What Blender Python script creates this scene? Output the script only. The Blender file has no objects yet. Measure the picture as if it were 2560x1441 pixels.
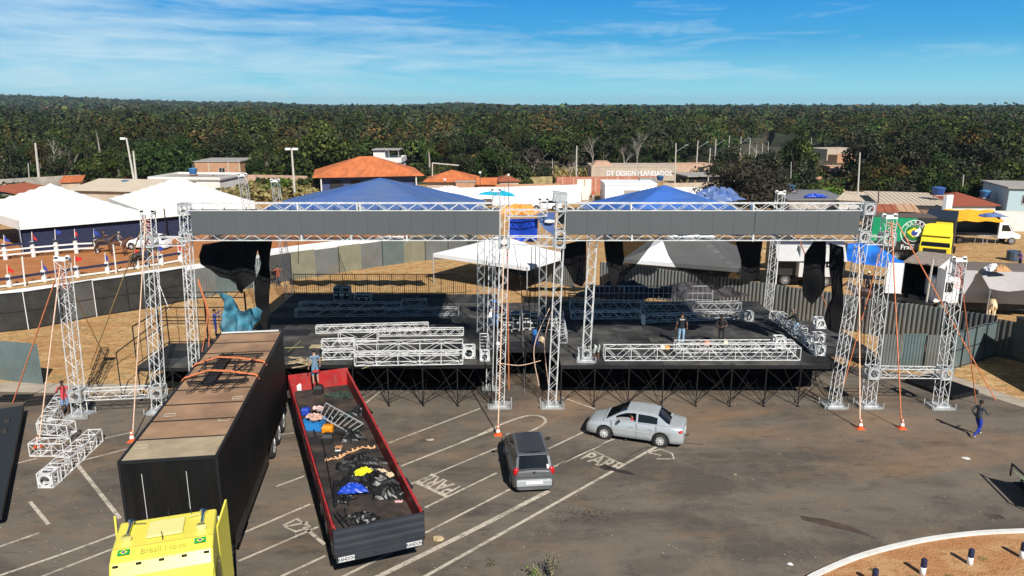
import bpy, bmesh, math, random
import numpy as np
from mathutils import Vector, Matrix, geometry
R = math.radians
random.seed(7); rng = np.random.default_rng(7)
SC = bpy.context.scene; COL = SC.collection

# ---------- camera ----------
CF = 1850.0; CH = 14.0; CP = math.atan(454 / CF)          # focal length in px of the 2560 photograph, height, pitch
cam = bpy.data.cameras.new('camera'); camo = bpy.data.objects.new('camera', cam); COL.objects.link(camo)
camo.location = (0, 0, CH); camo.rotation_euler = (math.pi / 2 - CP, 0, 0)
cam.sensor_width = 36; cam.lens = CF / 2560 * 36; cam.clip_end = 20000; cam.clip_start = .1
SC.camera = camo

# ---------- light ----------
SUN_EL, SHX, SHY = R(41), -.36, .933                        # shadows fall along (SHX, SHY)
sv = Vector((-SHX * math.cos(SUN_EL), -SHY * math.cos(SUN_EL), math.sin(SUN_EL)))
sl = bpy.data.lights.new('sun', 'SUN'); sl.energy = 5; sl.angle = R(.5); sl.color = (1, .955, .88)
so = bpy.data.objects.new('sun', sl); COL.objects.link(so); so.location = (30, -30, 60)
so.rotation_euler = sv.to_track_quat('Z', 'Y').to_euler()
SC.view_settings.view_transform = 'Standard'; SC.view_settings.look = 'None'
SC.view_settings.exposure = .25; SC.view_settings.gamma = 1
W_ = bpy.data.worlds.new('World'); SC.world = W_; W_.use_nodes = True
nt = W_.node_tree; nt.nodes.clear()
def nn(t, nt=nt, **k):
    n = nt.nodes.new(t)
    for a, b in k.items(): setattr(n, a, b)
    return n
wo = nn('ShaderNodeOutputWorld'); bg = nn('ShaderNodeBackground'); bg.inputs[1].default_value = .06
sky = nn('ShaderNodeTexSky', sky_type='NISHITA', sun_disc=False, sun_elevation=SUN_EL, air_density=1, dust_density=.3, ozone_density=2)
sky.sun_rotation = math.atan2(sv.x, sv.y)
tc = nn('ShaderNodeTexCoord'); sx = nn('ShaderNodeSeparateXYZ'); L = nt.links.new
L(tc.outputs['Generated'], sx.inputs[0])
rp = nn('ShaderNodeValToRGB')                                # the sky's own colour by height above the horizon
e = rp.color_ramp.elements; e[0].position = 0; e[0].color = (.44, 1.0, 1.12, 1); e[1].position = 1; e[1].color = (.008, .03, .09, 1)
for p_, c_ in ((.04, (.26, .74, .95, 1)), (.10, (.055, .44, .83, 1)), (.17, (.012, .32, .82, 1)), (.27, (.01, .07, .24, 1))):
    q = e.new(p_); q.color = c_
mr = nn('ShaderNodeMapRange'); mr.inputs[1].default_value = 0; mr.inputs[2].default_value = .8
L(sx.outputs['Z'], mr.inputs[0]); L(mr.outputs[0], rp.inputs[0])
tint = nn('ShaderNodeMixRGB', blend_type='MIX'); tint.inputs[0].default_value = .93
scl = nn('ShaderNodeMixRGB', blend_type='MULTIPLY'); scl.inputs[0].default_value = 1; scl.inputs[2].default_value = (13.5, 13.5, 13.5, 1)
L(rp.outputs[0], scl.inputs[1]); L(sky.outputs[0], tint.inputs[1]); L(scl.outputs[0], tint.inputs[2])
# thin high cloud
mp = nn('ShaderNodeMapping'); mp.inputs['Scale'].default_value = (2.2, 2.2, 26); mp.inputs['Rotation'].default_value = (0, R(4), R(12)); L(tc.outputs['Generated'], mp.inputs[0])
n1 = nn('ShaderNodeTexNoise'); n1.inputs['Scale'].default_value = 1.5; n1.inputs['Detail'].default_value = 8; n1.inputs['Roughness'].default_value = .55; n1.inputs['Distortion'].default_value = .6
L(mp.outputs[0], n1.inputs[0])
mp2 = nn('ShaderNodeMapping'); mp2.inputs['Scale'].default_value = (5, 5, 34); mp2.inputs['Rotation'].default_value = (0, R(7), 0); L(tc.outputs['Generated'], mp2.inputs[0])
n2 = nn('ShaderNodeTexNoise'); n2.inputs['Scale'].default_value = 1.6; n2.inputs['Detail'].default_value = 9; n2.inputs['Roughness'].default_value = .62; n2.inputs['Distortion'].default_value = 1.2
L(mp2.outputs[0], n2.inputs[0])
def mth(op, a, b=None, c=None, nt=nt):
    m = nt.nodes.new('ShaderNodeMath'); m.operation = op
    for i, v in enumerate((a, b, c)):
        if v is None: continue
        if isinstance(v, (int, float)): m.inputs[i].default_value = v
        else: nt.links.new(v, m.inputs[i])
    return m.outputs[0]
lx = mth('MULTIPLY_ADD', sx.outputs['X'], -.42, .06)          # the veil is thicker to the left
band = mth('SUBTRACT', 1, mth('MULTIPLY', mth('ABSOLUTE', mth('SUBTRACT', sx.outputs['Z'], .062)), 9))
cv = mth('ADD', mth('ADD', mth('MULTIPLY', n1.outputs[0], 1.0), mth('MULTIPLY', n2.outputs[0], .75)), mth('ADD', lx, mth('MULTIPLY', mth('MAXIMUM', band, 0), .26)))
cr = nn('ShaderNodeMapRange'); cr.inputs[1].default_value = 1.03; cr.inputs[2].default_value = 1.6; cr.inputs[4].default_value = .75; cr.clamp = True; L(cv, cr.inputs[0])
cm = nn('ShaderNodeMixRGB'); cm.inputs[2].default_value = (9.8, 12.4, 13.6, 1); L(cr.outputs[0], cm.inputs[0]); L(tint.outputs[0], cm.inputs[1])
L(cm.outputs[0], bg.inputs[0]); L(bg.outputs[0], wo.inputs[0])
if hasattr(SC, 'cycles'):
    SC.cycles.max_bounces = 5; SC.cycles.diffuse_bounces = 1; SC.cycles.transparent_max_bounces = 12; SC.cycles.use_denoising = True

# ---------- measuring: a picture point on a plane of known height / distance ----------
_c, _s = math.cos(CP), math.sin(CP)
def ray(x, y):
    u = (x - 1280) / CF; v = (720.5 - y) / CF
    return Vector((u, _c + v * _s, -_s + v * _c))
def G(x, y, z=0.0):
    r = ray(x, y); return Vector((0, 0, CH)) + r * ((z - CH) / r.z)
def A(x, y, D):
    r = ray(x, y); return Vector((0, 0, CH)) + r * (D / r.y)

# ---------- mesh helper ----------
WM = {}
class MB:
    def __init__(s): s.v = []; s.f = []; s.m = []; s.cm = 0
    def add(s, vs, fs):
        n = len(s.v); s.v += [tuple(p) for p in vs]
        s.f += [tuple(i + n for i in f) for f in fs]; s.m += [s.cm] * len(fs); return s
    def hexa(s, b, t):                                       # bottom ring, top ring (ccw from above)
        n = len(b); vs = list(b) + list(t)
        fs = [tuple(range(n - 1, -1, -1)), tuple(range(n, 2 * n))] + [(i, (i + 1) % n, n + (i + 1) % n, n + i) for i in range(n)]
        return s.add(vs, fs)
    def box(s, c, d, rz=0, M=None):
        x, y, z = d[0] / 2, d[1] / 2, d[2] / 2; c = Vector(c); r = Matrix.Rotation(rz, 3, 'Z')
        if M is not None: r = M
        b = [c + r @ Vector(p) for p in ((-x, -y, -z), (x, -y, -z), (x, y, -z), (-x, y, -z))]
        t = [c + r @ Vector(p) for p in ((-x, -y, z), (x, -y, z), (x, y, z), (-x, y, z))]
        return s.hexa(b, t)
    def bx(s, x0, x1, y0, y1, z0, z1): return s.box(((x0 + x1) / 2, (y0 + y1) / 2, (z0 + z1) / 2), (abs(x1 - x0), abs(y1 - y0), abs(z1 - z0)))
    def bar(s, p, q, r, n=4, r2=None, cap=False):
        p = Vector(p); q = Vector(q); d = q - p
        if d.length < 1e-6: return s
        d.normalize(); a = d.orthogonal().normalized() if abs(d.z) > .99 else d.cross(Vector((0, 0, 1))).normalized(); b = d.cross(a)
        r2 = r if r2 is None else r2; vs = []
        for P, rr in ((p, r), (q, r2)):
            for i in range(n):
                t = 2 * math.pi * (i + .5) / n; vs.append(P + (a * math.cos(t) + b * math.sin(t)) * rr)
        fs = [(i, (i + 1) % n, n + (i + 1) % n, n + i) for i in range(n)]
        if cap: fs += [tuple(range(n - 1, -1, -1)), tuple(range(n, 2 * n))]
        return s.add(vs, fs)
    def tube(s, pts, r, n=5):
        for a, b in zip(pts, pts[1:]): s.bar(a, b, r, n)
        return s
    def loft(s, rings, closed=True, cap=True):
        n = len(rings[0]); vs = [p for rg in rings for p in rg]; fs = []
        for k in range(len(rings) - 1):
            for i in range(n if closed else n - 1):
                j = (i + 1) % n; fs.append((k * n + i, k * n + j, (k + 1) * n + j, (k + 1) * n + i))
        if cap and closed: fs += [tuple(range(n - 1, -1, -1)), tuple(range((len(rings) - 1) * n, len(rings) * n))]
        return s.add(vs, fs)
    def lathe(s, c, prof, n=10, axis='z', cap=True):
        c = Vector(c); rings = []
        for r, h in prof:
            rg = []
            for i in range(n):
                t = 2 * math.pi * i / n; a, b = r * math.cos(t), r * math.sin(t)
                rg.append(c + (Vector((a, b, h)) if axis == 'z' else Vector((h, a, b)) if axis == 'x' else Vector((b, h, a))))
            rings.append(rg)
        return s.loft(rings, cap=cap)
    def blob(s, c, r, n=8, m=5, jit=0, seed=0):
        rd = random.Random(seed); c = Vector(c); vs = [c + Vector((0, 0, -r[2]))]
        for k in range(1, m):
            ph = -math.pi / 2 + math.pi * k / m
            for i in range(n):
                t = 2 * math.pi * i / n; j = 1 + rd.uniform(-jit, jit)
                vs.append(c + Vector((r[0] * math.cos(ph) * math.cos(t) * j, r[1] * math.cos(ph) * math.sin(t) * j, r[2] * math.sin(ph) * j)))
        vs.append(c + Vector((0, 0, r[2]))); T = len(vs) - 1; fs = []
        for i in range(n): fs.append((0, 1 + (i + 1) % n, 1 + i)); fs.append((T, 1 + (m - 2) * n + i, 1 + (m - 2) * n + (i + 1) % n))
        for k in range(m - 2):
            for i in range(n):
                j = (i + 1) % n; fs.append((1 + k * n + i, 1 + k * n + j, 1 + (k + 1) * n + j, 1 + (k + 1) * n + i))
        return s.add(vs, fs)
    def sheet(s, poly, sp, fn):                               # fill a 2-D outline with a net, fn(u, v) -> 3-D point
        P = [Vector(p) for p in poly]; pts = []; ed = []
        for a, b in zip(P, P[1:] + P[:1]):
            k = max(1, int((b - a).length / sp))
            for i in range(k): pts.append(a.lerp(b, i / k))
        n = len(pts); ed = [(i, (i + 1) % n) for i in range(n)]
        x0 = min(p.x for p in P); x1 = max(p.x for p in P); y0 = min(p.y for p in P); y1 = max(p.y for p in P)
        def ins(q):
            c = False
            for a, b in zip(P, P[1:] + P[:1]):
                if (a.y > q.y) != (b.y > q.y) and q.x < (b.x - a.x) * (q.y - a.y) / (b.y - a.y) + a.x: c = not c
            return c
        yy = y0 + sp / 2; k = 0
        while yy < y1:
            xx = x0 + sp * (.5 if k % 2 else .1)
            while xx < x1:
                q = Vector((xx, yy))
                if ins(q) and min((q - t).length for t in pts[:n]) > sp * .5: pts.append(q)
                xx += sp
            yy += sp; k += 1
        r = geometry.delaunay_2d_cdt(pts, ed, [], 1, 1e-5)
        return s.add([fn(p.x, p.y) for p in r[0]], [tuple(f) for f in r[2]])
    def build(s, name, mats, parent=None, smooth=False, bevel=0, world=True, seg=1):
        me = bpy.data.meshes.new(name); vs = s.v
        if parent is not None and world and parent in WM:
            I = WM[parent].inverted(); vs = [tuple(I @ Vector(p)) for p in vs]
        me.from_pydata(vs, [], s.f); me.validate(); me.update()
        for m in (mats if isinstance(mats, (list, tuple)) else [mats]): me.materials.append(m)
        if len(me.polygons) == len(s.m): me.polygons.foreach_set('material_index', s.m)
        if smooth: me.polygons.foreach_set('use_smooth', [True] * len(me.polygons))
        o = bpy.data.objects.new(name, me); COL.objects.link(o)
        if parent is not None:
            o.parent = parent
            if parent in WM: WM[o] = WM[parent]
        if bevel:
            b = o.modifiers.new('b', 'BEVEL'); b.width = bevel; b.segments = seg; b.limit_method = 'ANGLE'; b.angle_limit = R(35)
        return o
def tag(o, label, cat, group=None, kind=None):
    if label: o['label'] = label
    if cat: o['category'] = cat
    if group: o['group'] = group
    if kind: o['kind'] = kind
    return o
def thing(name, label, cat, loc=(0, 0, 0), rz=0, group=None):
    o = bpy.data.objects.new(name, None); COL.objects.link(o); o.empty_display_size = .3
    o.location = loc; o.rotation_euler = (0, 0, rz); tag(o, label, cat, group)
    WM[o] = Matrix.Translation(Vector(loc)) @ Matrix.Rotation(rz, 4, 'Z'); return o
KIDS = {}
def dup(root, loc, rz=0, label=None, group=None, scale=None):
    def cp(o, par):
        c = o.copy(); COL.objects.link(c); c.parent = par
        for ch in [x for x in bpy.data.objects if x.parent == o] if o not in KIDS else KIDS[o]: cp(ch, c)
        return c
    def reg(o):
        KIDS[o] = [x for x in o.children]
        for x in KIDS[o]: reg(x)
    if root not in KIDS: reg(root)
    r = cp(root, None); r.location = loc; r.rotation_euler = (0, 0, rz)
    if label: r['label'] = label
    if group: r['group'] = group
    if scale: r.scale = (scale,) * 3 if isinstance(scale, (int, float)) else scale
    return r
def struct(o): o['kind'] = 'structure'; return o

# ---------- materials ----------
def mat(name, col, rough=.7, metal=0, var=0, vs=3, col2=None, bump=0, bs=20, spec=None, vr=None, dirt=0, dcol=(.16, .10, .06), ds=.8, stretch=None, rnd=0):
    m = bpy.data.materials.new(name); m.use_nodes = True; t = m.node_tree; b = t.nodes['Principled BSDF']
    b.inputs['Base Color'].default_value = (*col, 1); b.inputs['Roughness'].default_value = rough; b.inputs['Metallic'].default_value = metal
    if spec is not None: b.inputs['Specular IOR Level'].default_value = spec
    co = t.nodes.new('ShaderNodeTexCoord'); src = co.outputs['Object']
    if stretch:
        mpn = t.nodes.new('ShaderNodeMapping'); mpn.inputs['Scale'].default_value = stretch; t.links.new(src, mpn.inputs[0]); src = mpn.outputs[0]
    cur = None
    def noise(sc, det=6, ro=.6):
        n = t.nodes.new('ShaderNodeTexNoise'); n.inputs['Scale'].default_value = sc; n.inputs['Detail'].default_value = det; n.inputs['Roughness'].default_value = ro
        t.links.new(src, n.inputs[0]); return n.outputs[0]
    def ramp(a, lo, hi):
        r = t.nodes.new('ShaderNodeMapRange'); r.inputs[1].default_value = lo; r.inputs[2].default_value = hi; t.links.new(a, r.inputs[0]); return r.outputs[0]
    def mix(f, a, c, bl='MIX'):
        x = t.nodes.new('ShaderNodeMixRGB'); x.blend_type = bl
        if isinstance(f, (int, float)): x.inputs[0].default_value = f
        else: t.links.new(f, x.inputs[0])
        for i, v in ((1, a), (2, c)):
            if isinstance(v, tuple): x.inputs[i].default_value = (*v, 1)
            else: t.links.new(v, x.inputs[i])
        return x.outputs[0]
    if var or col2:
        c2 = col2 or tuple(max(0, c * (1 - var)) for c in col); c1 = col if col2 else tuple(min(1, c * (1 + var)) for c in col)
        cur = mix(ramp(noise(vs), .35, .65), c1, c2)
    if dirt:
        cur = mix(mth('MULTIPLY', ramp(noise(ds, 8, .65), .45, .72), dirt, nt=t), cur if cur is not None else col, dcol)
    if rnd:
        oi = t.nodes.new('ShaderNodeObjectInfo'); hs = t.nodes.new('ShaderNodeHueSaturation')
        t.links.new(mth('MULTIPLY_ADD', oi.outputs['Random'], rnd * .12, .5 - rnd * .06, nt=t), hs.inputs['Hue'])
        t.links.new(mth('MULTIPLY_ADD', oi.outputs['Random'], rnd * 1.1, 1 - rnd * .5, nt=t), hs.inputs['Value'])
        if cur is not None: t.links.new(cur, hs.inputs['Color'])
        else: hs.inputs['Color'].default_value = (*col, 1)
        cur = hs.outputs[0]
    if cur is not None: t.links.new(cur, b.inputs['Base Color'])
    if bump:
        bn = t.nodes.new('ShaderNodeBump'); bn.inputs['Strength'].default_value = bump; bn.inputs['Distance'].default_value = .03
        t.links.new(noise(bs, 5), bn.inputs['Height']); t.links.new(bn.outputs[0], b.inputs['Normal'])
    return m
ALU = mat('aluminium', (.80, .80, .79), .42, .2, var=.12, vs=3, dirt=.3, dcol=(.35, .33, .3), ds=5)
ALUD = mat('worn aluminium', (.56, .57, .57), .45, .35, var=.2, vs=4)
GALV = mat('galvanised steel', (.55, .57, .57), .5, .5, var=.15)
BLK = mat('black paint', (.012, .012, .014), .5, dirt=.35, dcol=(.05, .045, .04))
BLKM = mat('black steel', (.018, .018, .02), .45, .2)
MATTBLK = mat('matt black', (.0022, .0022, .0026), 1, spec=0)  # near-black; stands for shade under the decks, also lines a truck body
RUB = mat('tyre rubber', (.022, .021, .02), .85, dirt=.4, dcol=(.09, .07, .055), ds=6)
WHT = mat('white paint', (.78, .78, .76), .5, dirt=.25, dcol=(.5, .42, .33), ds=1.5)
WHTB = mat('bright white pvc', (.86, .86, .87), .55, var=.04, vs=.6)
DECK = mat('stage plywood', (.034, .034, .035), .75, spec=.15, var=.45, vs=.8, dirt=.55, dcol=(.13, .12, .105), ds=.5, bump=.2)
LEDM = mat('led panel', (.088, .096, .099), .8, var=.05, vs=.35, bump=.1, bs=60)
BLUET = mat('blue tarpaulin', (.045, .115, .40), .5, dirt=.7, dcol=(.14, .18, .27), ds=.9, vs=.7, col2=(.08, .15, .33), bump=.8, bs=4, stretch=(.35, 1.6, .35))
BLUEB = mat('bright blue tarpaulin', (.01, .06, .5), .4, var=.3, vs=1.2, bump=.5, bs=4)
NAVY = mat('navy cloth', (.012, .018, .055), .8, var=.2)
REDP = mat('red paint', (.42, .018, .02), .5, var=.2, vs=1.5, dirt=.5, dcol=(.30, .16, .13), ds=3)
REDF = mat('red flag cloth', (.6, .02, .015), .7)
BLUEF = mat('blue flag cloth', (.02, .05, .32), .7)
DKGREY = mat('dark grey paint', (.03, .035, .045), .45, var=.1, dirt=.3, dcol=(.09, .085, .08))
YEL = mat('yellow cab paint', (.80, .70, .09), .32, var=.05, vs=.7, dirt=.12, dcol=(.55, .5, .2), ds=2)
YEL2 = mat('bright yellow paint', (.85, .68, .03), .4)
CHROME = mat('chrome', (.75, .75, .76), .12, 1)
GLASS = mat('dark glass', (.008, .011, .013), .06, spec=.7)
ORROPE = mat('orange strap webbing', (.66, .20, .08), .7, var=.25, vs=9)
PALEROPE = mat('pale strap webbing', (.74, .50, .36), .7, var=.2, vs=9)
TANROPE = mat('tan rope', (.55, .36, .16), .8, var=.2, vs=8)
CONE = mat('orange cone plastic', (.8, .13, .03), .5)
NET = mat('black shade net', (.012, .012, .013), .95, spec=.05, var=.3, vs=1.2)
def seethrough(m, a):
    t = m.node_tree; b = t.nodes['Principled BSDF']; b.inputs['Alpha'].default_value = a; return m
NETT = seethrough(mat('thin black shade net', (.006, .006, .007), .95, spec=.02), .86)
WOODO = mat('weathered trailer roof', (.32, .19, .11), .8, var=.25, vs=.9, dirt=.6, dcol=(.38, .27, .17), ds=.55, bump=.25)
WOOD = mat('raw timber', (.42, .33, .2), .8, var=.25, vs=6)
SKIN = mat('skin', (.24, .12, .07), .6); SKIND = mat('dark skin', (.12, .06, .035), .6); SKINL = mat('light skin', (.45, .26, .18), .6)
HAIR = mat('black hair', (.012, .01, .009), .8); HAIRG = mat('grey hair', (.3, .29, .28), .8)
# ---------- terrain and ground sheets ----------
def smooth(a, b, t):
    t = np.clip((t - a) / (b - a), 0, 1); return t * t * (3 - 2 * t)
def terr(x, y):
    d = np.hypot(x, y); h = 4 * smooth(350, 3000, d) + 1.6 * np.sin(x * .011 + 1) * np.sin(y * .008) * smooth(200, 600, d)
    q = x / np.maximum(y, 1)
    h = h + 27 * smooth(-.22, -.68, q) * smooth(1300, 2600, d)
    h = h + 9 * np.exp(-((q + .07) / .05) ** 2) * smooth(1500, 2600, d) + 7 * np.exp(-((q + .33) / .06) ** 2) * smooth(1500, 2600, d)
    return h
def grid_sheet(name, xs, ys, zf, m):
    X, Y = np.meshgrid(xs, ys); Z = zf(X, Y); nx, ny = len(xs), len(ys)
    v = np.stack([X.ravel(), Y.ravel(), Z.ravel()], 1); i = np.arange(nx * ny).reshape(ny, nx)
    f = np.stack([i[:-1, :-1].ravel(), i[:-1, 1:].ravel(), i[1:, 1:].ravel(), i[1:, :-1].ravel()], 1)
    me = bpy.data.meshes.new(name); me.from_pydata(v.tolist(), [], f.tolist()); me.materials.append(m)
    me.polygons.foreach_set('use_smooth', [True] * len(f)); o = bpy.data.objects.new(name, me); COL.objects.link(o); return struct(o)
FLOOR = mat('forest floor', (.05, .05, .025), .95, var=.4, vs=.05, dirt=.5, dcol=(.13, .08, .04), ds=.02)
gx = np.concatenate([np.linspace(-5000, -400, 40), np.linspace(-380, 380, 60), np.linspace(400, 5000, 40)])
gy = np.concatenate([np.linspace(-60, 500, 40), np.linspace(540, 6000, 60)])
grid_sheet('ground', gx, gy, lambda x, y: terr(x, y) - .012, FLOOR)
def gmat(name, layers, rough=.95, bump=.6):
    """layers: (colour, noise scale, lo, hi, amount) mixed in turn over the first colour"""
    m = bpy.data.materials.new(name); m.use_nodes = True; t = m.node_tree; b = t.nodes['Principled BSDF']; b.inputs['Roughness'].default_value = rough
    b.inputs['Specular IOR Level'].default_value = .2
    co = t.nodes.new('ShaderNodeTexCoord'); cur = None
    for k, (c, sc, lo, hi, am) in enumerate(layers):
        if cur is None: cur = t.nodes.new('ShaderNodeRGB'); cur.outputs[0].default_value = (*c, 1); cur = cur.outputs[0]; continue
        mpn = t.nodes.new('ShaderNodeMapping'); mpn.inputs['Location'].default_value = (k * 17.3, k * 5.1, k)
        if k % 2: mpn.inputs['Scale'].default_value = (.6, 1.5, 1); mpn.inputs['Rotation'].default_value = (0, 0, R(-14))
        t.links.new(co.outputs['Object'], mpn.inputs[0])
        n = t.nodes.new('ShaderNodeTexNoise'); n.inputs['Scale'].default_value = sc; n.inputs['Detail'].default_value = 9; n.inputs['Roughness'].default_value = .66; n.inputs['Distortion'].default_value = .4
        t.links.new(mpn.outputs[0], n.inputs[0])
        r = t.nodes.new('ShaderNodeMapRange'); r.inputs[1].default_value = lo; r.inputs[2].default_value = hi; r.inputs[4].default_value = am; t.links.new(n.outputs[0], r.inputs[0])
        x = t.nodes.new('ShaderNodeMixRGB'); t.links.new(r.outputs[0], x.inputs[0]); t.links.new(cur, x.inputs[1]); x.inputs[2].default_value = (*c, 1); cur = x.outputs[0]
    t.links.new(cur, b.inputs['Base Color'])
    n = t.nodes.new('ShaderNodeTexNoise'); n.inputs['Scale'].default_value = 14; n.inputs['Detail'].default_value = 8; t.links.new(co.outputs['Object'], n.inputs[0])
    bn = t.nodes.new('ShaderNodeBump'); bn.inputs['Strength'].default_value = bump; bn.inputs['Distance'].default_value = .04; t.links.new(n.outputs[0], bn.inputs['Height']); t.links.new(bn.outputs[0], b.inputs['Normal'])
    return m
YARD = gmat('dry grass earth',
            [((.46, .25, .095), 0, 0, 0, 0), ((.56, .37, .17), 1.1, .42, .6, .8), ((.19, .15, .06), 1.9, .53, .63, .75), ((.36, .17, .065), .3, .48, .62, .7), ((.20, .13, .055), 4.2, .52, .62, .75), ((.66, .52, .33), 2.6, .56, .66, .75), ((.66, .55, .38), 9, .58, .66, .7), ((.15, .14, .05), .8, .6, .7, .45)])
REDDIRT = gmat('orange track earth', [((.40, .155, .055), 0, 0, 0, 0), ((.47, .21, .08), .5, .42, .62, .8), ((.30, .11, .045), 2.2, .5, .68, .6), ((.5, .28, .13), 4, .6, .7, .5)], bump=.4)
ASPH = gmat('dusty asphalt', [((.158, .134, .108), 0, 0, 0, 0), ((.082, .070, .058), .22, .44, .58, .8), ((.21, .168, .125), .45, .52, .68, .6), ((.29, .18, .105), .13, .49, .66, .7), ((.20, .14, .09), .7, .54, .68, .5),
                              ((.045, .042, .04), 2.3, .56, .72, .6), ((.24, .205, .165), 3.4, .64, .76, .6), ((.36, .32, .27), 16, .64, .72, .8), ((.05, .045, .04), 24, .60, .70, .6), ((.16, .09, .055), .6, .64, .74, .55)], rough=.9, bump=.45)
CONC = gmat('pale concrete', [((.42, .36, .29), 0, 0, 0, 0), ((.30, .24, .18), 1.3, .45, .65, .7), ((.5, .44, .36), 5, .55, .7, .5)])
def flat(name, poly, z, m, kind='structure'):
    b = MB(); b.add([(p[0], p[1], z) for p in poly], [tuple(range(len(poly)))]); o = b.build(name, m)
    bm = bmesh.new(); bm.from_mesh(o.data); bmesh.ops.triangulate(bm, faces=bm.faces)
    for f in bm.faces:
        if f.normal.z < 0: f.normal_flip()
    bm.to_mesh(o.data); bm.free(); o['kind'] = kind; return o
flat('dirt_yard', [(-140, -30), (140, -30), (150, 118), (60, 150), (20, 140), (-30, 136), (-110, 160), (-160, 150)], 0, YARD)
# orange arena and track
flat('arena_track', [G(-700, 800)[:2], G(0, 716)[:2], G(245, 681)[:2], G(480, 648)[:2], G(760, 618)[:2], G(1000, 596)[:2], G(1150, 560)[:2], G(900, 540)[:2], G(-300, 585)[:2], G(-900, 600)[:2]], .006, REDDIRT)
flat('red_earth_road', [G(1290, 425)[:2], G(1480, 440)[:2], G(1490, 470)[:2], G(1300, 475)[:2]], .006, REDDIRT)
flat('far_road', [G(1700, 472)[:2], G(1800, 468)[:2], G(1960, 392)[:2], G(1925, 392)[:2]], .008, ASPH)
# asphalt forecourt
edgeL = [G(-900, 1000), G(0, 972), G(180, 985), G(360, 985), G(560, 955)]
edgeR = [(-14, 40.5), (-2, 41), (8, 41.5), (15, 42.5)] + [tuple(G(x, y)[:2]) for x, y in ((2120, 915), (2300, 938), (2400, 962), (2480, 985), (2580, 1012), (2900, 1080))]
flat('asphalt', [(-60, -30), (70, -30)] + [tuple(p[:2]) for p in reversed(edgeR)] + [tuple(p[:2]) for p in reversed(edgeL)], .004, ASPH)
# pale concrete strips along the edge
def strip(name, pts, w, z, m, h=0, kind='structure'):
    P = [Vector((p[0], p[1], 0)) for p in pts]; b = MB(); lo = []; hi = []
    for i, p in enumerate(P):
        d = (P[min(i + 1, len(P) - 1)] - P[max(i - 1, 0)]).normalized(); n = Vector((-d.y, d.x, 0)) * (w / 2)
        lo.append(p - n); hi.append(p + n)
    for i in range(len(P) - 1):
        if h: b.hexa([(*q[:2], z) for q in (lo[i], lo[i + 1], hi[i + 1], hi[i])], [(*q[:2], z + h) for q in (lo[i], lo[i + 1], hi[i + 1], hi[i])])
        else: b.add([(*q[:2], z) for q in (lo[i], lo[i + 1], hi[i + 1], hi[i])], [(0, 1, 2, 3)])
    o = b.build(name, m)
    if kind: o['kind'] = kind
    return o
strip('concrete_strip', [G(-300, 985), G(0, 968), G(190, 972), G(360, 972)], 1.3, .009, CONC)
strip('concrete_strip', [G(2300, 925), G(2400, 955), G(2480, 985), G(2640, 1035)], 1.0, .009, CONC)
# verge with white kerb, lower right
kpx = [(1960, 1520), (2010, 1455), (2060, 1425), (2160, 1385), (2300, 1350), (2430, 1332), (2560, 1325), (2800, 1318)]
def spline(pts, k=6):
    P = [Vector(p) for p in pts]; out = []
    for i in range(len(P) - 1):
        a, b, c, d = P[max(i - 1, 0)], P[i], P[i + 1], P[min(i + 2, len(P) - 1)]
        for j in range(k):
            t = j / k; out.append(.5 * ((2 * b) + (c - a) * t + (2 * a - 5 * b + 4 * c - d) * t * t + (3 * b - a - 3 * c + d) * t ** 3))
    return out + [P[-1]]
kerb = spline([G(x, y + 9) for x, y in kpx])
KW = mat('whitewashed kerb', (.72, .71, .68), .85, var=.06, dirt=.35, dcol=(.4, .3, .2), ds=4)
strip('kerb', kerb, .17, .0, KW, .14)
VERGE = gmat('verge earth', [((.42, .20, .085), 0, 0, 0, 0), ((.52, .31, .15), 1.2, .42, .6, .8), ((.28, .12, .05), 4.5, .52, .66, .7), ((.13, .10, .045), 8, .6, .68, .7), ((.6, .42, .26), 12, .6, .7, .5)], bump=1)
vx = [tuple(p[:2]) for p in kerb]
flat('verge', [(vx[0][0] + .05, vx[0][1])] + [(p[0], p[1] - .07) for p in vx[1:]] + [(40, 5), (9, 5)], .07, VERGE)
# ---------- painted markings ----------
PAINT = gmat('worn road paint', [((.54, .48, .39), 0, 0, 0, 0), ((.20, .175, .14), 1.6, .48, .64, .7), ((.15, .13, .11), 7, .52, .62, .7), ((.52, .46, .37), 3, .6, .7, .6)], bump=.3)
def pline(pts, w=.1, z=.008): return [(G(*p), w) for p in pts]
LN = [([(-60, 1388), (98, 1333)], .1), ([(-40, 1453), (150, 1388), (302, 1332)], .11), ([(90, 1448), (310, 1362)], .1), ([(190, 1158), (300, 1297)], .14), ([(75, 1255), (122, 1312)], .12), ([(38, 1160), (92, 1147)], .09),
      ([(205, 1152), (330, 1120)], .09), ([(255, 1098), (335, 1080)], .07), ([(592, 1340), (776, 1261)], .1), ([(596, 1404), (795, 1318)], .1), ([(690, 1448), (814, 1390)], .1), ([(690, 1217), (761, 1191)], .09),
      ([(690, 1089), (735, 1083)], .07), ([(972, 1108), (1200, 1022)], .09), ([(1003, 1166), (1240, 1073)], .1), ([(1024, 1212), (1242, 1121)], .08), ([(1360, 1128), (1465, 1078)], .09), ([(1062, 1270), (1242, 1183)], .09),
      ([(1063, 1333), (1275, 1224)], .1), ([(930, 1450), (1200, 1317), (1372, 1228)], .2), ([(1050, 1449), (1200, 1365), (1613, 1133), (1645, 1118)], .13), ([(850, 1446), (995, 1374)], .11), ([(1378, 1171), (1478, 1125), (1540, 1095)], .11),
      ([(1478, 1125), (1562, 1164)], .05), ([(1406, 994), (1489, 1024)], .08), ([(915, 1008), (955, 976)], .09), ([(760, 1318), (812, 1362)], .13)]
for pts, w in LN: strip('road_marking', spline([G(*p) for p in pts], 4), w, .008, PAINT)
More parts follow.
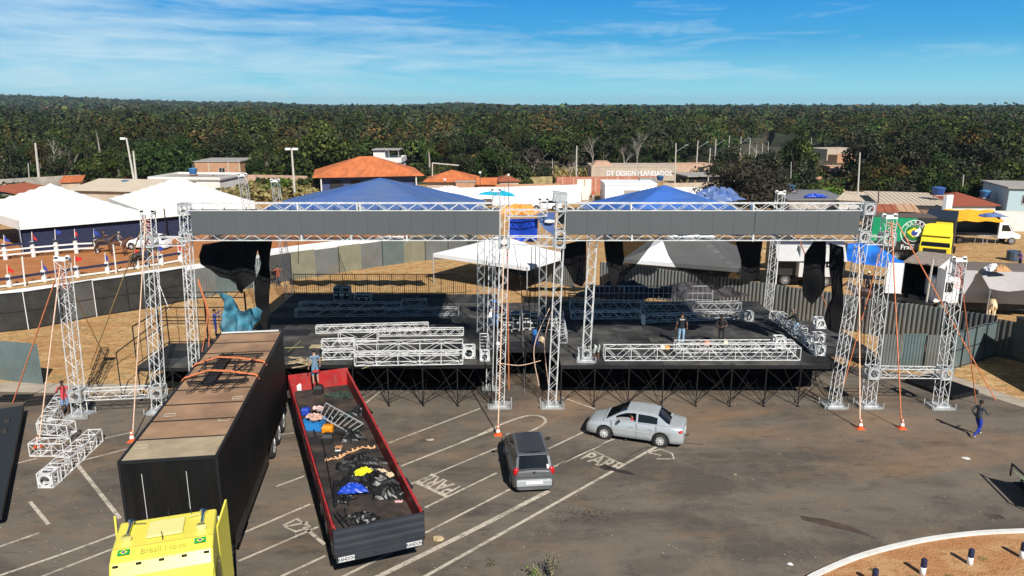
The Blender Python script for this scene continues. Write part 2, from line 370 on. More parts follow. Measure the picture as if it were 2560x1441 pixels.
strip('road_marking', spline([G(*p) for p in ((1150, 1108), (1200, 1087), (1255, 1061), (1310, 1042), (1345, 1040), (1364, 1051), (1352, 1066), (1310, 1086), (1300, 1091))]), .13, .0085, PAINT)
strip('road_marking', [G(*p) for p in ((1618, 1132), (1652, 1124), (1680, 1134), (1685, 1148), (1640, 1148), (1652, 1139), (1618, 1132))], .08, .0085, PAINT)
strip('road_marking', [G(*p) for p in ((1040, 1206), (1118, 1243))], .15, .0085, PAINT)
strip('road_marking', [G(*p) for p in ((708, 1315), (742, 1298), (775, 1318), (740, 1330), (712, 1318), (770, 1306))], .12, .0085, PAINT)
def text_mesh(s, size, ext=0, bold=0):
    cu = bpy.data.curves.new('txt', 'FONT'); cu.body = s; cu.size = size; cu.extrude = ext; cu.align_x = 'CENTER'; cu.align_y = 'CENTER'; cu.offset = bold; cu.resolution_u = 3
    o = bpy.data.objects.new('txt', cu); COL.objects.link(o); bpy.context.view_layer.update()
    me = bpy.data.meshes.new_from_object(o.evaluated_get(bpy.context.evaluated_depsgraph_get())); bpy.data.objects.remove(o); bpy.data.curves.remove(cu); return me
def text(name, s, size, M, m, parent=None, ext=0, bold=0):
    """M: world matrix carrying text x to the right, y up"""
    me = text_mesh(s, size, ext, bold); me.transform(M if parent is None or parent not in WM else WM[parent].inverted() @ M)
    me.materials.clear(); me.materials.append(m); o = bpy.data.objects.new(name, me); COL.objects.link(o)
    if parent is not None: o.parent = parent; WM[o] = WM.get(parent, Matrix())
    return o
def ground_text(s, a, b, hgt, size=1.0):
    p, q = G(*a), G(*b); d = (q - p); ang = math.atan2(d.y, d.x); c = (p + q) / 2; me = text_mesh(s, 1, 0, .02); w = max(v.co.x for v in me.vertices) - min(v.co.x for v in me.vertices)
    M = Matrix.Translation((c.x, c.y, .009)) @ Matrix.Rotation(ang, 4, 'Z') @ Matrix.Diagonal((d.length / w, hgt / .7, 1, 1)); o = text('road_marking', s, 1, M, PAINT, bold=.02); o['kind'] = 'structure'
ground_text('PARE', (1135, 1228), (1062, 1194), .85)
ground_text('PARE', (1462, 1140), (1548, 1172), .8)
# oil stains, paving grit and litter
OIL = mat('oil stain', (.035, .028, .024), .5, var=.3, vs=3)
def stain(pts, m=OIL, z=.0095): flat('stain', [G(*p)[:2] for p in pts], z, m)
stain([(1495, 1166), (1515, 1162), (1540, 1172), (1575, 1180), (1590, 1189), (1560, 1185), (1530, 1178), (1505, 1174)])
DST = mat('rusty stain', (.075, .05, .036), .8, var=.3, vs=2)
stain([(2000, 1290), (2060, 1298), (2130, 1318), (2195, 1348), (2120, 1328), (2050, 1312), (2005, 1300)], DST)
stain([(2460, 1285), (2500, 1288), (2515, 1298), (2480, 1300)], DST)
gr = MB()
for i in range(900):
    if i < 170: c = G(random.gauss(1465, 38), random.gauss(1288, 9)); r = random.uniform(.008, .035); gr.cm = 0
    else:
        c = G(random.uniform(-100, 2560), random.uniform(990, 1440)); r = random.uniform(.006, .022); gr.cm = random.choice((1, 1, 0))
    if c.y < 18: continue
    gr.blob((c.x, c.y, .006), (r, r, r * .5), 5, 3, .3, i)
PEB = mat('pale pebble', (.5, .46, .4), .9)
tag(gr.build('gravel', [OIL, PEB]), None, None, kind='stuff')
sk = MB()
SKID = mat('tyre mark', (.05, .045, .04), .9)
for pts in ([(1395, 1165), (1440, 1140), (1490, 1118), (1530, 1104)], [(1560, 1150), (1590, 1130), (1640, 1115), (1690, 1108), (1760, 1112)]):
    strip('tyre_mark', spline([G(*p) for p in pts], 5), .06, .0092, SKID)
def litter(px, s, m, label, cat='litter', h=.05):
    c = G(*px); b = MB(); b.blob((c.x, c.y, h / 2), (s, s * .7, h / 2), 7, 4, .35, int(px[0])); tag(b.build('litter', m), label, cat)
litter((2415, 1147), .16, WHT, 'crumpled white litter on the asphalt in front of the walking man')
litter((1838, 1188), .09, WOOD, 'small tan block lying alone on the open asphalt')
litter((1095, 1352), .2, mat('dry brown leaf litter', (.5, .38, .22), .9), 'crumpled beige litter just right of the red trailer tailboard', h=.12)
litter((1077, 1101), .17, CONC, 'pale flat patch of mortar between the parking lines')
litter((1975, 1412), .1, WHT, 'small white scrap near the kerb end')
# verge bollards
def bollard():
    t = thing('bollard', 'short round bollard, navy above and white below, in the verge', 'bollard')
    b = MB(); b.lathe((0, 0, .07), [(.085, -.07), (.085, .27)], 14); b.build('white_base', WHT, t, True)
    b = MB(); b.lathe((0, 0, .07), [(.087, .265), (.087, .5), (.07, .53), (0.01, .535)], 14); b.build('navy_top', NAVY, t, False); return t
b0 = bollard(); BL = [((2306, 1436), 'navy and white bollard in the verge, nearest to the white kerb bend'), ((2424, 1411), 'middle navy and white bollard of the three fully seen in the verge'), ((2555, 1395), 'navy and white bollard at the right edge of the photo'), ((2185, 1462), 'navy bollard whose tip only shows at the bottom edge')]
for i, (p, lb) in enumerate(BL):
    c = G(*p, .07); c.z = 0
    if i == 0: b0.location = c; b0['label'] = lb; b0['group'] = 'bollards in the verge'
    else: dup(b0, c, 0, lb, 'bollards in the verge')
# weeds
GRS = mat('weed green', (.10, .16, .035), .8, var=.4, vs=5); GRD = mat('dark weed leaf', (.035, .05, .018), .8, var=.4, vs=6)
def weed(px, h, n, m, label, spread=.25, leaf=.09, z=0):
    c = G(*px, z); t = thing('weed', label, 'plant', c); rd = random.Random(int(px[0])); s = MB(); l = MB()
    for i in range(n):
        a = rd.uniform(0, 6.28); tip = c + Vector((math.cos(a) * spread * rd.random(), math.sin(a) * spread * rd.random(), h * rd.uniform(.4, 1))); s.bar(c, tip, .006, 3)
        for k in range(9):
            q = c.lerp(tip, rd.uniform(.3, 1)) + Vector((rd.gauss(0, .05), rd.gauss(0, .05), rd.gauss(0, .03))); u = Vector((rd.gauss(0, 1), rd.gauss(0, 1), rd.gauss(0, .6))).normalized() * leaf * rd.uniform(.5, 1); w = u.orthogonal().normalized() * u.length * .5
            l.add([q, q + u * .5 + w, q + u, q + u * .5 - w], [(0, 1, 2, 3)])
    s.build('stem', WOOD, t); l.build('foliage', m, t)
weed((1380, 1448), 1.05, 9, GRD, 'taller dark weed growing from the asphalt at the bottom edge')
weed((1338, 1452), .55, 7, GRS, 'low weed at the bottom edge left of the taller one', .2)
weed((1228, 1412), .2, 5, GRD, 'tiny dark weed on the asphalt left of the bottom weeds', .12, .06)
tf = MB(); rd = random.Random(3)
for k in range(46):
    cx, cy = rd.uniform(9.5, 21), rd.uniform(16.5, 22.5)
    kk = min(range(len(kerb)), key=lambda i: abs(kerb[i].x - cx))
    if cy > kerb[kk].y - .35: continue
    for j in range(26):
        a = rd.uniform(0, 6.28); r = rd.random() * .16; q = Vector((cx + math.cos(a) * r, cy + math.sin(a) * r, .07)); u = Vector((rd.gauss(0, .03), rd.gauss(0, .03), rd.uniform(.03, .1))); w = Vector((.012, .006, 0))
        tf.add([q - w, q + w, q + u], [(0, 1, 2)])
tag(tf.build('grass_tufts', GRS), 'sparse green grass tufts scattered over the orange verge', 'grass', kind='stuff')
# ---------- foliage ----------
def leafmat(name, cols, rnd=.7, objrnd=True, sc=.35):
    m = bpy.data.materials.new(name); m.use_nodes = True; t = m.node_tree; b = t.nodes['Principled BSDF']; b.inputs['Roughness'].default_value = 1; b.inputs['Specular IOR Level'].default_value = .05
    at = t.nodes.new('ShaderNodeAttribute'); at.attribute_name = 'tint'
    rp = t.nodes.new('ShaderNodeValToRGB'); e = rp.color_ramp.elements
    for i, c in enumerate(cols):
        p = i / (len(cols) - 1)
        q = e[0] if i == 0 else e[len(e) - 1] if i == len(cols) - 1 else e.new(p); q.position = p; q.color = (*c, 1)
    if objrnd:
        oi = t.nodes.new('ShaderNodeObjectInfo'); f = mth('ADD', mth('MULTIPLY', at.outputs['Fac'], .28, nt=t), mth('MULTIPLY', oi.outputs['Random'], .72, nt=t), nt=t)
    else: f = at.outputs['Fac']
    t.links.new(f, rp.inputs[0]); at2 = t.nodes.new('ShaderNodeAttribute'); at2.attribute_name = 'lum'
    mx = t.nodes.new('ShaderNodeMixRGB'); mx.blend_type = 'MULTIPLY'; mx.inputs[0].default_value = 1; t.links.new(rp.outputs[0], mx.inputs[1]); t.links.new(at2.outputs['Color'], mx.inputs[2])
    t.links.new(mx.outputs[0], b.inputs['Base Color']); return m
GREENS = [(.012, .030, .011), (.042, .072, .018), (.022, .044, .016), (.078, .092, .022), (.030, .048, .028), (.062, .056, .034), (.018, .042, .015), (.105, .058, .024), (.050, .088, .020)]
FOL = leafmat('forest leaves', GREENS, objrnd=False); TREEL = leafmat('tree leaves', GREENS)
DRYL = leafmat('brown drying leaves', [(.035, .036, .026), (.075, .066, .048), (.045, .044, .03), (.10, .085, .062)], objrnd=False)
BRI = leafmat('bright green leaves', [(.07, .12, .02), (.12, .19, .03), (.05, .09, .02)], objrnd=False)
BARK = mat('grey bark', (.16, .12, .09), .9, var=.3, vs=3); BARKP = mat('pale bark', (.38, .33, .28), .9, var=.2, vs=3)
def leaf_mesh(name, centers, size, tint, lum, m, nd=None, mixn=.5):
    """one quad per centre, random tilt"""
    n = len(centers); nr = rng.normal(size=(n, 3)) * (mixn if nd is not None else 1) + (nd if nd is not None else np.array([0, 0, .6])); nr /= np.linalg.norm(nr, axis=1)[:, None]
    a = np.cross(nr, rng.normal(size=(n, 3))); a /= np.linalg.norm(a, axis=1)[:, None]; b = np.cross(nr, a)
    s = (size * rng.uniform(.55, 1.25, n))[:, None] if np.ndim(size) == 0 else (size * rng.uniform(.55, 1.25, n))[:, None]
    k1 = rng.uniform(.5, 1, n)[:, None]; k2 = rng.uniform(.6, 1.3, n)[:, None]
    V = np.stack([centers - a * s, centers - b * s * k1, centers + a * s * k2, centers + b * s * .8], 1).reshape(-1, 3)
    me = bpy.data.meshes.new(name); me.vertices.add(4 * n); me.vertices.foreach_set('co', V.ravel()); me.loops.add(4 * n); me.loops.foreach_set('vertex_index', np.arange(4 * n))
    me.polygons.add(n); me.polygons.foreach_set('loop_start', np.arange(0, 4 * n, 4)); me.update(calc_edges=True)
    at = me.attributes.new('tint', 'FLOAT', 'FACE'); at.data.foreach_set('value', np.clip(tint, 0, 1).astype(np.float32))
    c = me.attributes.new('lum', 'FLOAT_COLOR', 'FACE'); l = np.repeat(lum[:, None], 4, 1); l[:, 3] = 1; c.data.foreach_set('color', l.ravel().astype(np.float32))
    me.materials.append(m); return me
def crown_pts(n, rx, rz, base, lobes=9, seed=0):
    g = np.random.default_rng(seed); L_ = []
    for i in range(lobes):
        t = g.uniform(0, 2 * np.pi); r = g.uniform(.15, .72) * rx; h = base + rz * g.uniform(.55, 1.45) * (1 if r < rx * .5 else .8)
        L_.append((r * np.cos(t), r * np.sin(t), h, rx * g.uniform(.3, .52), rz * g.uniform(.3, .5)))
    L_.append((0, 0, base + rz * 1.3, rx * .5, rz * .6))
    for i in range(4): t = g.uniform(0, 6.28); L_.append((rx * .55 * np.cos(t), rx * .55 * np.sin(t), base * .9 + rz * .3, rx * .45, rz * .38)); per = n // len(L_); P = []; K = []; D = []
    for k, (x, y, z, r, q) in enumerate(L_):
        d = g.normal(size=(per, 3)); d /= np.linalg.norm(d, axis=1)[:, None]; rad = g.uniform(.55, 1.05, per)[:, None]
        D.append(d); P.append(np.array([x, y, z]) + d * rad * np.array([r, r, q])); K.append(np.full(per, g.uniform(0, 1)))
    return np.concatenate(P), np.concatenate(K), np.concatenate(D)
def tree_proto(name, H, rx, n, size, m, lobes=9, seed=0, bark=None, bare=.35, label='', cat='tree', limbs=6):
    t = thing(name, label, cat); g = random.Random(seed); base = H * bare * .6; rz = (H - base) / 1.85
    P, K, DD = crown_pts(n, rx, rz, base, lobes, seed); tint = .5 * K + .5 * rng.uniform(0, 1, len(P)); lum = (.6 + .5 * K) * rng.lognormal(0, .38, len(P))
    me = leaf_mesh('crown', P, size, tint, lum, m, DD, .55); o = bpy.data.objects.new('crown', me); COL.objects.link(o); o.parent = t; WM[o] = WM[t]
    b = MB(); r0 = H * .022 + .05; b.bar((0, 0, -.3), (.1, .05, base * .7), r0, 6, r0 * .8); b.bar((.1, .05, base * .7), (-.1, 0, H * .75), r0 * .8, 6, r0 * .25)
    for i in range(limbs):
        a = g.uniform(0, 6.28); z = base * g.uniform(.6, 1.3); p = Vector((.05, .03, z)); q = p + Vector((math.cos(a) * rx * .55, math.sin(a) * rx * .55, (H - z) * g.uniform(.4, .75))); b.bar(p, q, r0 * .45, 5, r0 * .15)
        b.bar(q, q + Vector((math.cos(a + .7) * rx * .3, math.sin(a + .7) * rx * .3, H * .12)), r0 * .15, 4, .02)
    b.build('trunk', bark or BARK, t); return t
# --- far woods: one mass per distance band (nobody could count them) ---
def clearing(x, y):
    u = 1280 + CF * x / np.maximum(y * _c + 3.3, 1)
    d = np.where(u < 700, 152, np.where(u < 1300, 168, np.where(u < 1900, 176, np.where(u < 2160, 205, 138))))
    d = np.where((u > 1900) & (u < 2160) , 250, d); d = np.where((u > 1680) & (u < 1945) & (y > 170) & (np.abs(x - (50 + (y - 172) * .45)) < 9), 1e4, d)
    return y > d
def woods(name, r0, r1, spacing, per, cs, hs, label):
    n = int((1.62 * (r1 * r1 - r0 * r0) / 2) / spacing ** 2); y = np.sqrt(rng.uniform(r0 * r0, r1 * r1, n)); x = rng.uniform(-.81, .81, n) * y
    k = clearing(x, y); x = x[k]; y = y[k]; n = len(x); z = terr(x, y); H = np.clip(rng.lognormal(-.05, .26, n), .5, 1.75) * hs; rad = rng.uniform(.7, 1.25, n) * spacing * .62
    d = rng.normal(size=(n, per, 3)); d[:, :, 2] = np.abs(d[:, :, 2]) * 1.2 - .15; d /= np.linalg.norm(d, axis=2)[:, :, None]
    # lumpy crowns: a few sub-lobes
    lob = rng.normal(size=(n, 1, 3)) * .12; k3 = 1 + .28 * np.sin(d[:, :, 0:1] * 5 + rng.uniform(0, 6, (n, 1, 1))) * np.cos(d[:, :, 1:2] * 5 + rng.uniform(0, 6, (n, 1, 1)))
    P = np.stack([x, y, z + H * .55], 1)[:, None, :] + (d * k3 + lob) * np.stack([rad, rad, H * .48], 1)[:, None, :]
    big = .5 + .5 * np.sin(x * .021 + np.sin(y * .013) * 2) * np.cos(y * .017 + x * .006)
    tt = np.clip(rng.uniform(0, 1, n) * .8 + big * .2, 0, 1); tint = np.repeat(tt[:, None], per, 1) + rng.normal(size=(n, per)) * .05
    lum = np.repeat(rng.uniform(.45, 1.45, n)[:, None], per, 1) * rng.lognormal(0, .28, (n, per))
    me = leaf_mesh(name, P.reshape(-1, 3), cs, tint.ravel(), lum.ravel(), FOL, (d * np.array([1, 1, 1.1])).reshape(-1, 3), .42); o = bpy.data.objects.new(name, me); COL.objects.link(o); tag(o, label, 'woods', kind='stuff'); return o
woods('woods', 172, 330, 6.6, 300, .42, 6.6, 'dark mixed green and brown woods beyond the houses')
woods('woods', 330, 800, 8.2, 64, .92, 6.8, 'dense dark green woods in the middle distance')
woods('woods', 800, 3200, 15, 20, 3.0, 8.4, 'far woods and wooded hill reaching the horizon')
# solid canopy body under the leaves, its green darkened so gaps read as shade
CANB = mat('canopy shade green', (.018, .026, .010), .95, var=.5, vs=.08)
cx = np.linspace(-.85, .85, 150); cy = np.concatenate([np.linspace(200, 500, 50), np.linspace(515, 3300, 90)]); XX, YY = np.meshgrid(cx, cy); XX = XX * YY
ZZ = terr(XX, YY) + 3.4 + rng.uniform(-1.2, 1.2, XX.shape); keep = clearing(XX, YY - 12); ZZ = np.where(keep, ZZ, -3)
nx, ny = len(cx), len(cy); ii = np.arange(nx * ny).reshape(ny, nx)
F_ = np.stack([ii[:-1, :-1].ravel(), ii[:-1, 1:].ravel(), ii[1:, 1:].ravel(), ii[1:, :-1].ravel()], 1)
me = bpy.data.meshes.new('understorey'); me.from_pydata(np.stack([XX.ravel(), YY.ravel(), ZZ.ravel()], 1).tolist(), [], F_.tolist()); me.materials.append(CANB)
o = bpy.data.objects.new('understorey', me); COL.objects.link(o); tag(o, 'dark understorey of the woods', 'woods', kind='stuff')
# --- individual trees along the near edge of the woods ---
KIN = [('broad_tree', 9.5, 4.6, 4200, .29, TREEL, .25, 'broad dark green tree at the edge of the woods behind the houses'),
       ('round_tree', 7.0, 3.6, 3200, .26, TREEL, .18, 'round bushy green tree at the edge of the woods behind the houses'),
       ('tall_tree', 11.0, 3.6, 3600, .29, TREEL, .35, 'tall slender tree at the edge of the woods behind the houses'),
       ('shrubby_tree', 4.6, 3.1, 2400, .24, TREEL, .08, 'low shrubby tree at the edge of the woods behind the houses'),
       ('thin_crowned_tree', 8.5, 3.4, 800, .30, TREEL, .30, 'thin crowned tree with pale trunk at the edge of the woods')]
PR = []
for v in range(2):
    for k, (nm, H, rx, n, s, m, bare, lb) in enumerate(KIN):
        PR.append((nm, tree_proto(nm, H, rx, n, s, m, 9 + v * 3, 10 * v + k, BARKP if k == 4 else BARK, bare, lb), lb, k))
used = set(); cnt = 0; rd = random.Random(11)
LM = [(60, 'at the far left edge'), (110, 'behind the leaning concrete pole'), (190, 'right of the leftmost pole'), (260, 'around the tall palm'), (330, 'behind the single floodlight'), (410, 'behind the low beige roof'), (480, 'left of the brick box house'), (560, 'behind the brick box house'), (640, 'right of the brick box house'), (720, 'left of the twin floodlight'), (800, 'right of the twin floodlight'), (890, 'above the big orange roof'), (960, 'above the white terrace house'), (1060, 'right of the white terrace house'), (1140, 'above the pipe gantry'), (1220, 'above the small orange roof'),
      (1300, 'above the gap between the stages'), (1380, 'left of the lone centre pole'), (1470, 'left of the lettered building'), (1560, 'above the left half of the lettered building'), (1680, 'above the right half of the lettered building'), (1780, 'left of the far street'), (1900, 'along the far street'), (2000, 'above the dome tree'), (2120, 'around the far ruins'), (2260, 'beside the far right palm'), (2400, 'above the corrugated roof'), (2500, 'above the brown red roof'), (9999, 'at the far right edge')]
def put(k, x, y, sc, label=None, grp='trees at the edge of the woods'):
    nm, pr, lb, _ = PR[k]; px_ = 1280 + CF * x / (y * _c + 3.3); w_ = next(b for a, b in LM if px_ < a); row_ = 'front' if y < 150 else 'second' if y < 163 else 'third' if y < 178 else 'last'
    if not label: label = '%s %s %s, %s row' % ('small' if sc < .62 else 'mid sized' if sc < .74 else 'large', lb.split(' at the edge')[0].replace(' with pale trunk', '').replace('broad dark green', 'broad').replace('round bushy green', 'bushy'), w_, row_);
    else: label = '%s %s, %s row%s' % (label.split(' in the')[0].replace(' with pale trunk', ''), w_, row_, ' in town' if 'town' in label else '')
    if k >= 5: label = label.replace(', ', ', sparser crown, ', 1)
    z = float(terr(np.array(x), np.array(y))); rz = rd.uniform(0, 6.28)
    if k not in used: used.add(k); pr.location = (x, y, z); pr.rotation_euler = (0, 0, rz); pr.scale = (sc,) * 3; pr['group'] = grp; pr['label'] = label or lb; return pr
    return dup(pr, (x, y, z), rz, label or lb, grp, sc)
row = 0
for y0, y1, n in ((140, 156, 34), (156, 170, 78), (170, 186, 88), (186, 204, 62)):
    for i in range(n):
        q = (i + rd.uniform(.1, .9)) / n * 1.5 - .75; y = rd.uniform(y0, y1); x = q * y
        if 2045 < 1280 + CF * x / (y * _c + 3.3) < 2165: continue
        if not bool(clearing(np.array([x]), np.array([y]))[0]): continue
        w = [5, 3, 2, 3, 2]; k = rd.choices(range(5), w)[0] + 5 * rd.randint(0, 1); put(k, x, y, rd.uniform(.52, .88)); cnt += 1
# right-hand bushes closer in
for px, dep, k, sc in ((2030, 142, 1, .85), (1990, 150, 5, .9), (2170, 138, 0, 1), (2220, 132, 6, .95), (2290, 135, 5, 1), (2350, 130, 1, .9), (2400, 126, 8, 1.2), (2450, 128, 0, .9), (2500, 124, 6, .9), (2545, 120, 1, .95), (2260, 122, 8, 1.1), (2310, 120, 3, 1.1),
                       (2200, 126, 3, 1), (2380, 118, 8, .9), (2430, 116, 3, .95), (2485, 114, 8, .8), (2590, 112, 6, .8), (1985, 126, 3, .8), (2240, 150, 5, 1.1), (2330, 150, 0, 1.1), (2520, 140, 5, 1.1), (2430, 150, 7, 1.)):
    p = A(px, 400, dep); put(k, p.x, dep, sc, PR[k][2].replace('at the edge of the woods', 'in the thicket right of the bare tree').replace(' behind the houses', ''), 'thicket on the right')
for px, dep, k, sc in ((1255, 138, 1, .9), (1290, 132, 3, 1.1), (1225, 142, 0, .7), (1160, 140, 5, .6), (640, 142, 1, .8), (700, 140, 6, .9), (570, 150, 0, .9), (20, 128, 3, 1.), (75, 134, 8, .9), (150, 138, 1, .8), (215, 134, 3, 1.1), (275, 140, 5, .7), (1360, 138, 3, .8), (1800, 138, 8, .9), (1830, 150, 1, 1.), (1930, 132, 0, .7),
                       (1965, 118, 3, .9), (2005, 122, 1, .8), (2165, 118, 6, .8), (2225, 112, 3, .9), (2265, 108, 8, .8), (2325, 112, 1, .8), (2395, 106, 3, .9), (2440, 108, 6, .65), (2495, 104, 1, .8), (2530, 108, 0, .7), (2570, 102, 3, 1.)):
    p = A(px, 400, dep); put(k, p.x, dep, sc, PR[k][2].replace('at the edge of the woods behind the houses', 'in the town').replace('at the edge of the woods', 'in the town'), 'trees between the houses')
# named trees
def lone(name, px, D, H, rx, n, s, m, label, seed, lobes=12, bare=.12, bark=None):
    p = A(px, 400, D); t = tree_proto(name, H, rx, n, s, m, lobes, seed, bark, bare, label); t.location = (p.x, D, 0); return t
lone('round_mango_tree', 1872, 109, 6.6, 7.0, 15000, .21, DRYL, 'dense dome of brown-grey foliage behind the right LED frame', 77, 22, .06)
lone('dark_tree', 400, 136, 8.2, 6.4, 8000, .30, TREEL, 'big dark rounded tree left of the brick box house', 31, 14)
lone('tall_dark_tree', 800, 140, 11.5, 6.4, 8000, .32, TREEL, 'tallest dark tree, behind the floodlight pole and orange roof', 32, 16)
lone('leafy_tree', 1340, 148, 6.5, 3.2, 1800, .3, DRYL, 'pale grey-green tree left of the white lettered wall', 33, 9, .3, BARKP)
lone('green_shrub', 540, 128, 2.6, 3.0, 900, .25, BRI, 'weedy green bank below the brick box house', 34, 8, .02)
lone('green_shrub', 690, 124, 2.4, 3.6, 1100, .25, BRI, 'light green scrub left of the floodlight pole', 35, 8, .02)
lone('green_shrub', 2090, 112, 2.2, 3.0, 900, .25, BRI, 'bright green scrub beside the blue tarp heap', 36, 8, .02)
lone('green_shrub', 25, 100, 2.2, 2.2, 700, .2, BRI, 'green shrub at the left edge behind the tent', 37, 8, .02)
# palms
def palm(px, py, D, H, label, n=22, L_=3.2, m=BRI, brown=0):
    p = A(px, py, D); x, y = p.x, D; t = thing('palm_tree', label, 'palm', (x, y, 0)); rd = random.Random(int(px)); b = MB(); pts = [Vector((x + .25 * math.sin(k * .5), y, H * k / 6)) for k in range(7)]
    for i in range(6): b.bar(pts[i], pts[i + 1], .22 - .012 * i, 7, .21 - .012 * i)
    b.build('trunk', BARKP, t); top = pts[-1]; P = []; cr = MB()
    for i in range(n):
        a = 6.283 * i / n + rd.uniform(-.15, .15); el = rd.uniform(-.9, 1.2); prev = top; d = Vector((math.cos(a) * math.cos(el), math.sin(a) * math.cos(el), math.sin(el))); cr.cm = 1 if (el < -.35 and brown) else 0
        for k in range(7):
            nx_ = prev + d * (L_ / 7); side = d.cross(Vector((0, 0, 1))).normalized() if abs(d.z) < .99 else Vector((1, 0, 0))
            for sg in (-1, 1):
                for j in range(2):
                    q = prev.lerp(nx_, j * .5); w = side * sg * L_ * .2 * math.sin(math.pi * (k + .8) / 8) - Vector((0, 0, .12 * L_ * .3)); cr.add([q, q + d * .09, q + w + d * .18], [(0, 1, 2)])
            cr.bar(prev, nx_, .02, 3); prev = nx_; d = (d - Vector((0, 0, .22))).normalized()
    c = cr.build('crown', [m, DRYL], t); me = c.data
    at = me.attributes.new('tint', 'FLOAT', 'FACE'); at.data.foreach_set('value', rng.uniform(0, 1, len(me.polygons)).astype(np.float32)); cc = me.attributes.new('lum', 'FLOAT_COLOR', 'FACE'); cc.data.foreach_set('color', np.repeat(rng.uniform(.5, 1.1, len(me.polygons)), 4).astype(np.float32))
palm(240, 330, 150, 9.6, 'tall palm with drooping brown fronds above the left white tent', 26, 4.4, FOL, 1)
palm(290, 400, 140, 3.0, 'low spiky palm right of the tall palm', 16, 4.0, BRI)
palm(1070, 380, 152, 5.6, 'small bright palm right of the white terrace house', 16, 3.2, BRI)
palm(2240, 340, 165, 9.2, 'palm rising from the woods behind the right trees', 24, 4.6, FOL, 1)
palm(2520, 360, 160, 9.0, 'palm in the thicket near the right edge', 20, 4.0, FOL)
palm(632, 345, 168, 6.8, 'palm with drooping fronds above the brick box house', 18, 3.6, FOL)
palm(2040, 480, 118, 1.2, 'small bright yucca-like palm beside the blue tarp heap', 14, 2.2, BRI)
# bare trees
def bare(px, py, D, H, label, seed=0, m=BARKP, w=.8):
    p = A(px, py, D); t = thing('bare_tree', label, 'tree', (p.x, D, 0)); b = MB(); rd = random.Random(seed)
    def br(a, d, l, r, k):
        q = a + d * l; b.bar(a, q, r, 4, r * .6)
        if k:
            for i in range(3 if k > 2 else 2): br(a.lerp(q, rd.uniform(.6, 1)), (d + Vector((rd.gauss(0, .5), rd.gauss(0, .5), rd.gauss(.1, .3)))).normalized(), l * rd.uniform(.55, .8), r * .55, k - 1)
    br(Vector((p.x, D, 0)), Vector((.1, 0, 1)).normalized(), H * .38, .16 * w, 5); b.build('trunk', m, t)
bare(128, 400, 148, 7.5, 'bare grey tree right of the leftmost pole', 1); bare(1590, 400, 162, 9, 'pair of pale bare trunks behind the lettered wall', 2, w=.9)
bare(1480, 380, 170, 9, 'bare spreading tree behind the white lettered wall', 3); bare(1560, 400, 160, 6.5, 'small bare forked tree behind the lettered wall', 4)
bare(1425, 420, 140, 4.5, 'small bare tree on red earth left of the lettered wall', 5); bare(1330, 420, 145, 5, 'thin pale trunks under the grey-green tree', 6)
bare(2235, 340, 155, 7, 'bare branches right of the green roof truck', 8); bare(1885, 400, 178, 6.5, 'bare tree beside the far street', 7)

# --- dry scrub and rough grass between the houses ---
def scrub(name, areas, n, size, m, hgt, label):
    P = []
    for (x0, x1, y0, y1, w) in areas:
        k = int(n * w); px_ = rng.uniform(x0, x1, k); py_ = rng.uniform(y0, y1, k); cl = np.sin(px_ * .13 + y0) * np.cos(py_ * .31 + x0 * .01) + rng.uniform(-1, 1, k) * .8; px_, py_ = px_[cl > -.1], py_[cl > -.1]
        v = (720.5 - py_) / CF; rz_ = -_s + v * _c; t = -CH / rz_; X = (px_ - 1280) / CF * t; Y = (_c + v * _s) * t; P.append(np.stack([X, Y, rng.uniform(0, hgt, len(X)) ** 1.0], 1))
    P = np.concatenate(P); me = leaf_mesh(name, P, size, rng.uniform(0, 1, len(P)), rng.uniform(.6, 1.3, len(P)), m, np.array([0, 0, .7]), .8); o = bpy.data.objects.new(name, me); COL.objects.link(o); tag(o, label, 'scrub', kind='stuff')
DRYG = leafmat('dry grass blades', [(.22, .19, .07), (.34, .27, .12), (.12, .14, .035), (.26, .16, .08)], objrnd=False)
scrub('scrub', [(540, 800, 466, 506, 1), (640, 790, 470, 500, .6), (1930, 2250, 455, 500, 1), (1700, 1960, 400, 470, .8), (2250, 2560, 480, 515, .8), (-40, 210, 440, 470, .8), (1240, 1480, 425, 455, .3)], 5200, .42, DRYG, 1.1, 'dry yellowish grass and scrub between the houses')
scrub('scrub', [(200, 480, 425, 470, 1), (640, 800, 440, 480, .8), (1000, 1300, 425, 455, 1), (1650, 1900, 395, 440, .8), (1930, 2560, 430, 495, 2.4), (1130, 1300, 440, 470, .3), (-40, 80, 480, 530, .4)], 5200, .42, FOL, 1.8, 'green undergrowth at the foot of the woods')
# ---------- trusses ----------
def truss(mb, p, q, w=.38, h=None, r=.021, bay=.5, up=(0, 0, 1), ends=True, batten=0):
    p = Vector(p); q = Vector(q); h = h or w; d = q - p; Ln = d.length; d.normalize(); up = Vector(up)
    if abs(d.dot(up)) > .9: up = Vector((0, 1, 0))
    u = d.cross(up).normalized(); v = u.cross(d).normalized(); n = max(2, round(Ln / bay)); c = [(-1, -1), (1, -1), (1, 1), (-1, 1)]
    P = lambda i, t: p + d * (Ln * t) + u * (c[i][0] * w / 2) + v * (c[i][1] * h / 2)
    for i in range(4): mb.bar(P(i, 0), P(i, 1), r, 5)
    for i in range(4):
        j = (i + 1) % 4
        for k in range(n):
            a, b = (i, j) if (k + i // 2) % 2 else (j, i); mb.bar(P(a, k / n), P(b, (k + 1) / n), r * .62, 3)
            if batten and k and k % batten == 0: mb.bar(P(i, k / n), P(j, k / n), r * .7, 3)
        if ends:
            for t in (0, 1): mb.bar(P(i, t), P(j, t), r, 4)
    return mb
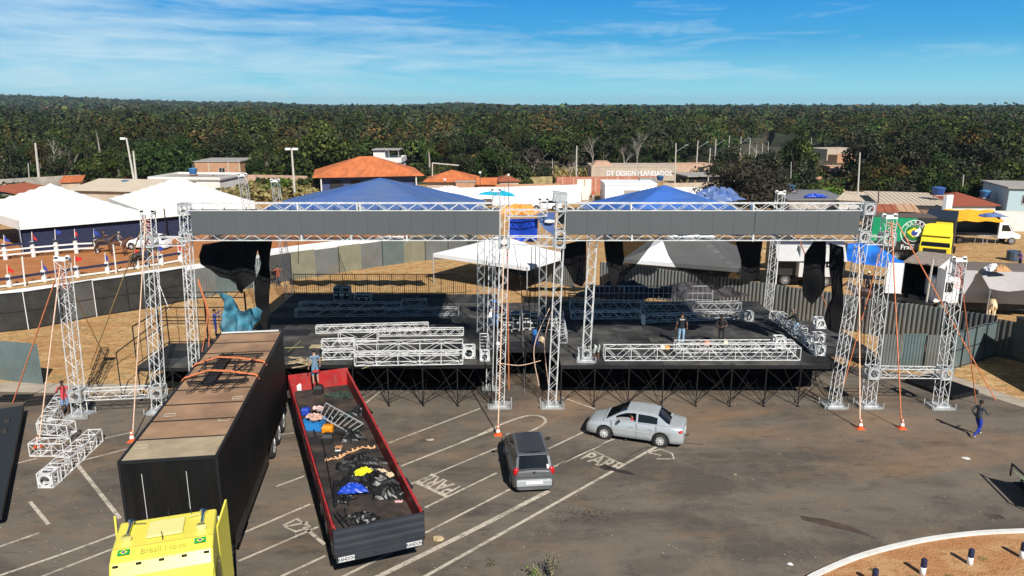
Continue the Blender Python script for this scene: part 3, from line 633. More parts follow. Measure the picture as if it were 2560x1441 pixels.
def block(mb, c, s=.5, r=.024):
    x = s / 2; c = Vector(c)
    for a in (-x, x):
        for b in (-x, x):
            mb.bar(c + Vector((a, b, -x)), c + Vector((a, b, x)), r, 4); mb.bar(c + Vector((a, -x, b)), c + Vector((a, x, b)), r, 4); mb.bar(c + Vector((-x, a, b)), c + Vector((x, a, b)), r, 4)
    for sg in (-1, 1):                                         # plates with a round port
        for ax in range(3):
            ring = []; inn = []
            for k in range(12):
                t = 2 * math.pi * k / 12; m_ = max(abs(math.cos(t)), abs(math.sin(t))); o_ = (math.cos(t) / m_ * x * .95, math.sin(t) / m_ * x * .95); i_ = (math.cos(t) * x * .68, math.sin(t) * x * .68)
                for L_, (e, f) in ((ring, o_), (inn, i_)):
                    q = [e, f]; q.insert(ax, sg * x); L_.append(c + Vector(q))
            mb.add(ring + inn, [(k, (k + 1) % 12, 12 + (k + 1) % 12, 12 + k) for k in range(12)])
    return mb
def tower(name, label, base, top, w=.42, blocks=(), group='truss towers along the stage front', plate=1.0, m=ALU, head=True, bay=.42):
    base = Vector(base); top = Vector(top); t = thing(name, label, 'truss tower', base, 0, group); b = MB()
    if plate:
        b.bx(base.x - plate / 2, base.x + plate / 2, base.y - plate * .4, base.y + plate * .4, base.z + .0, base.z + .1); b.bx(base.x - plate * .32, base.x + plate * .32, base.y - plate * .3, base.y + plate * .3, base.z + .1, base.z + .16)
        for sx_ in (-1, 1):
            for sy_ in (-1, 1): b.bar((base.x + sx_ * plate * .55, base.y + sy_ * plate * .36, base.z + .01), (base.x + sx_ * plate * .55, base.y + sy_ * plate * .36, base.z + .3), .03, 5)
        b.build('base_plate', GALV, t)
    truss(MB_ := MB(), base + Vector((0, 0, .1 if plate else 0)), top, w, bay=bay, r=.021); MB_.build('mast', m, t)
    for z in blocks:
        f = (z - base.z) / (top.z - base.z); b = MB(); block(b, base.lerp(top, f), w + .09); b.build('sleeve_block', ALUD, t)
    if head:
        b = MB(); c = top; b.bx(c.x - w * .6, c.x + w * .6, c.y - w * .5, c.y + w * .5, c.z, c.z + .06); b.bx(c.x - w * .7, c.x + w * .7, c.y - .05, c.y + .05, c.z + .06, c.z + .14)
        for s_ in (-1, 1): b.lathe((c.x + s_ * w * .55, c.y - .05, c.z + .12), [(.1, 0), (.1, .1)], 10, 'y')
        b.build('pulley_head', WHT, t)
    return t
def beam(label, p, q, w=.38, h=None, name='truss_beam', group=None, m=ALU, bay=.5, batten=0, r=.021, plates=()):
    p = Vector(p); q = Vector(q); t = thing(name, label, 'truss', p, 0, group); b = MB(); truss(b, p, q, w, h, r, bay, batten=batten); b.build('lattice', m, t)
    if plates:
        b = MB()
        for f in plates:
            c = p.lerp(q, f); b.box(c, (.06 if abs((q - p).x) > .5 else w + .04, w + .06 if abs((q - p).x) > .5 else .06, (h or w) + .06))
        b.build('joint_plate', m, t)
    return t
YF = 33.2; ZS = 2.15
tw = []
tower('truss_tower', 'leftmost front truss tower, shorter than its neighbour, with red webbing near its head', (-20.13, 32.07, 0), (-19.9, 32.1, 7.4), .46, (1.05,), bay=.45)
tower('truss_tower', 'tall left truss tower beside the black box trailer, joined by the low cross truss', (-16.62, 32.5, 0), (-16.1, 32.55, 9.4), .46, (1.05, 8.2), bay=.45)
tower('truss_tower', 'truss column under the left end of the left LED frame, behind the trailer', (-15.15, YF, 0), (-14.72, YF, 9.75), .36, (8.28, 9.55), head=False, bay=.36)
tower('truss_tower', 'truss column at the right end of the left LED frame, wrapped with an orange strap', (-.58, YF, 0), (-.30, YF, 9.85), .40, (8.0,), head=False, bay=.36)
tower('truss_tower', 'truss column at the left end of the right LED frame, standing by the silver cars', (1.92, YF, 0), (2.22, YF, 9.85), .38, (8.0, 8.35, 9.65), head=False, bay=.4)
tower('truss_tower', 'truss column at the right end of the right LED frame', (15.45, YF, 0), (16.02, YF, 9.75), .40, (8.28, 9.55), head=False, bay=.42)
tower('truss_tower', 'tall right truss tower, inner one of the pair joined by the low cross truss', (17.12, YF, 0), (17.06, YF + .05, 9.1), .46, (1.75, 8.15), bay=.45)
tower('truss_tower', 'rightmost truss tower, outer one of the right pair', (20.5, 33.1, 0), (20.42, 33.15, 7.15), .46, (1.75,), bay=.45)
# second columns close behind (inner roof towers)
GB = 'roof towers standing behind the LED frames'
tower('roof_tower', 'roof tower standing on the front left corner of the right stage', (3.54, 33.62, ZS), (3.75, 33.62, 8.7), .36, (ZS + .42,), GB, .8, head=False, bay=.36)
tower('roof_tower', 'twin roof tower just left of the centre orange strap', (-1.15, 35.4, 0), (-.9, 35.4, 9.0), .32, (), GB, .6, head=False, bay=.32)
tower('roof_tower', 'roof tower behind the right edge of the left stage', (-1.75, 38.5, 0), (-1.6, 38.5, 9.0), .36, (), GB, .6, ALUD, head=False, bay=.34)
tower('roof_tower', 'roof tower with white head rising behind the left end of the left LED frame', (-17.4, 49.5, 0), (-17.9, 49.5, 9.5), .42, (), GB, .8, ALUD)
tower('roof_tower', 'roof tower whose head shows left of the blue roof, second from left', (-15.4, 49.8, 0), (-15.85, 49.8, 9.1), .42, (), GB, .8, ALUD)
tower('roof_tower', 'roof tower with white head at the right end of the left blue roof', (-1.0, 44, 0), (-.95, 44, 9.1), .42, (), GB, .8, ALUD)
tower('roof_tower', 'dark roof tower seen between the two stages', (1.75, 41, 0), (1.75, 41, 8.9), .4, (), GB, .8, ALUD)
tower('roof_tower', 'roof tower with white head behind the right end of the right LED frame', (16.1, 45, 0), (16.3, 45, 8.85), .42, (), GB, .8)
# beams of the LED frames and links
beam('top truss of the left LED frame', (-14.5, YF, 9.62), (-.5, YF, 9.62), .34, .32, plates=(.35, .54, .55), bay=.46)
beam('bottom truss of the left LED frame', (-14.55, YF, 8.25), (-.55, YF, 8.25), .34, .30, plates=(.36, .52, .7), bay=.46)
beam('top truss of the right LED frame', (2.4, YF, 9.62), (15.75, YF, 9.62), .34, .32, plates=(.22, .63), bay=.46)
beam('bottom truss of the right LED frame', (2.35, YF, 8.25), (15.7, YF, 8.25), .34, .30, plates=(.23, .64), bay=.46)
beam('low cross truss joining the two left towers', (-19.7, 32.1, 1.05), (-16.95, 32.45, 1.05), .44, .44, bay=.55)
beam('low cross truss joining the two right towers', (17.45, YF, 1.75), (20.2, 33.1, 1.75), .44, .44, bay=.55)
beam('short link truss from the tall left tower to the left LED frame', (-16.0, 32.6, 8.15), (-14.9, YF, 8.05), .42, .36, bay=.5)
beam('short link truss between the two LED frames over the gap', (-.2, YF, 8.05), (1.85, YF, 8.05), .42, .42, bay=.55)
beam('short link truss from the right LED frame to the tall right tower', (16.05, YF, 8.1), (16.8, YF, 8.1), .42, .36, bay=.5)
beam('upper truss crossing between the two roofs behind the link truss', (-.3, 36, 8.95), (1.7, 36, 8.95), .34, .3, bay=.4)
for s_, x0, x1, yb in (('left', -14.1, -1.8, 46.4), ('right', 4.3, 13.1, 45.5)):
    for y in (34.2, yb): beam('eave truss of the %s roof, %s side' % (s_, 'front' if y < 40 else 'rear'), (x0, y, 8.15), (x1, y, 8.15), .3, .3, name='roof_beam', m=ALUD, bay=.5)
    for k, x in enumerate((x0, x1)): beam('eave truss on the %s side of the %s roof' % (('left', 'right')[k], s_), (x, 34.4, 8.12), (x, yb, 8.12), .3, .3, name='roof_beam', m=ALUD, bay=.5)
# ---------- LED screens ----------
def led(label, x0, x1, n, gap=()):
    t = thing('led_screen', label, 'LED screen', ((x0 + x1) / 2, YF - .1, 8.38)); w = (x1 - x0) / n
    for i in range(n):
        b = MB(); b.bx(x0 + i * w + .002, x0 + (i + 1) * w - .002 - (.015 if i in gap else 0), YF - .22, YF - .06, 8.38, 9.44)
        b.build('led_cabinet', LEDM, t, bevel=.004)
    b = MB()
    for i in range(n): b.bx(x0 + i * w + .1, x0 + (i + 1) * w - .1, YF - .06, YF + .04, 8.5, 9.3); b.bar((x0 + (i + .5) * w, YF - .02, 9.44), (x0 + (i + .5) * w, YF - .02, 9.6), .02, 4)
    b.build('rear_housing', BLKM, t); return t
led('long blank grey LED banner in the left frame, nearest the white tents', -14.42, -.58, 14)
led('long blank grey LED banner in the right frame, in front of the smaller blue roof', 2.42, 15.62, 14, (8,))
# ---------- roofs ----------
def roof(label, x0, x1, y0, y1, ze, pk, m, sag=.10):
    t = thing('canopy_roof', label, 'roof', ((x0 + x1) / 2, (y0 + y1) / 2, ze)); b = MB(); N = 44; V = []
    px_, py_, pz_ = pk
    for j in range(N + 1):
        for i in range(N + 1):
            u, v = i / N * 2 - 1, j / N * 2 - 1; s = max(abs(u), abs(v)); X = px_ + (u * ((x1 - px_) if u > 0 else (px_ - x0))); Y = py_ + (v * ((y1 - py_) if v > 0 else (py_ - y0)))
            tt = 1 - s; z = ze + (pz_ - ze) * tt - sag * math.sin(math.pi * min(1, tt * 1.1)) * (1 - abs(min(abs(u), abs(v)) / max(s, 1e-6)) ** 3) * .5
            z += (.03 * math.sin(X * 2.1 + Y * 1.3) + .045 * math.sin(26 * math.atan2(v + .001, u) + 3 * s)) * s * (1.1 - s * .5)
            V.append((X, Y, z))
    b.add(V, [(j * (N + 1) + i, j * (N + 1) + i + 1, (j + 1) * (N + 1) + i + 1, (j + 1) * (N + 1) + i) for j in range(N) for i in range(N)]); b.build('tarpaulin', m, t, True)
    e = MB(); x0 += .15; x1 -= .15; y0 += .15; y1 -= .15; c = Vector((px_, py_, pz_ - .35)); e.tube([(x0, y0, ze - .3), c], .05); e.tube([(x1, y0, ze - .3), c], .05); e.tube([(x0, y1, ze - .3), c], .05); e.tube([(x1, y1, ze - .3), c], .05)
    e.build('rafter', ALUD, t)
    return t
roof('large faded blue tarpaulin hip roof over the left stage', -14.2, -1.7, 34.2, 46.5, 8.3, (-7.18, 40.5, 10.24), BLUET)
roof('smaller blue tarpaulin hip roof over the right stage', 4.2, 13.2, 34.2, 45.6, 8.15, (8.18, 40.0, 9.9), mat('royal blue tarpaulin', (.05, .15, .50), .5, dirt=.55, dcol=(.12, .19, .38), ds=.8, var=.25, vs=.6, bump=.8, bs=4, stretch=(.35, 1.6, .35)))
for s_, x0, x1, y_ in (('left', -15.5, -4.5, 51.8), ('right', 3.1, 12.5, 49.3)):  # unseen cloths added to lengthen the scalloped shadows of the roofs
    b = MB(); n = 70; V = []; rd = random.Random(int(x1))
    for i in range(n + 1):
        x = x0 + (x1 - x0) * i / n; lo = 6.6 - 1.1 * abs(math.sin((x - x0) * .95)) - .5 * math.sin(x * .7); dy = .12 * math.sin(x * 4)
        zt_ = 7.4; lo = max(lo - .8, 5.7 if s_ == 'left' else 6.3); V += [(x, y_ + dy, zt_), (x, y_ + dy * 1.5, (zt_ + lo) / 2), (x, y_ + dy * 2, lo)]
    b.add(V, [(3 * i + j, 3 * i + 3 + j, 3 * i + 4 + j, 3 * i + 1 + j) for i in range(n) for j in (0, 1)]); tag(b.build('rear_shade_drape', NET, smooth=True), 'scalloped black cloth added out of sight to deepen the shade behind the %s roof' % s_, 'curtain')
# ---------- decks ----------
D2 = mat('stage plywood worn', (.055, .056, .056), .75, spec=.15, var=.5, vs=1.4, dirt=.7, dcol=(.17, .15, .12), ds=.8, bump=.2)
D3 = mat('stage plywood dark', (.020, .021, .024), .75, spec=.15, var=.4, vs=1, dirt=.4, dcol=(.09, .085, .08), ds=.7, bump=.2)
def stage(name, label, x0, x1, y0, y1, z, shade_sheet=1.25, px=8, rows=5, dw=1.6, mats=(DECK, D2, D3), side=True):
    t = thing(name, label, 'stage', ((x0 + x1) / 2, (y0 + y1) / 2, 0)); rd = random.Random(int(x0 * 7)); b = MB(); nx = max(1, round((x1 - x0) / dw)); ny = max(1, round((y1 - y0) / 1.1)); w = (x1 - x0) / nx; l = (y1 - y0) / ny
    for i in range(nx):
        for j in range(ny): b.cm = rd.choice((0, 0, 1, 1, 2)); dz = rd.uniform(0, .004); b.bx(x0 + i * w + .006, x0 + (i + 1) * w - .006, y0 + j * l + .006, y0 + (j + 1) * l - .006, z - .05, z + dz)
    b.build('deck', mats, t); b = MB(); b.bx(x0 + .02, x1 - .02, y0 + .02, y1 - .02, z - .24, z - .055); b.build('deck_frame', BLKM, t)
    if shade_sheet:  # sheet set back under the deck; its black stands in for shade
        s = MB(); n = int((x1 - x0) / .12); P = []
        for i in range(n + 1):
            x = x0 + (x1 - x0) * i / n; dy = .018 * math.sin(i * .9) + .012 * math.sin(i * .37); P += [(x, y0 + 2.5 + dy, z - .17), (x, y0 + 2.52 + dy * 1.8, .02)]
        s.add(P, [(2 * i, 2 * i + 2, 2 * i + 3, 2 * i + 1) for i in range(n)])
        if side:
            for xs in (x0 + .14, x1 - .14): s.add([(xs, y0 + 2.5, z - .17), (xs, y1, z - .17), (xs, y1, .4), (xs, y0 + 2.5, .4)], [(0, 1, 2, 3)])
        s.build('shade_sheet', MATTBLK, t, True)
    nr = px; ww = (x1 - x0) / nr
    for j in range(rows):
        y = y0 + .02 + (y1 - y0 - .1) * j / max(1, rows - 1)
        for i in range(nr + 1):
            x = min(max(x0 + i * ww, x0 + .04), x1 - .04); b = MB(); b.bar((x, y, 0), (x, y, z - .06), .03, 6)
            b.box((x, y, .01), (.14, .14, .02)); b.build('scaffold_leg', BLKM, t)
            if i < nr and j < 3:
                b = MB(); xa, xb = x, x0 + (i + 1) * ww; c = (xa + xb) / 2
                if i % 2: b.bar((xa, y + .03, z - .25), (xb, y + .03, .12), .017, 4); b.bar((c, y - .02, z - .2), (xa + .1, y - .02, .5), .014, 4)
                else: b.bar((xa, y + .03, .12), (xb, y + .03, z - .25), .017, 4); b.bar((c, y - .02, z - .2), (xb - .1, y - .02, .5), .014, 4)
                b.bar((xa, y + .05, .12 if i % 2 else z - .25), ((xa + xb) / 2, y + .05, z * .55), .014, 4); b.bar((xa, y, .3), (xb, y + 1.2, .9), .014, 4); b.bar((xb, y, .1), (c, y + 1.4, 1.3), .014, 4); b.build('brace', BLKM, t)
    for i in range(0, nr + 1, 2):
        x = min(max(x0 + i * ww, x0 + .04), x1 - .04); b = MB(); step = (y1 - y0 - .1) / max(1, rows - 1)
        b.bar((x, y0 + .02, .15), (x, y0 + step, z - .3), .016, 4); b.bar((x, y0 + step, .15), (x, y0 + .02, z - .3), .016, 4); b.build('brace', BLKM, t)
    return t
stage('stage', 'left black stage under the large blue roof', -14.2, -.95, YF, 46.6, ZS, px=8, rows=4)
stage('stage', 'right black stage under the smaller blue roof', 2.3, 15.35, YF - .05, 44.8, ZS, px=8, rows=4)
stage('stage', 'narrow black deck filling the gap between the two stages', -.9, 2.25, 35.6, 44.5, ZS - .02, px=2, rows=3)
stage('side_platform', 'low dark side platform right of the right stage', 15.9, 18.9, 36.6, 42.5, 1.55, shade_sheet=0, px=2, rows=3)
stage('side_platform', 'dark side platform with shade sheet left of the black trailer top', -18.2, -14.8, 33.9, 37.6, 1.75, shade_sheet=1.1, px=2, rows=3)
# guard rails
def rail(label, p, q, h=1.15, n=14, m=BLKM, mid=False, r=.02, infill=True):
    p = Vector(p); q = Vector(q); t = thing('guard_rail', label, 'railing', p); b = MB()
    b.bar(p + Vector((0, 0, h)), q + Vector((0, 0, h)), r * 1.3, 5); b.bar(p + Vector((0, 0, .12)), q + Vector((0, 0, .12)), r, 4)
    if mid: b.bar(p + Vector((0, 0, h * .55)), q + Vector((0, 0, h * .55)), r, 4)
    b.build('rail', m, t); b = MB()
    for i in range(n + 1): c = p.lerp(q, i / n); b.bar(c, c + Vector((0, 0, h)), r * (1.3 if i % 6 == 0 else .6), 4)
    b.build('baluster', m, t)
rail('long black guard rail across the rear of the left stage', (-14.1, 46.5, ZS), (-3.0, 46.5, ZS), 1.35, 84)
rail('dark guard rail across the rear of the right stage', (3.3, 44.7, ZS), (12.5, 44.7, ZS), 1.0, 30, ALUD, True)
for k, (a, c) in enumerate((((-18.2, 37.5, 1.75), (-14.9, 37.5, 1.75)), ((-18.2, 34, 1.75), (-18.2, 37.5, 1.75)))):
    rail(('rear', 'left side')[k] + ' guard rail frame of the dark side platform', a, c, 2.0, 6, BLKM, True, .025)
gt = thing('gantry_frame', 'black steel frame standing behind the left side platform', 'frame', (-19, 38, 0)); b = MB()
for x in (-19.2, -16.6, -14.4): b.bar((x, 38.6, 0), (x, 38.6, 4.3), .05, 5)
for z in (4.3, 4.0, 2.9, 2.7): b.bar((-19.2, 38.6, z), (-14.4, 38.6, z), .03, 4)
for k in range(9): b.bar((-19.2 + k * .6, 38.6, 4.0), (-19.2 + k * .6 + .3, 38.6, 4.3), .02, 4)
b.bar((-19.2, 38.6, 2.9), (-17.9, 38.6, 4.0), .025, 4); b.bar((-19.2, 38.6, 2.7), (-19.2, 34.1, 2.4), .03, 4); b.bar((-19.2, 34.1, 0), (-19.2, 34.1, 2.4), .03, 4); b.build('lattice', BLKM, gt)
# ---------- trusses lying about ----------
LG = 'trusses lying on the left stage'; RG = 'trusses lying on the right stage'
def lying(label, a, b_, z, w=.38, h=None, grp=None, m=ALU, bay=.42, batten=0, r=.024, lift=0):
    p = G(*a, z); q = G(*b_, z); h = h or w; o = Vector((0, w / 2, h / 2 + .02 + lift)); return beam(label, p + o, q + o, w, h, 'loose_truss', grp, m, bay, batten, r)
lying('upper left truss of the four short rows on the left stage', (789, 835), (1070, 827), ZS, .36, grp=LG)
lying('truss ending under the roof shade line on the right of the left stage', (946, 842), (1158, 840), ZS, .34, grp=LG)
lying('short two bay truss in front of the upper rows on the left stage', (846, 856), (943, 855), ZS, .5, .5, grp=LG, bay=.9)
lying('rear big truss in the bright pile on the left stage', (888, 893), (1156, 889), ZS, .6, .62, grp=LG, bay=1.05, batten=1)
lying('front big truss in the bright pile, nearest the left stage edge', (886, 916), (1156, 912), ZS, .5, .55, grp=LG, bay=1.05, batten=1)
lying('lower truss left of the big pile on the left stage', (806, 901), (885, 899), ZS, .36, grp=LG)
lying('upper truss resting left of the big pile on the left stage', (804, 893), (884, 890), ZS, .4, grp=LG, lift=.38)
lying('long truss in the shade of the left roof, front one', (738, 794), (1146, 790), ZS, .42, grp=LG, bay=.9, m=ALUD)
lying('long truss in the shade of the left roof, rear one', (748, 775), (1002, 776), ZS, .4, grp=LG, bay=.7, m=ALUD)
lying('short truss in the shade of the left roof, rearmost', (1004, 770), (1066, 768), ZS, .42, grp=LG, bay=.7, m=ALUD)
def blk(label, px, z, s=.55, grp=None, m=ALU, lift=0, name='corner_block'):
    p = G(*px, z); b = MB(); block(b, p + Vector((0, s / 2, s / 2 + lift)), s); tag(b.build(name, m), label, 'truss block', grp)
blk('cube corner block right of the bright truss pile on the left stage', (1172, 897), ZS, .55)
blk('cube corner block at the left end of the long front truss', (1459, 903), ZS, .5)
blk('cube corner block behind the left roof tower of the right stage', (1474, 803), ZS, .45)
blk('cube corner block at the right end of the rear truss row', (1872, 804), ZS, .5, m=ALUD)
lying('long bright truss along the front edge of the right stage', (1512, 903), (2000, 902), ZS, .62, .6, grp=RG, bay=.62, batten=2)
lying('second bright truss just behind the long front truss', (1690, 884), (1985, 882), ZS, .5, .5, grp=RG, bay=.5, batten=2)
lying('rear truss at the left of the right stage', (1428, 799), (1602, 798), ZS, .4, grp=RG)
lying('slanting rear truss at the right of the right stage', (1612, 808), (1858, 798), ZS, .38, grp=RG)
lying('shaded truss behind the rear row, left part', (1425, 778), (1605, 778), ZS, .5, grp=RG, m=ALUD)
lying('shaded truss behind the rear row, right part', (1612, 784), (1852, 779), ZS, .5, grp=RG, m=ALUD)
lying('rusty low truss at the back rail of the right stage', (1422, 760), (1580, 762), ZS, .5, grp=RG, m=mat('rusty truss', (.16, .07, .05), .7, var=.3), bay=.9)
b = MB(); p = G(1608, 812, ZS); b.bx(p.x - .05, p.x + .1, p.y - .05, p.y + .4, ZS, ZS + .52); tag(b.build('upright_plate', WHT), 'white upright end plate between the two rear trusses', 'plate')
# truss pile along the right edge of the right stage
E0 = [((1935, 800), (1992, 842)), ((1985, 838), (2040, 880)), ((1950, 812), (2010, 856))]
for k, (a, c) in enumerate(E0): lying(('far', 'near', 'middle')[k] + ' truss of the tangled pile along the right edge of the right stage', a, c, ZS, .42, grp='truss pile on the right stage edge', lift=.02 + .22 * (k == 2))
blk('white cube block on top of the pile behind the right column', (2050, 842), ZS, .5, lift=.45); blk('white cube block under another one behind the right column', (2050, 860), ZS, .5); blk('round ported cube block at the near end of the right edge pile', (2050, 890), ZS, .52)
blk('small white cube block in the middle of the right edge pile', (2020, 862), ZS, .4); blk('white cube block sitting on the right end of the long front truss', (1950, 882), ZS, .5, lift=.25)
lying('truss pointing backwards with round end beside the right frame column', (1408, 862), (1398, 800), ZS, .44, grp=RG, bay=.45)
lad = MB(); p0, p1, p2, p3 = G(1200, 905, ZS), G(1224, 905, ZS), G(1221, 838, ZS), G(1200, 838, ZS)
for a, c in ((p0, p3), (p1, p2)): lad.bar(a + Vector((0, 0, .08)), c + Vector((0, 0, .08)), .035, 5)
for k in range(9): lad.bar(p0.lerp(p3, k / 8) + Vector((0, 0, .08)), p1.lerp(p2, k / 8) + Vector((0, 0, .08)), .028, 4)
block(lad, (p0 + p1) / 2 + Vector((0, .25, .22)), .42); tag(lad.build('loose_truss', ALU), 'flat ladder-like truss section at the right edge of the left stage', 'truss', LG)
# ground, lower left
GG = 'trusses lying on the asphalt by the left towers'
def gtr(label, a, c, w, lift=0, bay=.55): lying(label, a, c, 0, w, grp=GG, bay=bay, batten=1, r=.026, lift=lift)
p = G(130, 1222); q = G(228, 1092)
gtr('long truss lying diagonally on the asphalt with a round ported end', (118, 1218), (232, 1112), .55)
b = MB(); block(b, G(118, 1218) + Vector((0, .2, .3)), .56); tag(b.build('corner_block', ALU), 'cube block with round port at the near end of the diagonal truss', 'truss block')
gtr('short truss lying crosswise at the foot of the leftmost strap', (75, 1142), (160, 1142), .55); gtr('short truss stacked on the crosswise one behind it', (100, 1106), (175, 1112), .5, .35)
gtr('truss running back from the pile towards the man in red', (105, 1085), (150, 1015), .5)
# grates and racks
def grate(label, c, lx, ly, rz, n, z=.02, m=BLKM, name='steel_grate', lay=1):
    t = thing(name, label, 'grate', (c.x, c.y, 0), rz); b = MB()
    for k in range(lay):
        zz = z + k * .08
        for i in range(n + 1): x = -lx / 2 + lx * i / n; b.box((x, 0, zz + .02), (.045, ly, .05))
        for y in (-ly / 2, ly / 2, 0): b.box((0, y, zz + .03), (lx, .05, .055))
    M = WM[t]; b.v = [tuple(M @ Vector(p)) for p in b.v]; b.build('bars', m, t)
grate('dark mesh panel lying on the asphalt left of the man in red', G(110, 1003), 1.5, 1.1, .25, 12); grate('dark mesh panel at the left edge beside the low black slab', G(35, 998), 1.4, .8, .05, 12)
grate('stack of black slatted frames under the right low cross truss', G(2352, 972), 1.9, 2.6, .42, 14, lay=3)
b = MB(); truss(b, G(232, 965) + Vector((0, 0, .1)), G(262, 880) + Vector((0, .0, .1)), .4, .3, bay=.4); tag(b.build('loose_truss', BLKM), 'black ladder truss lying on dry grass behind the left towers', 'truss')
# ---------- flight cases, drums, tools ----------
CASE = mat('flight case black', (.02, .02, .022), .5, var=.2)
def fcase(label, c, s, rz=0, grp='flight cases', lid=True):
    t = thing('flight_case', label, 'flight case', c, rz, grp); x, y, z = s; b = MB(); M = WM[t]
    b.bx(-x / 2, x / 2, -y / 2, y / 2, .12, z); b.v = [tuple(M @ Vector(p)) for p in b.v]; b.build('case_body', CASE, t, bevel=.01)
    b = MB()
    for a in (-x / 2, x / 2):
        for d in (-y / 2, y / 2): b.bar((a, d, .12), (a, d, z), .022, 4); b.lathe((a * .8, d * .8, 0), [(.05, 0), (.05, .12)], 8)
        for d in (.12, z, z * .7): b.bar((a, -y / 2, d), (a, y / 2, d), .02, 4)
    for d in (-y / 2, y / 2):
        for e_ in (.12, z, z * .7): b.bar((-x / 2, d, e_), (x / 2, d, e_), .02, 4)
    for a in (-x * .25, x * .25): b.box((a, -y / 2 - .012, z * .5), (.14, .03, .1))
    b.v = [tuple(M @ Vector(p)) for p in b.v]; b.build('edge_trim', ALU, t)
for k, (px, s) in enumerate((((1268, 826), (.62, .6, .78)), ((1288, 824), (.5, .6, .95)), ((1316, 822), (.42, .6, .95)), ((1334, 821), (.42, .6, .8)), ((1370, 826), (.9, .6, .72)))):
    fcase(('leftmost black', 'second black', 'narrow tall', 'narrow low', 'wide')[k] + ' flight case with silver edges in the row between the stages', G(*px, ZS), s)
fcase('left one of two shaded flight cases at the rear of the left stage', G(849, 752, ZS), (.55, .55, .9)); fcase('right one of two shaded flight cases at the rear of the left stage', G(866, 752, ZS), (.55, .55, .9)); fcase('low shaded flight case alone at the rear of the left stage', G(909, 756, ZS), (.95, .6, .55))
def sm(name, label, cat, b, m, **k): return tag(b.build(name, m, **k), label, cat)
c = G(1338, 862, ZS); b = MB(); b.lathe(c, [(.16, 0), (.17, .05), (.17, .42), (.1, .5), (.04, .5)], 12); sm('plastic_drum', 'dark blue plastic drum on the deck between the stages', 'drum', b, mat('drum blue', (.02, .05, .16), .4))
c = G(1337, 840, ZS); b = MB(); b.lathe(c, [(.12, 0), (.13, .3), (.06, .34)], 10); sm('water_jug', 'small bright blue jug behind the dark drum', 'jug', b, mat('jug blue', (.04, .17, .5), .3))
c = G(1354, 858, ZS); b = MB(); b.blob(c + Vector((0, 0, .18)), (.17, .14, .18), 8, 5, .3, 3); sm('tool_bag', 'beige cloth bag on the deck beside the blue drum', 'bag', b, mat('beige cloth', (.6, .45, .28), .9, var=.3))
pr_ = MB()
for k in range(14):
    a = Vector((rd.uniform(0, 1), rd.uniform(0, 1))); q = G(738 + a.x * 58, 917 - a.y * 22, ZS + .03); pr_.box(q + Vector((0, 0, .02 * k % .1)), (rd.uniform(.4, 1.4), .09, .03), rd.uniform(-.5, .5))
sm('timber_offcuts', 'scattered timber offcuts near the front left of the left stage', 'timber', pr_, WOOD)
b = MB(); q = G(790, 871, ZS); b.bx(q.x - .35, q.x + .35, q.y, q.y + .5, ZS, ZS + .03); sm('plywood_scrap', 'small yellowish frame left of the stacked trusses', 'plywood', b, WOOD)
for (px, col, lb, s_) in (((1668, 873), (.75, .3, .03), 'orange hard hat resting beside the long front truss', .15), ((1656, 872), (.75, .72, .6), 'cream bucket left of the orange hard hat', .15), ((1810, 860), (.7, .6, .4), 'tan box behind the long front truss at the crouching worker', .2), ((1766, 862), (.55, .16, .05), 'rust coloured toolbox on the right stage between the two workers', .2), ((1744, 846), (.02, .02, .02), 'black cable heap on the right stage behind the standing worker', .35), ((1245, 862), (.8, .8, .8), 'white cloth on the gap deck near the centre column', .12)):
    c = G(*px, ZS); b = MB(); b.lathe(c, [(s_, 0), (s_, s_ * .5), (s_ * .75, s_ * 1.1), (.02, s_ * 1.3)] if 'cable' not in lb else [(s_, 0), (s_ * .9, .06), (.1, .12)], 10); sm('stage_clutter', lb, lb.split()[-1] if False else ('hard hat' if 'hat' in lb else 'bucket' if 'bucket' in lb else 'box' if 'box' in lb else 'cloth' if 'cloth' in lb else 'cable'), b, mat('clutter', col, .6))
pl = MB(); q = G(1222, 812, ZS); pl.box(q + Vector((.1, .3, .3)), (.3, .06, 1.0), 0, Matrix.Rotation(R(-28), 3, 'X') @ Matrix.Rotation(R(18), 3, 'Y')); sm('leaning_panel', 'pale metal panel leaning at the right edge of the left stage', 'panel', pl, ALUD)
for y_ in (35.5, 37.2, 39):
    pass
tp = MB(); TAPE = mat('yellow tape', (.55, .5, .2), .8)
for a, c in (((712, 870), (760, 868)), ((720, 880), (752, 852)), ((1060, 846), (1064, 862)), ((905, 922), (925, 915))): tp.bar(G(*a, ZS + .012), G(*c, ZS + .012), .012, 3)
sm('floor_tape', 'thin yellow tape marks on the left stage deck', 'tape', tp, TAPE)
# ---------- drapes ----------
def drape(name, label, cat, poly, D, m, sp=.22, amp=.12, fr=5.0, base=0, tilt=0, sm_=True):
    P = [A(x, y, D) for x, y in poly]; b = MB(); zt = max(p.z for p in P)
    b.sheet([(p.x, p.z) for p in P], sp, lambda u, v: (u, D + amp * math.sin(u * fr + .6 * math.sin(v * 2.1)) * min(1, .25 + (zt - v) * .35) + .4 * amp * math.sin(v * 3.3 + u * 2) + tilt * (zt - v), v)); return tag(b.build(name, m, smooth=sm_), label, cat)
drape('stage_drape', 'big black net curtain bunched at the left side of the left roof', 'curtain', [(504, 612), (590, 598), (650, 598), (634, 668), (640, 700), (612, 722), (602, 738), (588, 728), (586, 706), (552, 692), (532, 672), (502, 660), (498, 640)], 35.2, NET, amp=.25, fr=4)
drape('stage_drape', 'narrow black net curtain hanging left of the left stage rear', 'curtain', [(640, 598), (680, 598), (676, 660), (674, 700), (668, 800), (664, 842), (648, 800), (640, 760), (640, 700), (650, 660)], 35.6, NET, amp=.2)
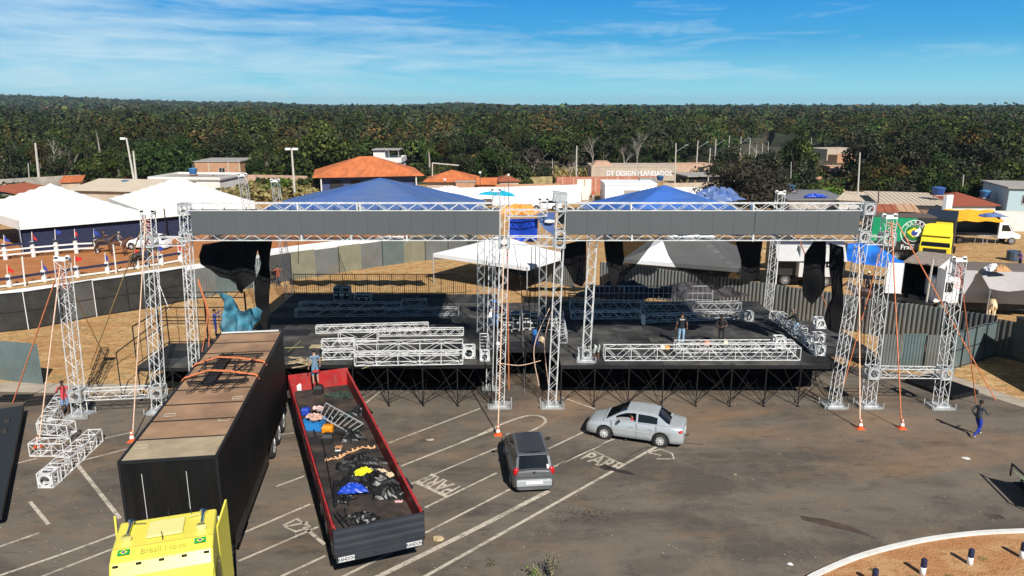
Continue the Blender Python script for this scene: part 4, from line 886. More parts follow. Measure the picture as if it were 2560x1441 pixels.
drape('stage_drape', 'thin shaded net between the two left black curtains', 'curtain', [(590, 620), (640, 640), (626, 700), (606, 720), (560, 690)], 36.4, NETT)
drape('stage_drape', 'black net pulled to a point left of the right stage roof tower', 'curtain', [(1402, 612), (1466, 600), (1464, 700), (1455, 716), (1436, 712), (1420, 680), (1402, 650)], 34.4, NET, amp=.2)
drape('stage_drape', 'black net hanging to a point between the right roof tower and the white tent', 'curtain', [(1510, 600), (1640, 600), (1592, 660), (1560, 692), (1533, 724), (1522, 690), (1514, 650)], 35.2, NETT, amp=.22)
drape('stage_drape', 'wide black net draped over the right half of the white tent view', 'curtain', [(1656, 600), (1880, 600), (1902, 640), (1895, 700), (1862, 712), (1830, 714), (1800, 724), (1776, 722), (1740, 692), (1690, 670), (1672, 640)], 35.4, NETT, amp=.22)
drape('stage_drape', 'black net scarf hanging from the right roof beam, left one of the pair', 'curtain', [(2034, 602), (2062, 602), (2068, 660), (2060, 720), (2040, 748), (2028, 762), (2012, 742), (2008, 690), (2014, 640)], 34.9, NET, amp=.2)
drape('stage_drape', 'long black net scarf hanging beside the right frame column', 'curtain', [(2070, 606), (2108, 618), (2106, 700), (2104, 790), (2090, 832), (2072, 826), (2062, 800), (2082, 750), (2078, 680)], 34.5, NET, amp=.2)
drape('stage_drape', 'dense black net strip hanging at the right end of the wide net', 'curtain', [(1838, 600), (1906, 600), (1900, 640), (1898, 694), (1868, 712), (1846, 700), (1852, 650)], 35.0, NET, amp=.2)
drape('stage_drape', 'dense black net tail just right of the right stage roof tower', 'curtain', [(1510, 600), (1556, 600), (1562, 650), (1534, 724), (1520, 690)], 34.8, NET, amp=.2)
drape('blue_tarp_sheet', 'bright blue tarpaulin sheet hanging between the two stages', 'tarpaulin', [(1272, 548), (1345, 546), (1342, 606), (1300, 604), (1272, 592)], 36.6, BLUEB, amp=.12)
drape('blue_tarp_sheet', 'faded blue tarpaulin corner with a pale emblem left of the right LED frame', 'tarpaulin', [(1342, 534), (1388, 530), (1384, 588), (1362, 574), (1346, 552)], 36.2, BLUET, amp=.12)
b = MB(); c = A(1374, 554, 36.05); b.blob(c, (.26, .02, .09), 12, 6); sm('tarp_emblem', 'pale oval emblem on the faded blue tarpaulin corner', 'emblem', b, WHT)
b = MB(); c = A(1400, 494, 33.4); b.box(c, (.62, .5, .4), 0, Matrix.Rotation(R(8), 3, 'Y')); b.box(c + Vector((0, 0, .22)), (.66, .54, .05), 0, Matrix.Rotation(R(8), 3, 'Y')); sm('metal_box', 'grey metal box perched on top of the left column of the right LED frame', 'box', b, ALUD)
# tarp being carried behind the trailer
CY = mat('teal tarpaulin', (.035, .17, .25), .75, var=.5, vs=3, dirt=.7, dcol=(.14, .27, .30), ds=2, bump=1, bs=7)
drape('tarp_bundle', 'crumpled teal tarpaulin being pulled over the rear of the black trailer', 'tarpaulin', [(550, 728), (566, 733), (584, 748), (598, 770), (612, 778), (630, 768), (644, 766), (654, 778), (650, 800), (636, 812), (634, 832), (600, 836), (562, 834), (548, 820), (556, 790), (560, 762)], 33.4, CY, sp=.10, amp=.30, fr=9)
to = bpy.data.objects['tarp_bundle']; rd = random.Random(8)
for v in to.data.vertices: v.co += Vector((0, .07 * math.sin(v.co.x * 11 + v.co.z * 5) + .05 * math.sin(v.co.z * 9 - v.co.x * 6) + rd.uniform(-.015, .015), 0))
# ---------- straps, cones ----------
def strap(label, a, c, m=ORROPE, r=.022, mid=None, n=4, cone=False, name='strap'):
    a = Vector(a); c = Vector(c); pts = [a, c] if not mid else [a, a.lerp(c, .5) + Vector(mid), c]; b = MB(); pts = spline(pts, 5) if mid else pts; b.tube(pts, r, n); tag(b.build(name, m), label, 'strap', 'anchoring straps')
    if cone:
        t = thing('traffic_cone', 'cone at the foot of the ' + ' '.join(label.split()[:10]), 'traffic cone', (c.x, c.y, 0)); b = MB(); b.bx(c.x - .17, c.x + .17, c.y - .17, c.y + .17, 0, .03); b.lathe((c.x, c.y, .03), [(.12, 0), (.10, .13)], 12); b.lathe((c.x, c.y, 0), [(.07, .28), (.05, .38), (.02, .5)], 12); b.build('cone_body', CONE, t); b = MB(); b.lathe((c.x, c.y, 0), [(.102, .155), (.072, .29)], 12); b.lathe((c.x, c.y, 0), [(.052, .37), (.04, .44)], 12); b.build('white_band', WHT, t)
LT = Vector((-19.95, 32.0, 7.2)); LI = Vector((-16.15, 32.4, 9.2)); RI = Vector((17.05, 33, 8.95)); RO = Vector((20.4, 33, 7.0)); CT = Vector((-.3, 33, 9.6))
strap('orange strap from the leftmost tower down to the dark panels', LT, G(32, 1008), r=.03); strap('pale strap from the leftmost tower down onto the truss pile', LT, G(96, 1118), PALEROPE, .027, cone=True)
strap('pale strap from the tall left tower down beside the trailer', LI, G(331, 1104), PALEROPE, .027, cone=True)
strap('tan rope from the tall left tower to the dry grass', LI, G(225, 918), TANROPE, .028); strap('tan rope from the leftmost tower back to the dry grass', LT, G(234, 836), TANROPE, .025)
strap('orange strap hanging loose beside the left LED column', (-14.6, 33.5, 6.2), A(522, 870, 33.5), ORROPE, .03, (.25, 0, 0)); strap('second orange strap beside the left LED column', (-14.65, 33.6, 6.0), A(505, 880, 33.6), ORROPE, .025, (.35, 0, .2))
strap('orange strap from the centre column to the front anchor', CT, G(1245, 1088), PALEROPE, .03, cone=True)
strap('bright orange strap hanging behind the centre column', A(1268, 610, 34.6), G(1272, 975), ORROPE, .032)
strap('thin orange strap to a cone between the stages', A(1300, 640, 38), G(1312, 988), BLKM, .012)
strap('loose pale rope hanging left of the right frame column', A(1374, 770, 34.2), A(1348, 965, 34), PALEROPE, .022, (-.5, 0, 0)); strap('loose pale rope beside it reaching the column foot', A(1382, 770, 34.2), A(1372, 970, 33.8), PALEROPE, .02, (-.3, 0, .3))
strap('pale strap right of the right LED column', A(2148, 615, 33.2), G(2150, 1072), PALEROPE, .032, cone=True)
strap('orange strap slanting left from the tall right tower', A(2204, 620, 36), G(2108, 965), ORROPE, .027)
strap('orange strap from the tall right tower to the front anchor', RI, G(2254, 1072), ORROPE, .027, cone=True); strap('long orange strap from the tall right tower to the far right', RI + Vector((.25, 0, 0)), G(2490, 1002), ORROPE, .027)
strap('thin rust coloured strap from the rightmost tower down', RO, G(2440, 1010), mat('rust strap', (.45, .12, .04), .8), .022); strap('orange strap inside the right stage roof', A(1996, 596, 37), A(2076, 790, 41), ORROPE, .03)
strap('dark cable slanting from the tall left tower', (-19.0, 36, 2), G(180, 985), BLKM, .015)
strap('white and red barrier tape across the gap between stages', A(1248, 908, 34.0), A(1352, 902, 34.0), PALEROPE, .02, (0, 0, -.18))
CB = MB()
for x, y0, y1, D in ((1243, 0, 0, 0),):
    pass
for (x, y, D, x2, y2) in ((1330, 612, 38, 1322, 800), (1338, 612, 38, 1336, 800), (1325, 700, 38, 1318, 790), (1412, 720, 36, 1410, 800), (1285, 610, 36, 1310, 780), (1218, 640, 38, 1206, 720), (2152, 600, 33.5, 2152, 900), (2158, 600, 33.6, 2160, 900), (745, 606, 45, 745, 662)):
    CB = MB(); CB.tube([A(x, y, D), A((x + x2) / 2 + 1.5, (y + y2) / 2, D), A(x2, y2, D)], .02, 4); tag(CB.build('hanging_cable', BLKM), 'black cable hanging from the roofs into the gap around the stages', 'cable', 'hanging cables')

RW = MB()
for c0, dz in ((LT, .2), (RO, .2), (LI, .2), (RI, .2)):
    for k in range(9): RW.bar(c0 + Vector((-.23 + .05 * (k % 3), .0, -k * .13)), c0 + Vector((.23, .02, -.12 - k * .13)), .018, 3)
tag(RW.build('webbing', mat('pink webbing', (.75, .3, .25), .8)), 'red and pink webbing wound round the heads of the outer towers', 'webbing')
# ---------- vehicles (all built in their own frame: +y forward, +x right, z up) ----------
LAMPR = mat('red lamp', (.5, .01, .01), .2); LAMPW = mat('clear lamp', (.6, .62, .62), .12, .3); PLATE = mat('number plate', (.7, .7, .7), .5)
SILV = mat('silver car paint', (.57, .61, .63), .28, .42, dirt=.12, dcol=(.35, .3, .25), ds=1.5); SILV2 = mat('grey silver car paint', (.19, .20, .21), .25, .5); TRIM = mat('black trim', (.015, .015, .016), .5)
PLTXT = mat('dark lettering', (.02, .02, .02), .7)
def wheel(t, x, y, r, w=.18, steel=False, m=None, spokes=9, side=1, name='wheel'):
    b = MB(); b.lathe((x, y, r), [(r * .62, -w / 2), (r * .93, -w / 2), (r, -w * .35), (r, w * .35), (r * .93, w / 2), (r * .62, w / 2)], 20, 'x', False); o = b.build(name, RUB, t, True, world=False)
    b = MB(); s = side; b.lathe((x, y, r), [(r * .63, -w * .4), (r * .63, w * .4)], 18, 'x', False)
    b.cm = 0; b.lathe((x + s * w * .44, y, r), [(r * .66, -.015), (r * .66, .015), (r * .58, .02), (r * .57, -.02)], 18, 'x', False); b.lathe((x + s * w * .44, y, r), [(r * .16, -.03), (r * .14, .03)], 10, 'x')
    for k in range(spokes): a = 6.283 * k / spokes; b.bar((x + s * w * .46, y, r), (x + s * w * .44, y + math.cos(a) * r * .6, r + math.sin(a) * r * .6), r * .055, 4, r * .075)
    b.cm = 1; b.lathe((x + s * w * .2, y, r), [(r * .6, -.01), (r * .6, .01)], 16, 'x')
    R_ = b.build('rim', [m or ALU, TRIM], o, world=False); return o
def lerpp(P, y):
    for (a, v), (c, w) in zip(P, P[1:]):
        if a <= y <= c: return v + (w - v) * (y - a) / max(1e-9, c - a)
    return P[0][1] if y < P[0][0] else P[-1][1]
def car(name, label, loc, rz, L, W, belt, top, roofp, wf, wr, wrad, paint, pill, lights, group=None, hatch=False, open_left=False, spk=9, roofm=None):
    t = thing(name, label, 'car', loc, rz, group); hw = W / 2; ys = sorted(set([round(-L / 2 + L * k / 84, 4) for k in range(85)] + [-L / 2 + .02, -L / 2 + .07, L / 2 - .02, L / 2 - .07])); B = MB(); RA = wrad + .07
    def half(y):
        e = max(0, abs(y) - (L / 2 - .55)) / .55; return hw * (1 - .16 * e ** 2.2) * (1 if e < 1 else 1)
    rings = []
    for y in ys:
        zb = .20; w = half(y); e = max(0, abs(y) - (L / 2 - .16)) / .16; tp = lerpp(top, y); bl = min(lerpp(belt, y), tp - .03)
        for yw in (wf, wr):
            d = abs(y - yw)
            if d < RA: zb = max(zb, wrad + math.sqrt(RA * RA - d * d))
        zb = min(zb, bl - .1); lo = zb; zb2 = max(lo + .02, .3); zm = max(zb2 + .02, .55); tuck = 1 - .07 * e ** 2
        half_ = [(w * .86 * tuck, lo), (w * .975 * tuck, lo + .015 if lo > .25 else lo + .05), (w * tuck, max(lo + .03, .42)), (w * 1.0 * tuck, max(lo + .05, bl - .16)), (w * .965 * tuck, max(lo + .07, bl - .03)), (w * .92, bl + (tp - bl) * .45), (w * .78, tp - .006), (w * .4, tp + .012), (0, tp + .018)]
        rg = [(x, y, z) for x, z in half_] + [(-x, y, z) for x, z in reversed(half_[:-1])]; rings.append(rg)
    B.loft(rings, closed=False, cap=False); n = len(rings[0])
    B.add(rings[0], [tuple(range(n))]); B.add(rings[-1], [tuple(range(n - 1, -1, -1))]); B.build('body', paint, t, True, world=False)
    b = MB(); b.bx(-hw * .8, hw * .8, -L / 2 + .08, L / 2 - .08, .17, .5)
    for yw in (wf, wr): b.lathe((0, yw, wrad), [(RA * .99, -hw * .93), (RA * .99, hw * .93)], 18, 'x')
    b.build('underbody', TRIM, t, world=False)
    # cabin
    y0, y1 = roofp[0][0], roofp[-1][0]; cy = sorted(set([y0 + (y1 - y0) * k / 40 for k in range(41)] + [p[0] for p in roofp] + [p for q in pill for p in q])); cr = []; rmax = max(z for _, z in roofp)
    for y in cy:
        z = lerpp(roofp, y); bl = lerpp(top, y) - .02; f = min(1, max(0, (z - bl) / (rmax - bl))); wb = half(y) * .90; wt = wb * (1 - .21 * f)
        hf = [(wb, bl)] + [(wb + (wt - wb) * k, bl + (z - .03 - bl) * k) for k in (.1, .86)] + [(wt, z - .03), (wt - .09, z), (wt - .16, z + .008), (wt * .4, z + .025), (0, z + .03)]
        cr.append([(x, y, q) for x, q in hf] + [(-x, y, q) for x, q in reversed(hf[:-1])])
    n = len(cr[0]); bodyb = MB(); win = {}
    for k in range(len(cr) - 1):
        ym = (cy[k] + cy[k + 1]) / 2; sl_ = (lerpp(roofp, cy[k + 1]) - lerpp(roofp, cy[k])) / (cy[k + 1] - cy[k])
        for i in range(n - 1):
            q = [cr[k][i], cr[k][i + 1], cr[k + 1][i + 1], cr[k + 1][i]]; key = None
            if i in (1, n - 3):
                if not any(a <= ym <= c for a, c in pill): sd = 'L' if q[0][0] < 0 else 'R'; key = ('side_window', sd, sum(1 for a, c in pill if c < ym))
            elif 4 <= i <= n - 6 and abs(sl_) > .3 and abs(q[0][2] - cr[k][0][2]) > .03: key = ('windscreen' if sl_ < 0 else 'rear_window', 'C', 0)
            if key:
                if open_left and key[0] == 'side_window' and key[1] == 'L' and key[2] == 2: continue
                win.setdefault(key, MB()).add(q, [(0, 1, 2, 3)])
            else: bodyb.cm = 1 if (4 <= i <= n - 6 and ym > -1.45) else 0; bodyb.add(q, [(0, 1, 2, 3)])
    if not hatch: pass
    bodyb.build('roof', [paint, roofm or paint], t, False, world=False)
    for k, b in win.items(): b.build(k[0], GLASS, t, world=False)
    b = MB(); b.bx(-hw * .78, hw * .78, y0 + .35, y1 - .5, .5, .80); b.bx(-hw * .6, -hw * .1, -.35, .0, .6, 1.12) if open_left else None; b.build('interior', TRIM, t, world=False)
    for sx_ in (-1, 1):
        for yw in (wf, wr): wheel(t, sx_ * (hw - .10), yw, wrad, .2, side=sx_, spokes=spk)
        b = MB(); my = lerpp([(0, 0)], 0); mz = lights['mirror'][1]; my = lights['mirror'][0]; b.blob((sx_ * (hw + .09), my, mz), (.1, .06, .075), 8, 5); b.bar((sx_ * hw * .88, my, mz - .06), (sx_ * (hw + .05), my, mz - .02), .02, 4); b.build('mirror', TRIM if lights.get('mdark') else paint, t, True, world=False)
        for yh in lights['handles']: b = MB(); b.box((sx_ * (hw + .002), yh, lights['hz']), (.03, .17, .035)); b.build('door_handle', paint, t, world=False)
        b = MB(); b.box((sx_ * (hw * .998), (wf + wr) / 2, .58), (.02, abs(wf - wr) - .75, .045)); b.build('trim_strip', paint, t, world=False)
        b = MB()
        for ys_ in lights['seams']: b.box((sx_ * (hw * .992), ys_, .62), (.02, .012, .62))
        b.build('door_seam', TRIM, t, world=False)
        for nm, (yy, zz, xx, s, m) in lights['lamps'].items():
            b = MB(); b.blob((sx_ * xx, yy, zz), s, 10, 6); b.build(nm, m, t, True, world=False)
    return t
sed = car('silver_sedan', 'silver sedan facing left on the asphalt, driver in red at its open window', (5.42, 29.88, 0), R(71), 4.15, 1.64,
    [(-2.1, .86), (-1.3, .90), (.3, .88), (1.2, .80), (2.1, .62)], [(-2.08, .84), (-2.0, .96), (-1.35, 1.0), (-1.0, .98), (.9, .93), (1.5, .82), (1.95, .70), (2.08, .56)],
    [(-1.48, .98), (-.98, 1.32), (-.7, 1.38), (.05, 1.41), (.35, 1.38), (.62, 1.27), (1.22, .92)], 1.25, -1.14, .30, SILV, [(-1.5, -.98), (-.16, -.08), (.78, 1.3)],
    dict(mirror=(.62, .98), handles=(.1, -.72), hz=.78, seams=(.95, -.12, -.95), mdark=True, lamps={'headlight': (1.86, .61, .56, (.15, .15, .085), LAMPW), 'tail_light': (-1.93, .78, .645, (.14, .12, .08), LAMPR)}), open_left=True, group='silver cars parked on the forecourt', spk=11)
b = MB(); b.box((0, -2.08, .62), (.42, .03, .14)); b.build('number_plate', PLATE, sed, world=False)
b = MB(); b.bar((0, -2.0, .35), (0, -2.2, .38), .025, 5); b.blob((0, -2.22, .42), (.035, .035, .035), 6, 4); b.build('tow_bar', TRIM, sed, world=False)
hat = car('silver_hatchback', 'dark grey hatchback seen from behind, with black roof and number plate', (.62, 26.75, 0), R(6), 3.80, 1.64,
    [(-1.9, .92), (0, .90), (1.0, .84), (1.9, .68)], [(-1.9, .90), (-1.82, .98), (-1.0, 1.0), (.8, .98), (1.35, .9), (1.75, .76), (1.9, .6)],
    [(-1.80, .99), (-1.56, 1.40), (-1.40, 1.47), (-.3, 1.53), (.25, 1.50), (.45, 1.42), (1.15, .98)], 1.23, -1.18, .30, SILV2, [(-1.9, -1.5), (-1.02, -.95), (-.1, -.02), (.62, 1.3)],
    dict(mirror=(.62, 1.05), handles=(.1,), hz=.82, seams=(.9, -.1), mdark=True, lamps={'headlight': (1.72, .72, .58, (.15, .14, .09), LAMPW), 'tail_light': (-1.80, .90, .655, (.13, .085, .17), LAMPR)}), hatch=True, roofm=mat('dark grey roof', (.035, .037, .042), .35), group='silver cars parked on the forecourt')
b = MB(); b.bx(-.60, .60, -1.62, -1.40, 1.44, 1.475); b.build('spoiler', SILV2, hat, world=False, bevel=.01)
b = MB(); b.bx(-.66, .66, -1.965, -1.87, .36, .60); b.build('bumper', SILV, hat, world=False, bevel=.03, seg=2)
b = MB(); b.bx(-.32, .32, -1.985, -1.965, .46, .59); b.bx(-.20, .20, -1.992, -1.985, .475, .575); b.build('number_plate', PLATE, hat, world=False)
b = MB(); b.blob((0, -1.91, .90), (.05, .015, .05), 10, 6); b.bx(-.62, .62, -1.914, -1.905, .71, .72); b.build('badge', TRIM, hat, world=False)
b = MB(); b.bar((0, -1.62, 1.0), (.18, -1.70, 1.18), .012, 4); b.bar((.05, -1.4, 1.55), (.05, -1.62, 1.62), .006, 3); b.build('rear_wiper', TRIM, hat, world=False)
# ---------- cab-over tractor ----------
def cabover(t, w, y0, y1, z0, z1, paint, visor=True, fins=0, grille=True):
    """front at +y (y1)"""
    h = w / 2; B = MB(); prof = [(y0, z0), (y1 - .06, z0), (y1, z0 + .15), (y1, z0 + 1.05), (y1 - .10, z0 + 1.1), (y1 - .34, z1 - .62), (y1 - .42, z1 - .40), (y1 - .62, z1 - .12), (y1 - 1.0, z1), (y0, z1 + .02)]
    rings = [[(x * (h - .0 if z < z1 - .7 else h - .05), y, z) for y, z in prof] for x in (-1, -.97, .97, 1)]
    rings[0] = [(x, y0 + (y - y0) * .985, z0 + (z - z0) * .985) for x, y, z in rings[0]]; rings[3] = [(x, y0 + (y - y0) * .985, z0 + (z - z0) * .985) for x, y, z in rings[3]]
    B.loft(rings); cabo = B.build('cab', paint, t, world=False, bevel=.03, seg=2)
    b = MB(); b.add([(-h + .12, y1 - .095, z0 + 1.14), (h - .12, y1 - .095, z0 + 1.14), (h - .17, y1 - .325, z1 - .66), (-h + .17, y1 - .325, z1 - .66)], [(0, 1, 2, 3)]); b.v = [(x, y + .02, z) for x, y, z in b.v]; b.build('windscreen', GLASS, cabo, world=False)
    for s in (-1, 1):
        b = MB(); b.add([(s * (h + .004), y0 + .75, z0 + 1.15), (s * (h + .004), y1 - .22, z0 + 1.15), (s * (h - .01), y1 - .45, z1 - .78), (s * (h - .01), y0 + .8, z1 - .78)], [(0, 1, 2, 3)]); b.build('side_window', GLASS, cabo, world=False)
        b = MB(); b.box((s * (h + .22), y1 - .02, z1 - 1.15), (.2, .12, .62)); b.bar((s * h, y1 - .15, z1 - .8), (s * (h + .2), y1 - .02, z1 - .85), .02, 4); b.bar((s * h, y1 - .15, z1 - 1.5), (s * (h + .2), y1 - .02, z1 - 1.4), .02, 4); b.build('mirror', BLK, cabo, world=False, bevel=.02)
        b = MB(); b.blob((s * (h - .28), y1 + .01, z0 + .22), (.2, .05, .12), 10, 6); b.build('headlight', LAMPW, cabo, world=False)
    if visor: b = MB(); b.add([(-h + .05, y1 - .42, z1 - .46), (h - .05, y1 - .42, z1 - .46), (h - .1, y1 + .02, z1 - .74), (-h + .1, y1 + .02, z1 - .74), (-h + .05, y1 - .42, z1 - .5), (h - .05, y1 - .42, z1 - .5), (h - .1, y1, z1 - .79), (-h + .1, y1, z1 - .79)], [(0, 1, 2, 3), (7, 6, 5, 4), (0, 3, 7, 4), (1, 5, 6, 2), (2, 6, 7, 3), (0, 4, 5, 1)]); b.build('sun_visor', paint, cabo, world=False)
    if grille:
        b = MB(); b.bx(-h + .35, h - .35, y1 - .0, y1 + .025, z0 + .38, z0 + .95); b.build('grille', TRIM, cabo, world=False)
    if fins:
        for s in (-1, 1): b = MB(); b.add([(s * (h - .02), y0 + .5, z0 + .4), (s * (h + .18), y0 - .45, z0 + .4), (s * (h + .18), y0 - .45, z1 - .0), (s * (h - .02), y0 + .5, z1 - .25), (s * (h - .06), y0 + .5, z0 + .4), (s * (h + .13), y0 - .45, z0 + .4), (s * (h + .13), y0 - .45, z1), (s * (h - .06), y0 + .5, z1 - .25)], [(0, 1, 2, 3), (7, 6, 5, 4), (3, 2, 6, 7), (0, 3, 7, 4), (1, 5, 6, 2), (0, 4, 5, 1)]); b.build('air_deflector', paint, cabo, world=False)
    return cabo
# ---------- black box semi trailer with yellow tractor ----------
# frame: +y = travelling direction, towards the camera
rzT = math.pi + R(8.3)
tr = thing('semi_truck', 'long black box semi trailer with weathered brown roof and bright yellow cab', 'truck', (-9.74, 19.2, 0), rzT)
TL, TW, TZ = 12.25, 1.31, 4.3; b = MB()
b.bx(-TW, TW, -TL, 0, 1.05, TZ - .02); BXM = mat('black trailer side', (.006, .0058, .0058), .6, spec=.2, var=.5, vs=.9, stretch=(1, 1.2, .12), dirt=.3, dcol=(.05, .04, .032), ds=1.3)
b.build('trailer_box', BXM, tr, world=False)
b = MB(); b.bx(-TW + .05, TW - .05, -TL + .04, -.04, TZ - .02, TZ + .012); rf = b.build('trailer_roof', WOODO, tr, world=False)
b = MB(); b.bx(-TW + .05, TW - .05, -1.35, -.04, TZ + .012, TZ + .018); b.build('roof_patch', mat('paler roof sheet', (.42, .34, .22), .7, var=.15, vs=.8, dirt=.4, dcol=(.25, .17, .1)), rf, world=False)
b = MB()
for k in range(9): y = -1.36 - k * 1.34; b.bx(-TW + .06, TW - .06, y - .035, y + .035, TZ + .01, TZ + .03)
b.build('roof_seam', mat('black roof seam', (.03, .022, .018), .8), rf, world=False)
b = MB()
for s in (-1, 1): b.bx(s * TW - .03, s * TW + .035, -TL, .02, TZ - .06, TZ + .03); b.bx(s * TW - .035, s * TW + .035, -.02, .04, 1.05, TZ)
for y in (.01, -TL): b.bx(-TW, TW, y - .03, y + .03, TZ - .06, TZ + .03)
b.build('edge_rail', BLKM, tr, world=False)
b = MB(); b.bx(-TW + .15, TW - .05, -TL - .02, -TL + .12, TZ + .03, TZ + .06); b.build('rear_lip', WHT, tr, world=False)
for x, y in ((-.95, -2.6), (.85, -3.2), (-1.0, -4.4), (-1.0, -6.6), (1.0, -.9)):
    b = MB()
    for dx in (-.16, .16): b.bx(x + dx - .012, x + dx + .012, y - .1, y + .1, TZ + .015, TZ + .025)
    for dy in (-.1, .1): b.bx(x - .16, x + .16, y + dy - .012, y + dy + .012, TZ + .015, TZ + .025)
    b.build('roof_marking', PAINT, rf, world=False)
b = MB()
for x in (-.45, .75): b.bar((x, .02, 1.3), (x, .02, TZ - .4), .008, 4)
b.build('front_cable', WHT, tr, world=False)
for s in (-1, 1):
    b = MB(); b.bx(s * (TW - .1) - .05, s * (TW - .1) + .05, .01, .03, 2.1, 2.4); b.build('reflector', WHT, tr, world=False); b = MB(); b.bx(s * (TW - .1) - .05, s * (TW - .1) + .05, .01, .03, 1.8, 2.1); b.build('reflector', LAMPR, tr, world=False)
b = MB(); b.bx(-.5, .5, -TL, -.2, .75, 1.05); b.bx(-TW + .1, -TW + .5, -7.6, -3.4, .35, .95); b.bx(TW - .5, TW - .1, -7.6, -3.4, .35, .95); b.build('chassis', BLK, tr, world=False)
for y in (-8.6, -9.85, -11.1):
    for s in (-1, 1): wheel(tr, s * 1.06, y, .5, .42, side=s, m=GALV)
b = MB(); b.bx(-TW, -TW + .05, -2.9, -1.3, .6, 1.05); b.bx(TW - .05, TW, -2.9, -1.3, .6, 1.05); b.bar((-.9, -2, 0), (-.9, -2, .8), .06, 6); b.bar((.9, -2, 0), (.9, -2, .8), .06, 6); b.build('landing_leg', BLK, tr, world=False)
cabo = cabover(tr, 2.4, .75, 3.0, 1.0, 3.72, YEL, fins=1)
CT_ = Matrix.Translation((-9.15, 18.0, -.08)) @ Matrix.Rotation(R(198), 4, 'Z'); WM[cabo] = CT_; cabo.matrix_basis = WM[tr].inverted() @ CT_
b = MB(); b.bx(-.45, .45, .2, 2.9, .55, 1.0); b.bx(-1.2, 1.2, .4, 2.9, .45, 1.0); b.build('tractor_chassis', BLK, tr, world=False)
for y in (-1.0, -2.2):
    for s in (-1, 1): wheel(tr, s * 1.02, y, .5, .3, side=s, m=GALV)
b = MB(); b.bx(-.42, .42, 1.0, 1.75, 3.74, 3.80); b.build('roof_hatch', mat('pale yellow hatch', (.82, .76, .28), .4), cabo, world=False, bevel=.05, seg=2)
for s in (-1, 1):
    b = MB(); b.lathe((s * .85, .95, 3.83), [(.09, 0), (.05, .05), (.035, .2), (.035, .62), (.05, .68), (.12, .76)], 12, 'y'); b.bar((s * .85, 1.0, 3.74), (s * .85, 1.0, 3.82), .02, 4); b.bar((s * .5, 1.05, 3.79), (s * .85, 1.0, 3.8), .01, 3); b.build('air_horn', CHROME, cabo, world=False)
for q0, q1 in (((.02, 1.9, 3.74), (.02, 1.95, 4.0)), ((0, .8, 3.74), (0, .8, 3.95)), ((-.55, .85, 3.76), (-.45, .6, 3.95))): b = MB(); b.bar(q0, q1, .012, 4); b.build('aerial', BLK, cabo, world=False)
for x in (-1.0, -.5, 0, .5, 1.0): b = MB(); b.box((x, 2.47, 3.555), (.12, .05, .035)); b.build('marker_lamp', TRIM, cabo, world=False)
b = MB(); b.bx(-1.12, 1.12, 1.99, 2.0, 3.715, 3.728); b.build('roof_seam', mat('yellow shadow gap', (.35, .3, .05), .7), cabo, world=False)
for s in (-1, 1):
    for k in range(1): b = MB(); b.box((s * .55, 2.48, 3.40), (.1, .03, .02)); b.build('marker_lamp', TRIM, cabo, world=False)
# lettering: reads from the front of the cab, on the sloping forehead
def frame(o, xd, yd): xd = Vector(xd).normalized(); yd = Vector(yd).normalized(); z = xd.cross(yd); return Matrix(((xd.x, yd.x, z.x, o[0]), (xd.y, yd.y, z.y, o[1]), (xd.z, yd.z, z.z, o[2]), (0, 0, 0, 1)))
GOLD = mat('olive script lettering', (.60, .52, .08), .6)
WT = WM[tr]
text('lettering', 'Brasil Novo', .24, WM[cabo] @ frame((-.02, 2.21, 3.70), (-1, 0, 0), (0, -.92, .30)) @ Matrix.Diagonal((.9, 1, 1, 1)) @ Matrix.Shear('XZ', 4, (.0, 0)), GOLD, cabo)
text('lettering', 'TRANSPORTES E EVENTOS', .085, WM[cabo] @ frame((-.02, 2.42, 3.602), (-1, 0, 0), (0, -.80, .6)), GOLD, cabo)
text('lettering', 'Caminhonete', .2, WM[cabo] @ frame((.05, 2.83, 3.13), (-1, 0, 0), (0, -.82, .54)), mat('pale script lettering', (.9, .9, .82), .5), cabo)
for s in (-1, 1):
    b = MB(); c = Vector((s * .85, 2.17, 3.726)); u = Vector((.13, 0, 0)); v = Vector((0, -.085, .022)); b.add([c - u - v, c + u - v, c + u + v, c - u + v], [(0, 1, 2, 3)]); c = c + Vector((0, .002, .006)); b.cm = 1; b.add([c - u * .7, c - v * .75, c + u * .7, c + v * .75], [(0, 1, 2, 3)]); b.cm = 2; c = c + Vector((0, .001, .004)); b.add([c + u * .3 * math.cos(k * .7) + v * .42 * math.sin(k * .7) for k in range(9)], [tuple(range(9))]); b.build('flag_emblem', [mat('flag green', (.01, .35, .07), .5), YEL2, mat('flag blue', (.02, .1, .4), .5)], cabo, world=False)
# black frame rack strapped on the trailer roof
rk = thing('frame_rack', 'bundle of black steel frames strapped flat on the brown trailer roof', 'steel frames', (*(WT @ Vector((0, -7.0, TZ)))[:2], TZ + .03), rzT); b = MB(); rd = random.Random(5)
for y in (-1.45, -.95, -.45, .0, .5, 1.0, 1.35): b.bar((-1.05, y, .08), (.9, y + .05, .08), .022, 4)
for x in (-.95, -.35, .1, .35, .85): b.bar((x, -1.5, .13), (x + rd.uniform(-.1, .1), 1.45, .13), .022, 4)
for k in range(4): b.bar((-.9 + k * .45, 1.2, .15), (-.6 + k * .42, 2.1, .1), .022, 4); b.bar((-.6 + k * .42, 2.1, .1), (-.45 + k * .42, 2.1, .1), .02, 4)
for k in range(7): b.bar((.05, -1.6 + k * .45, .2), (.42, -1.6 + k * .45, .2), .02, 4)
for x in (.05, .42): b.bar((x, -1.7, .2), (x, 1.5, .2), .03, 4)
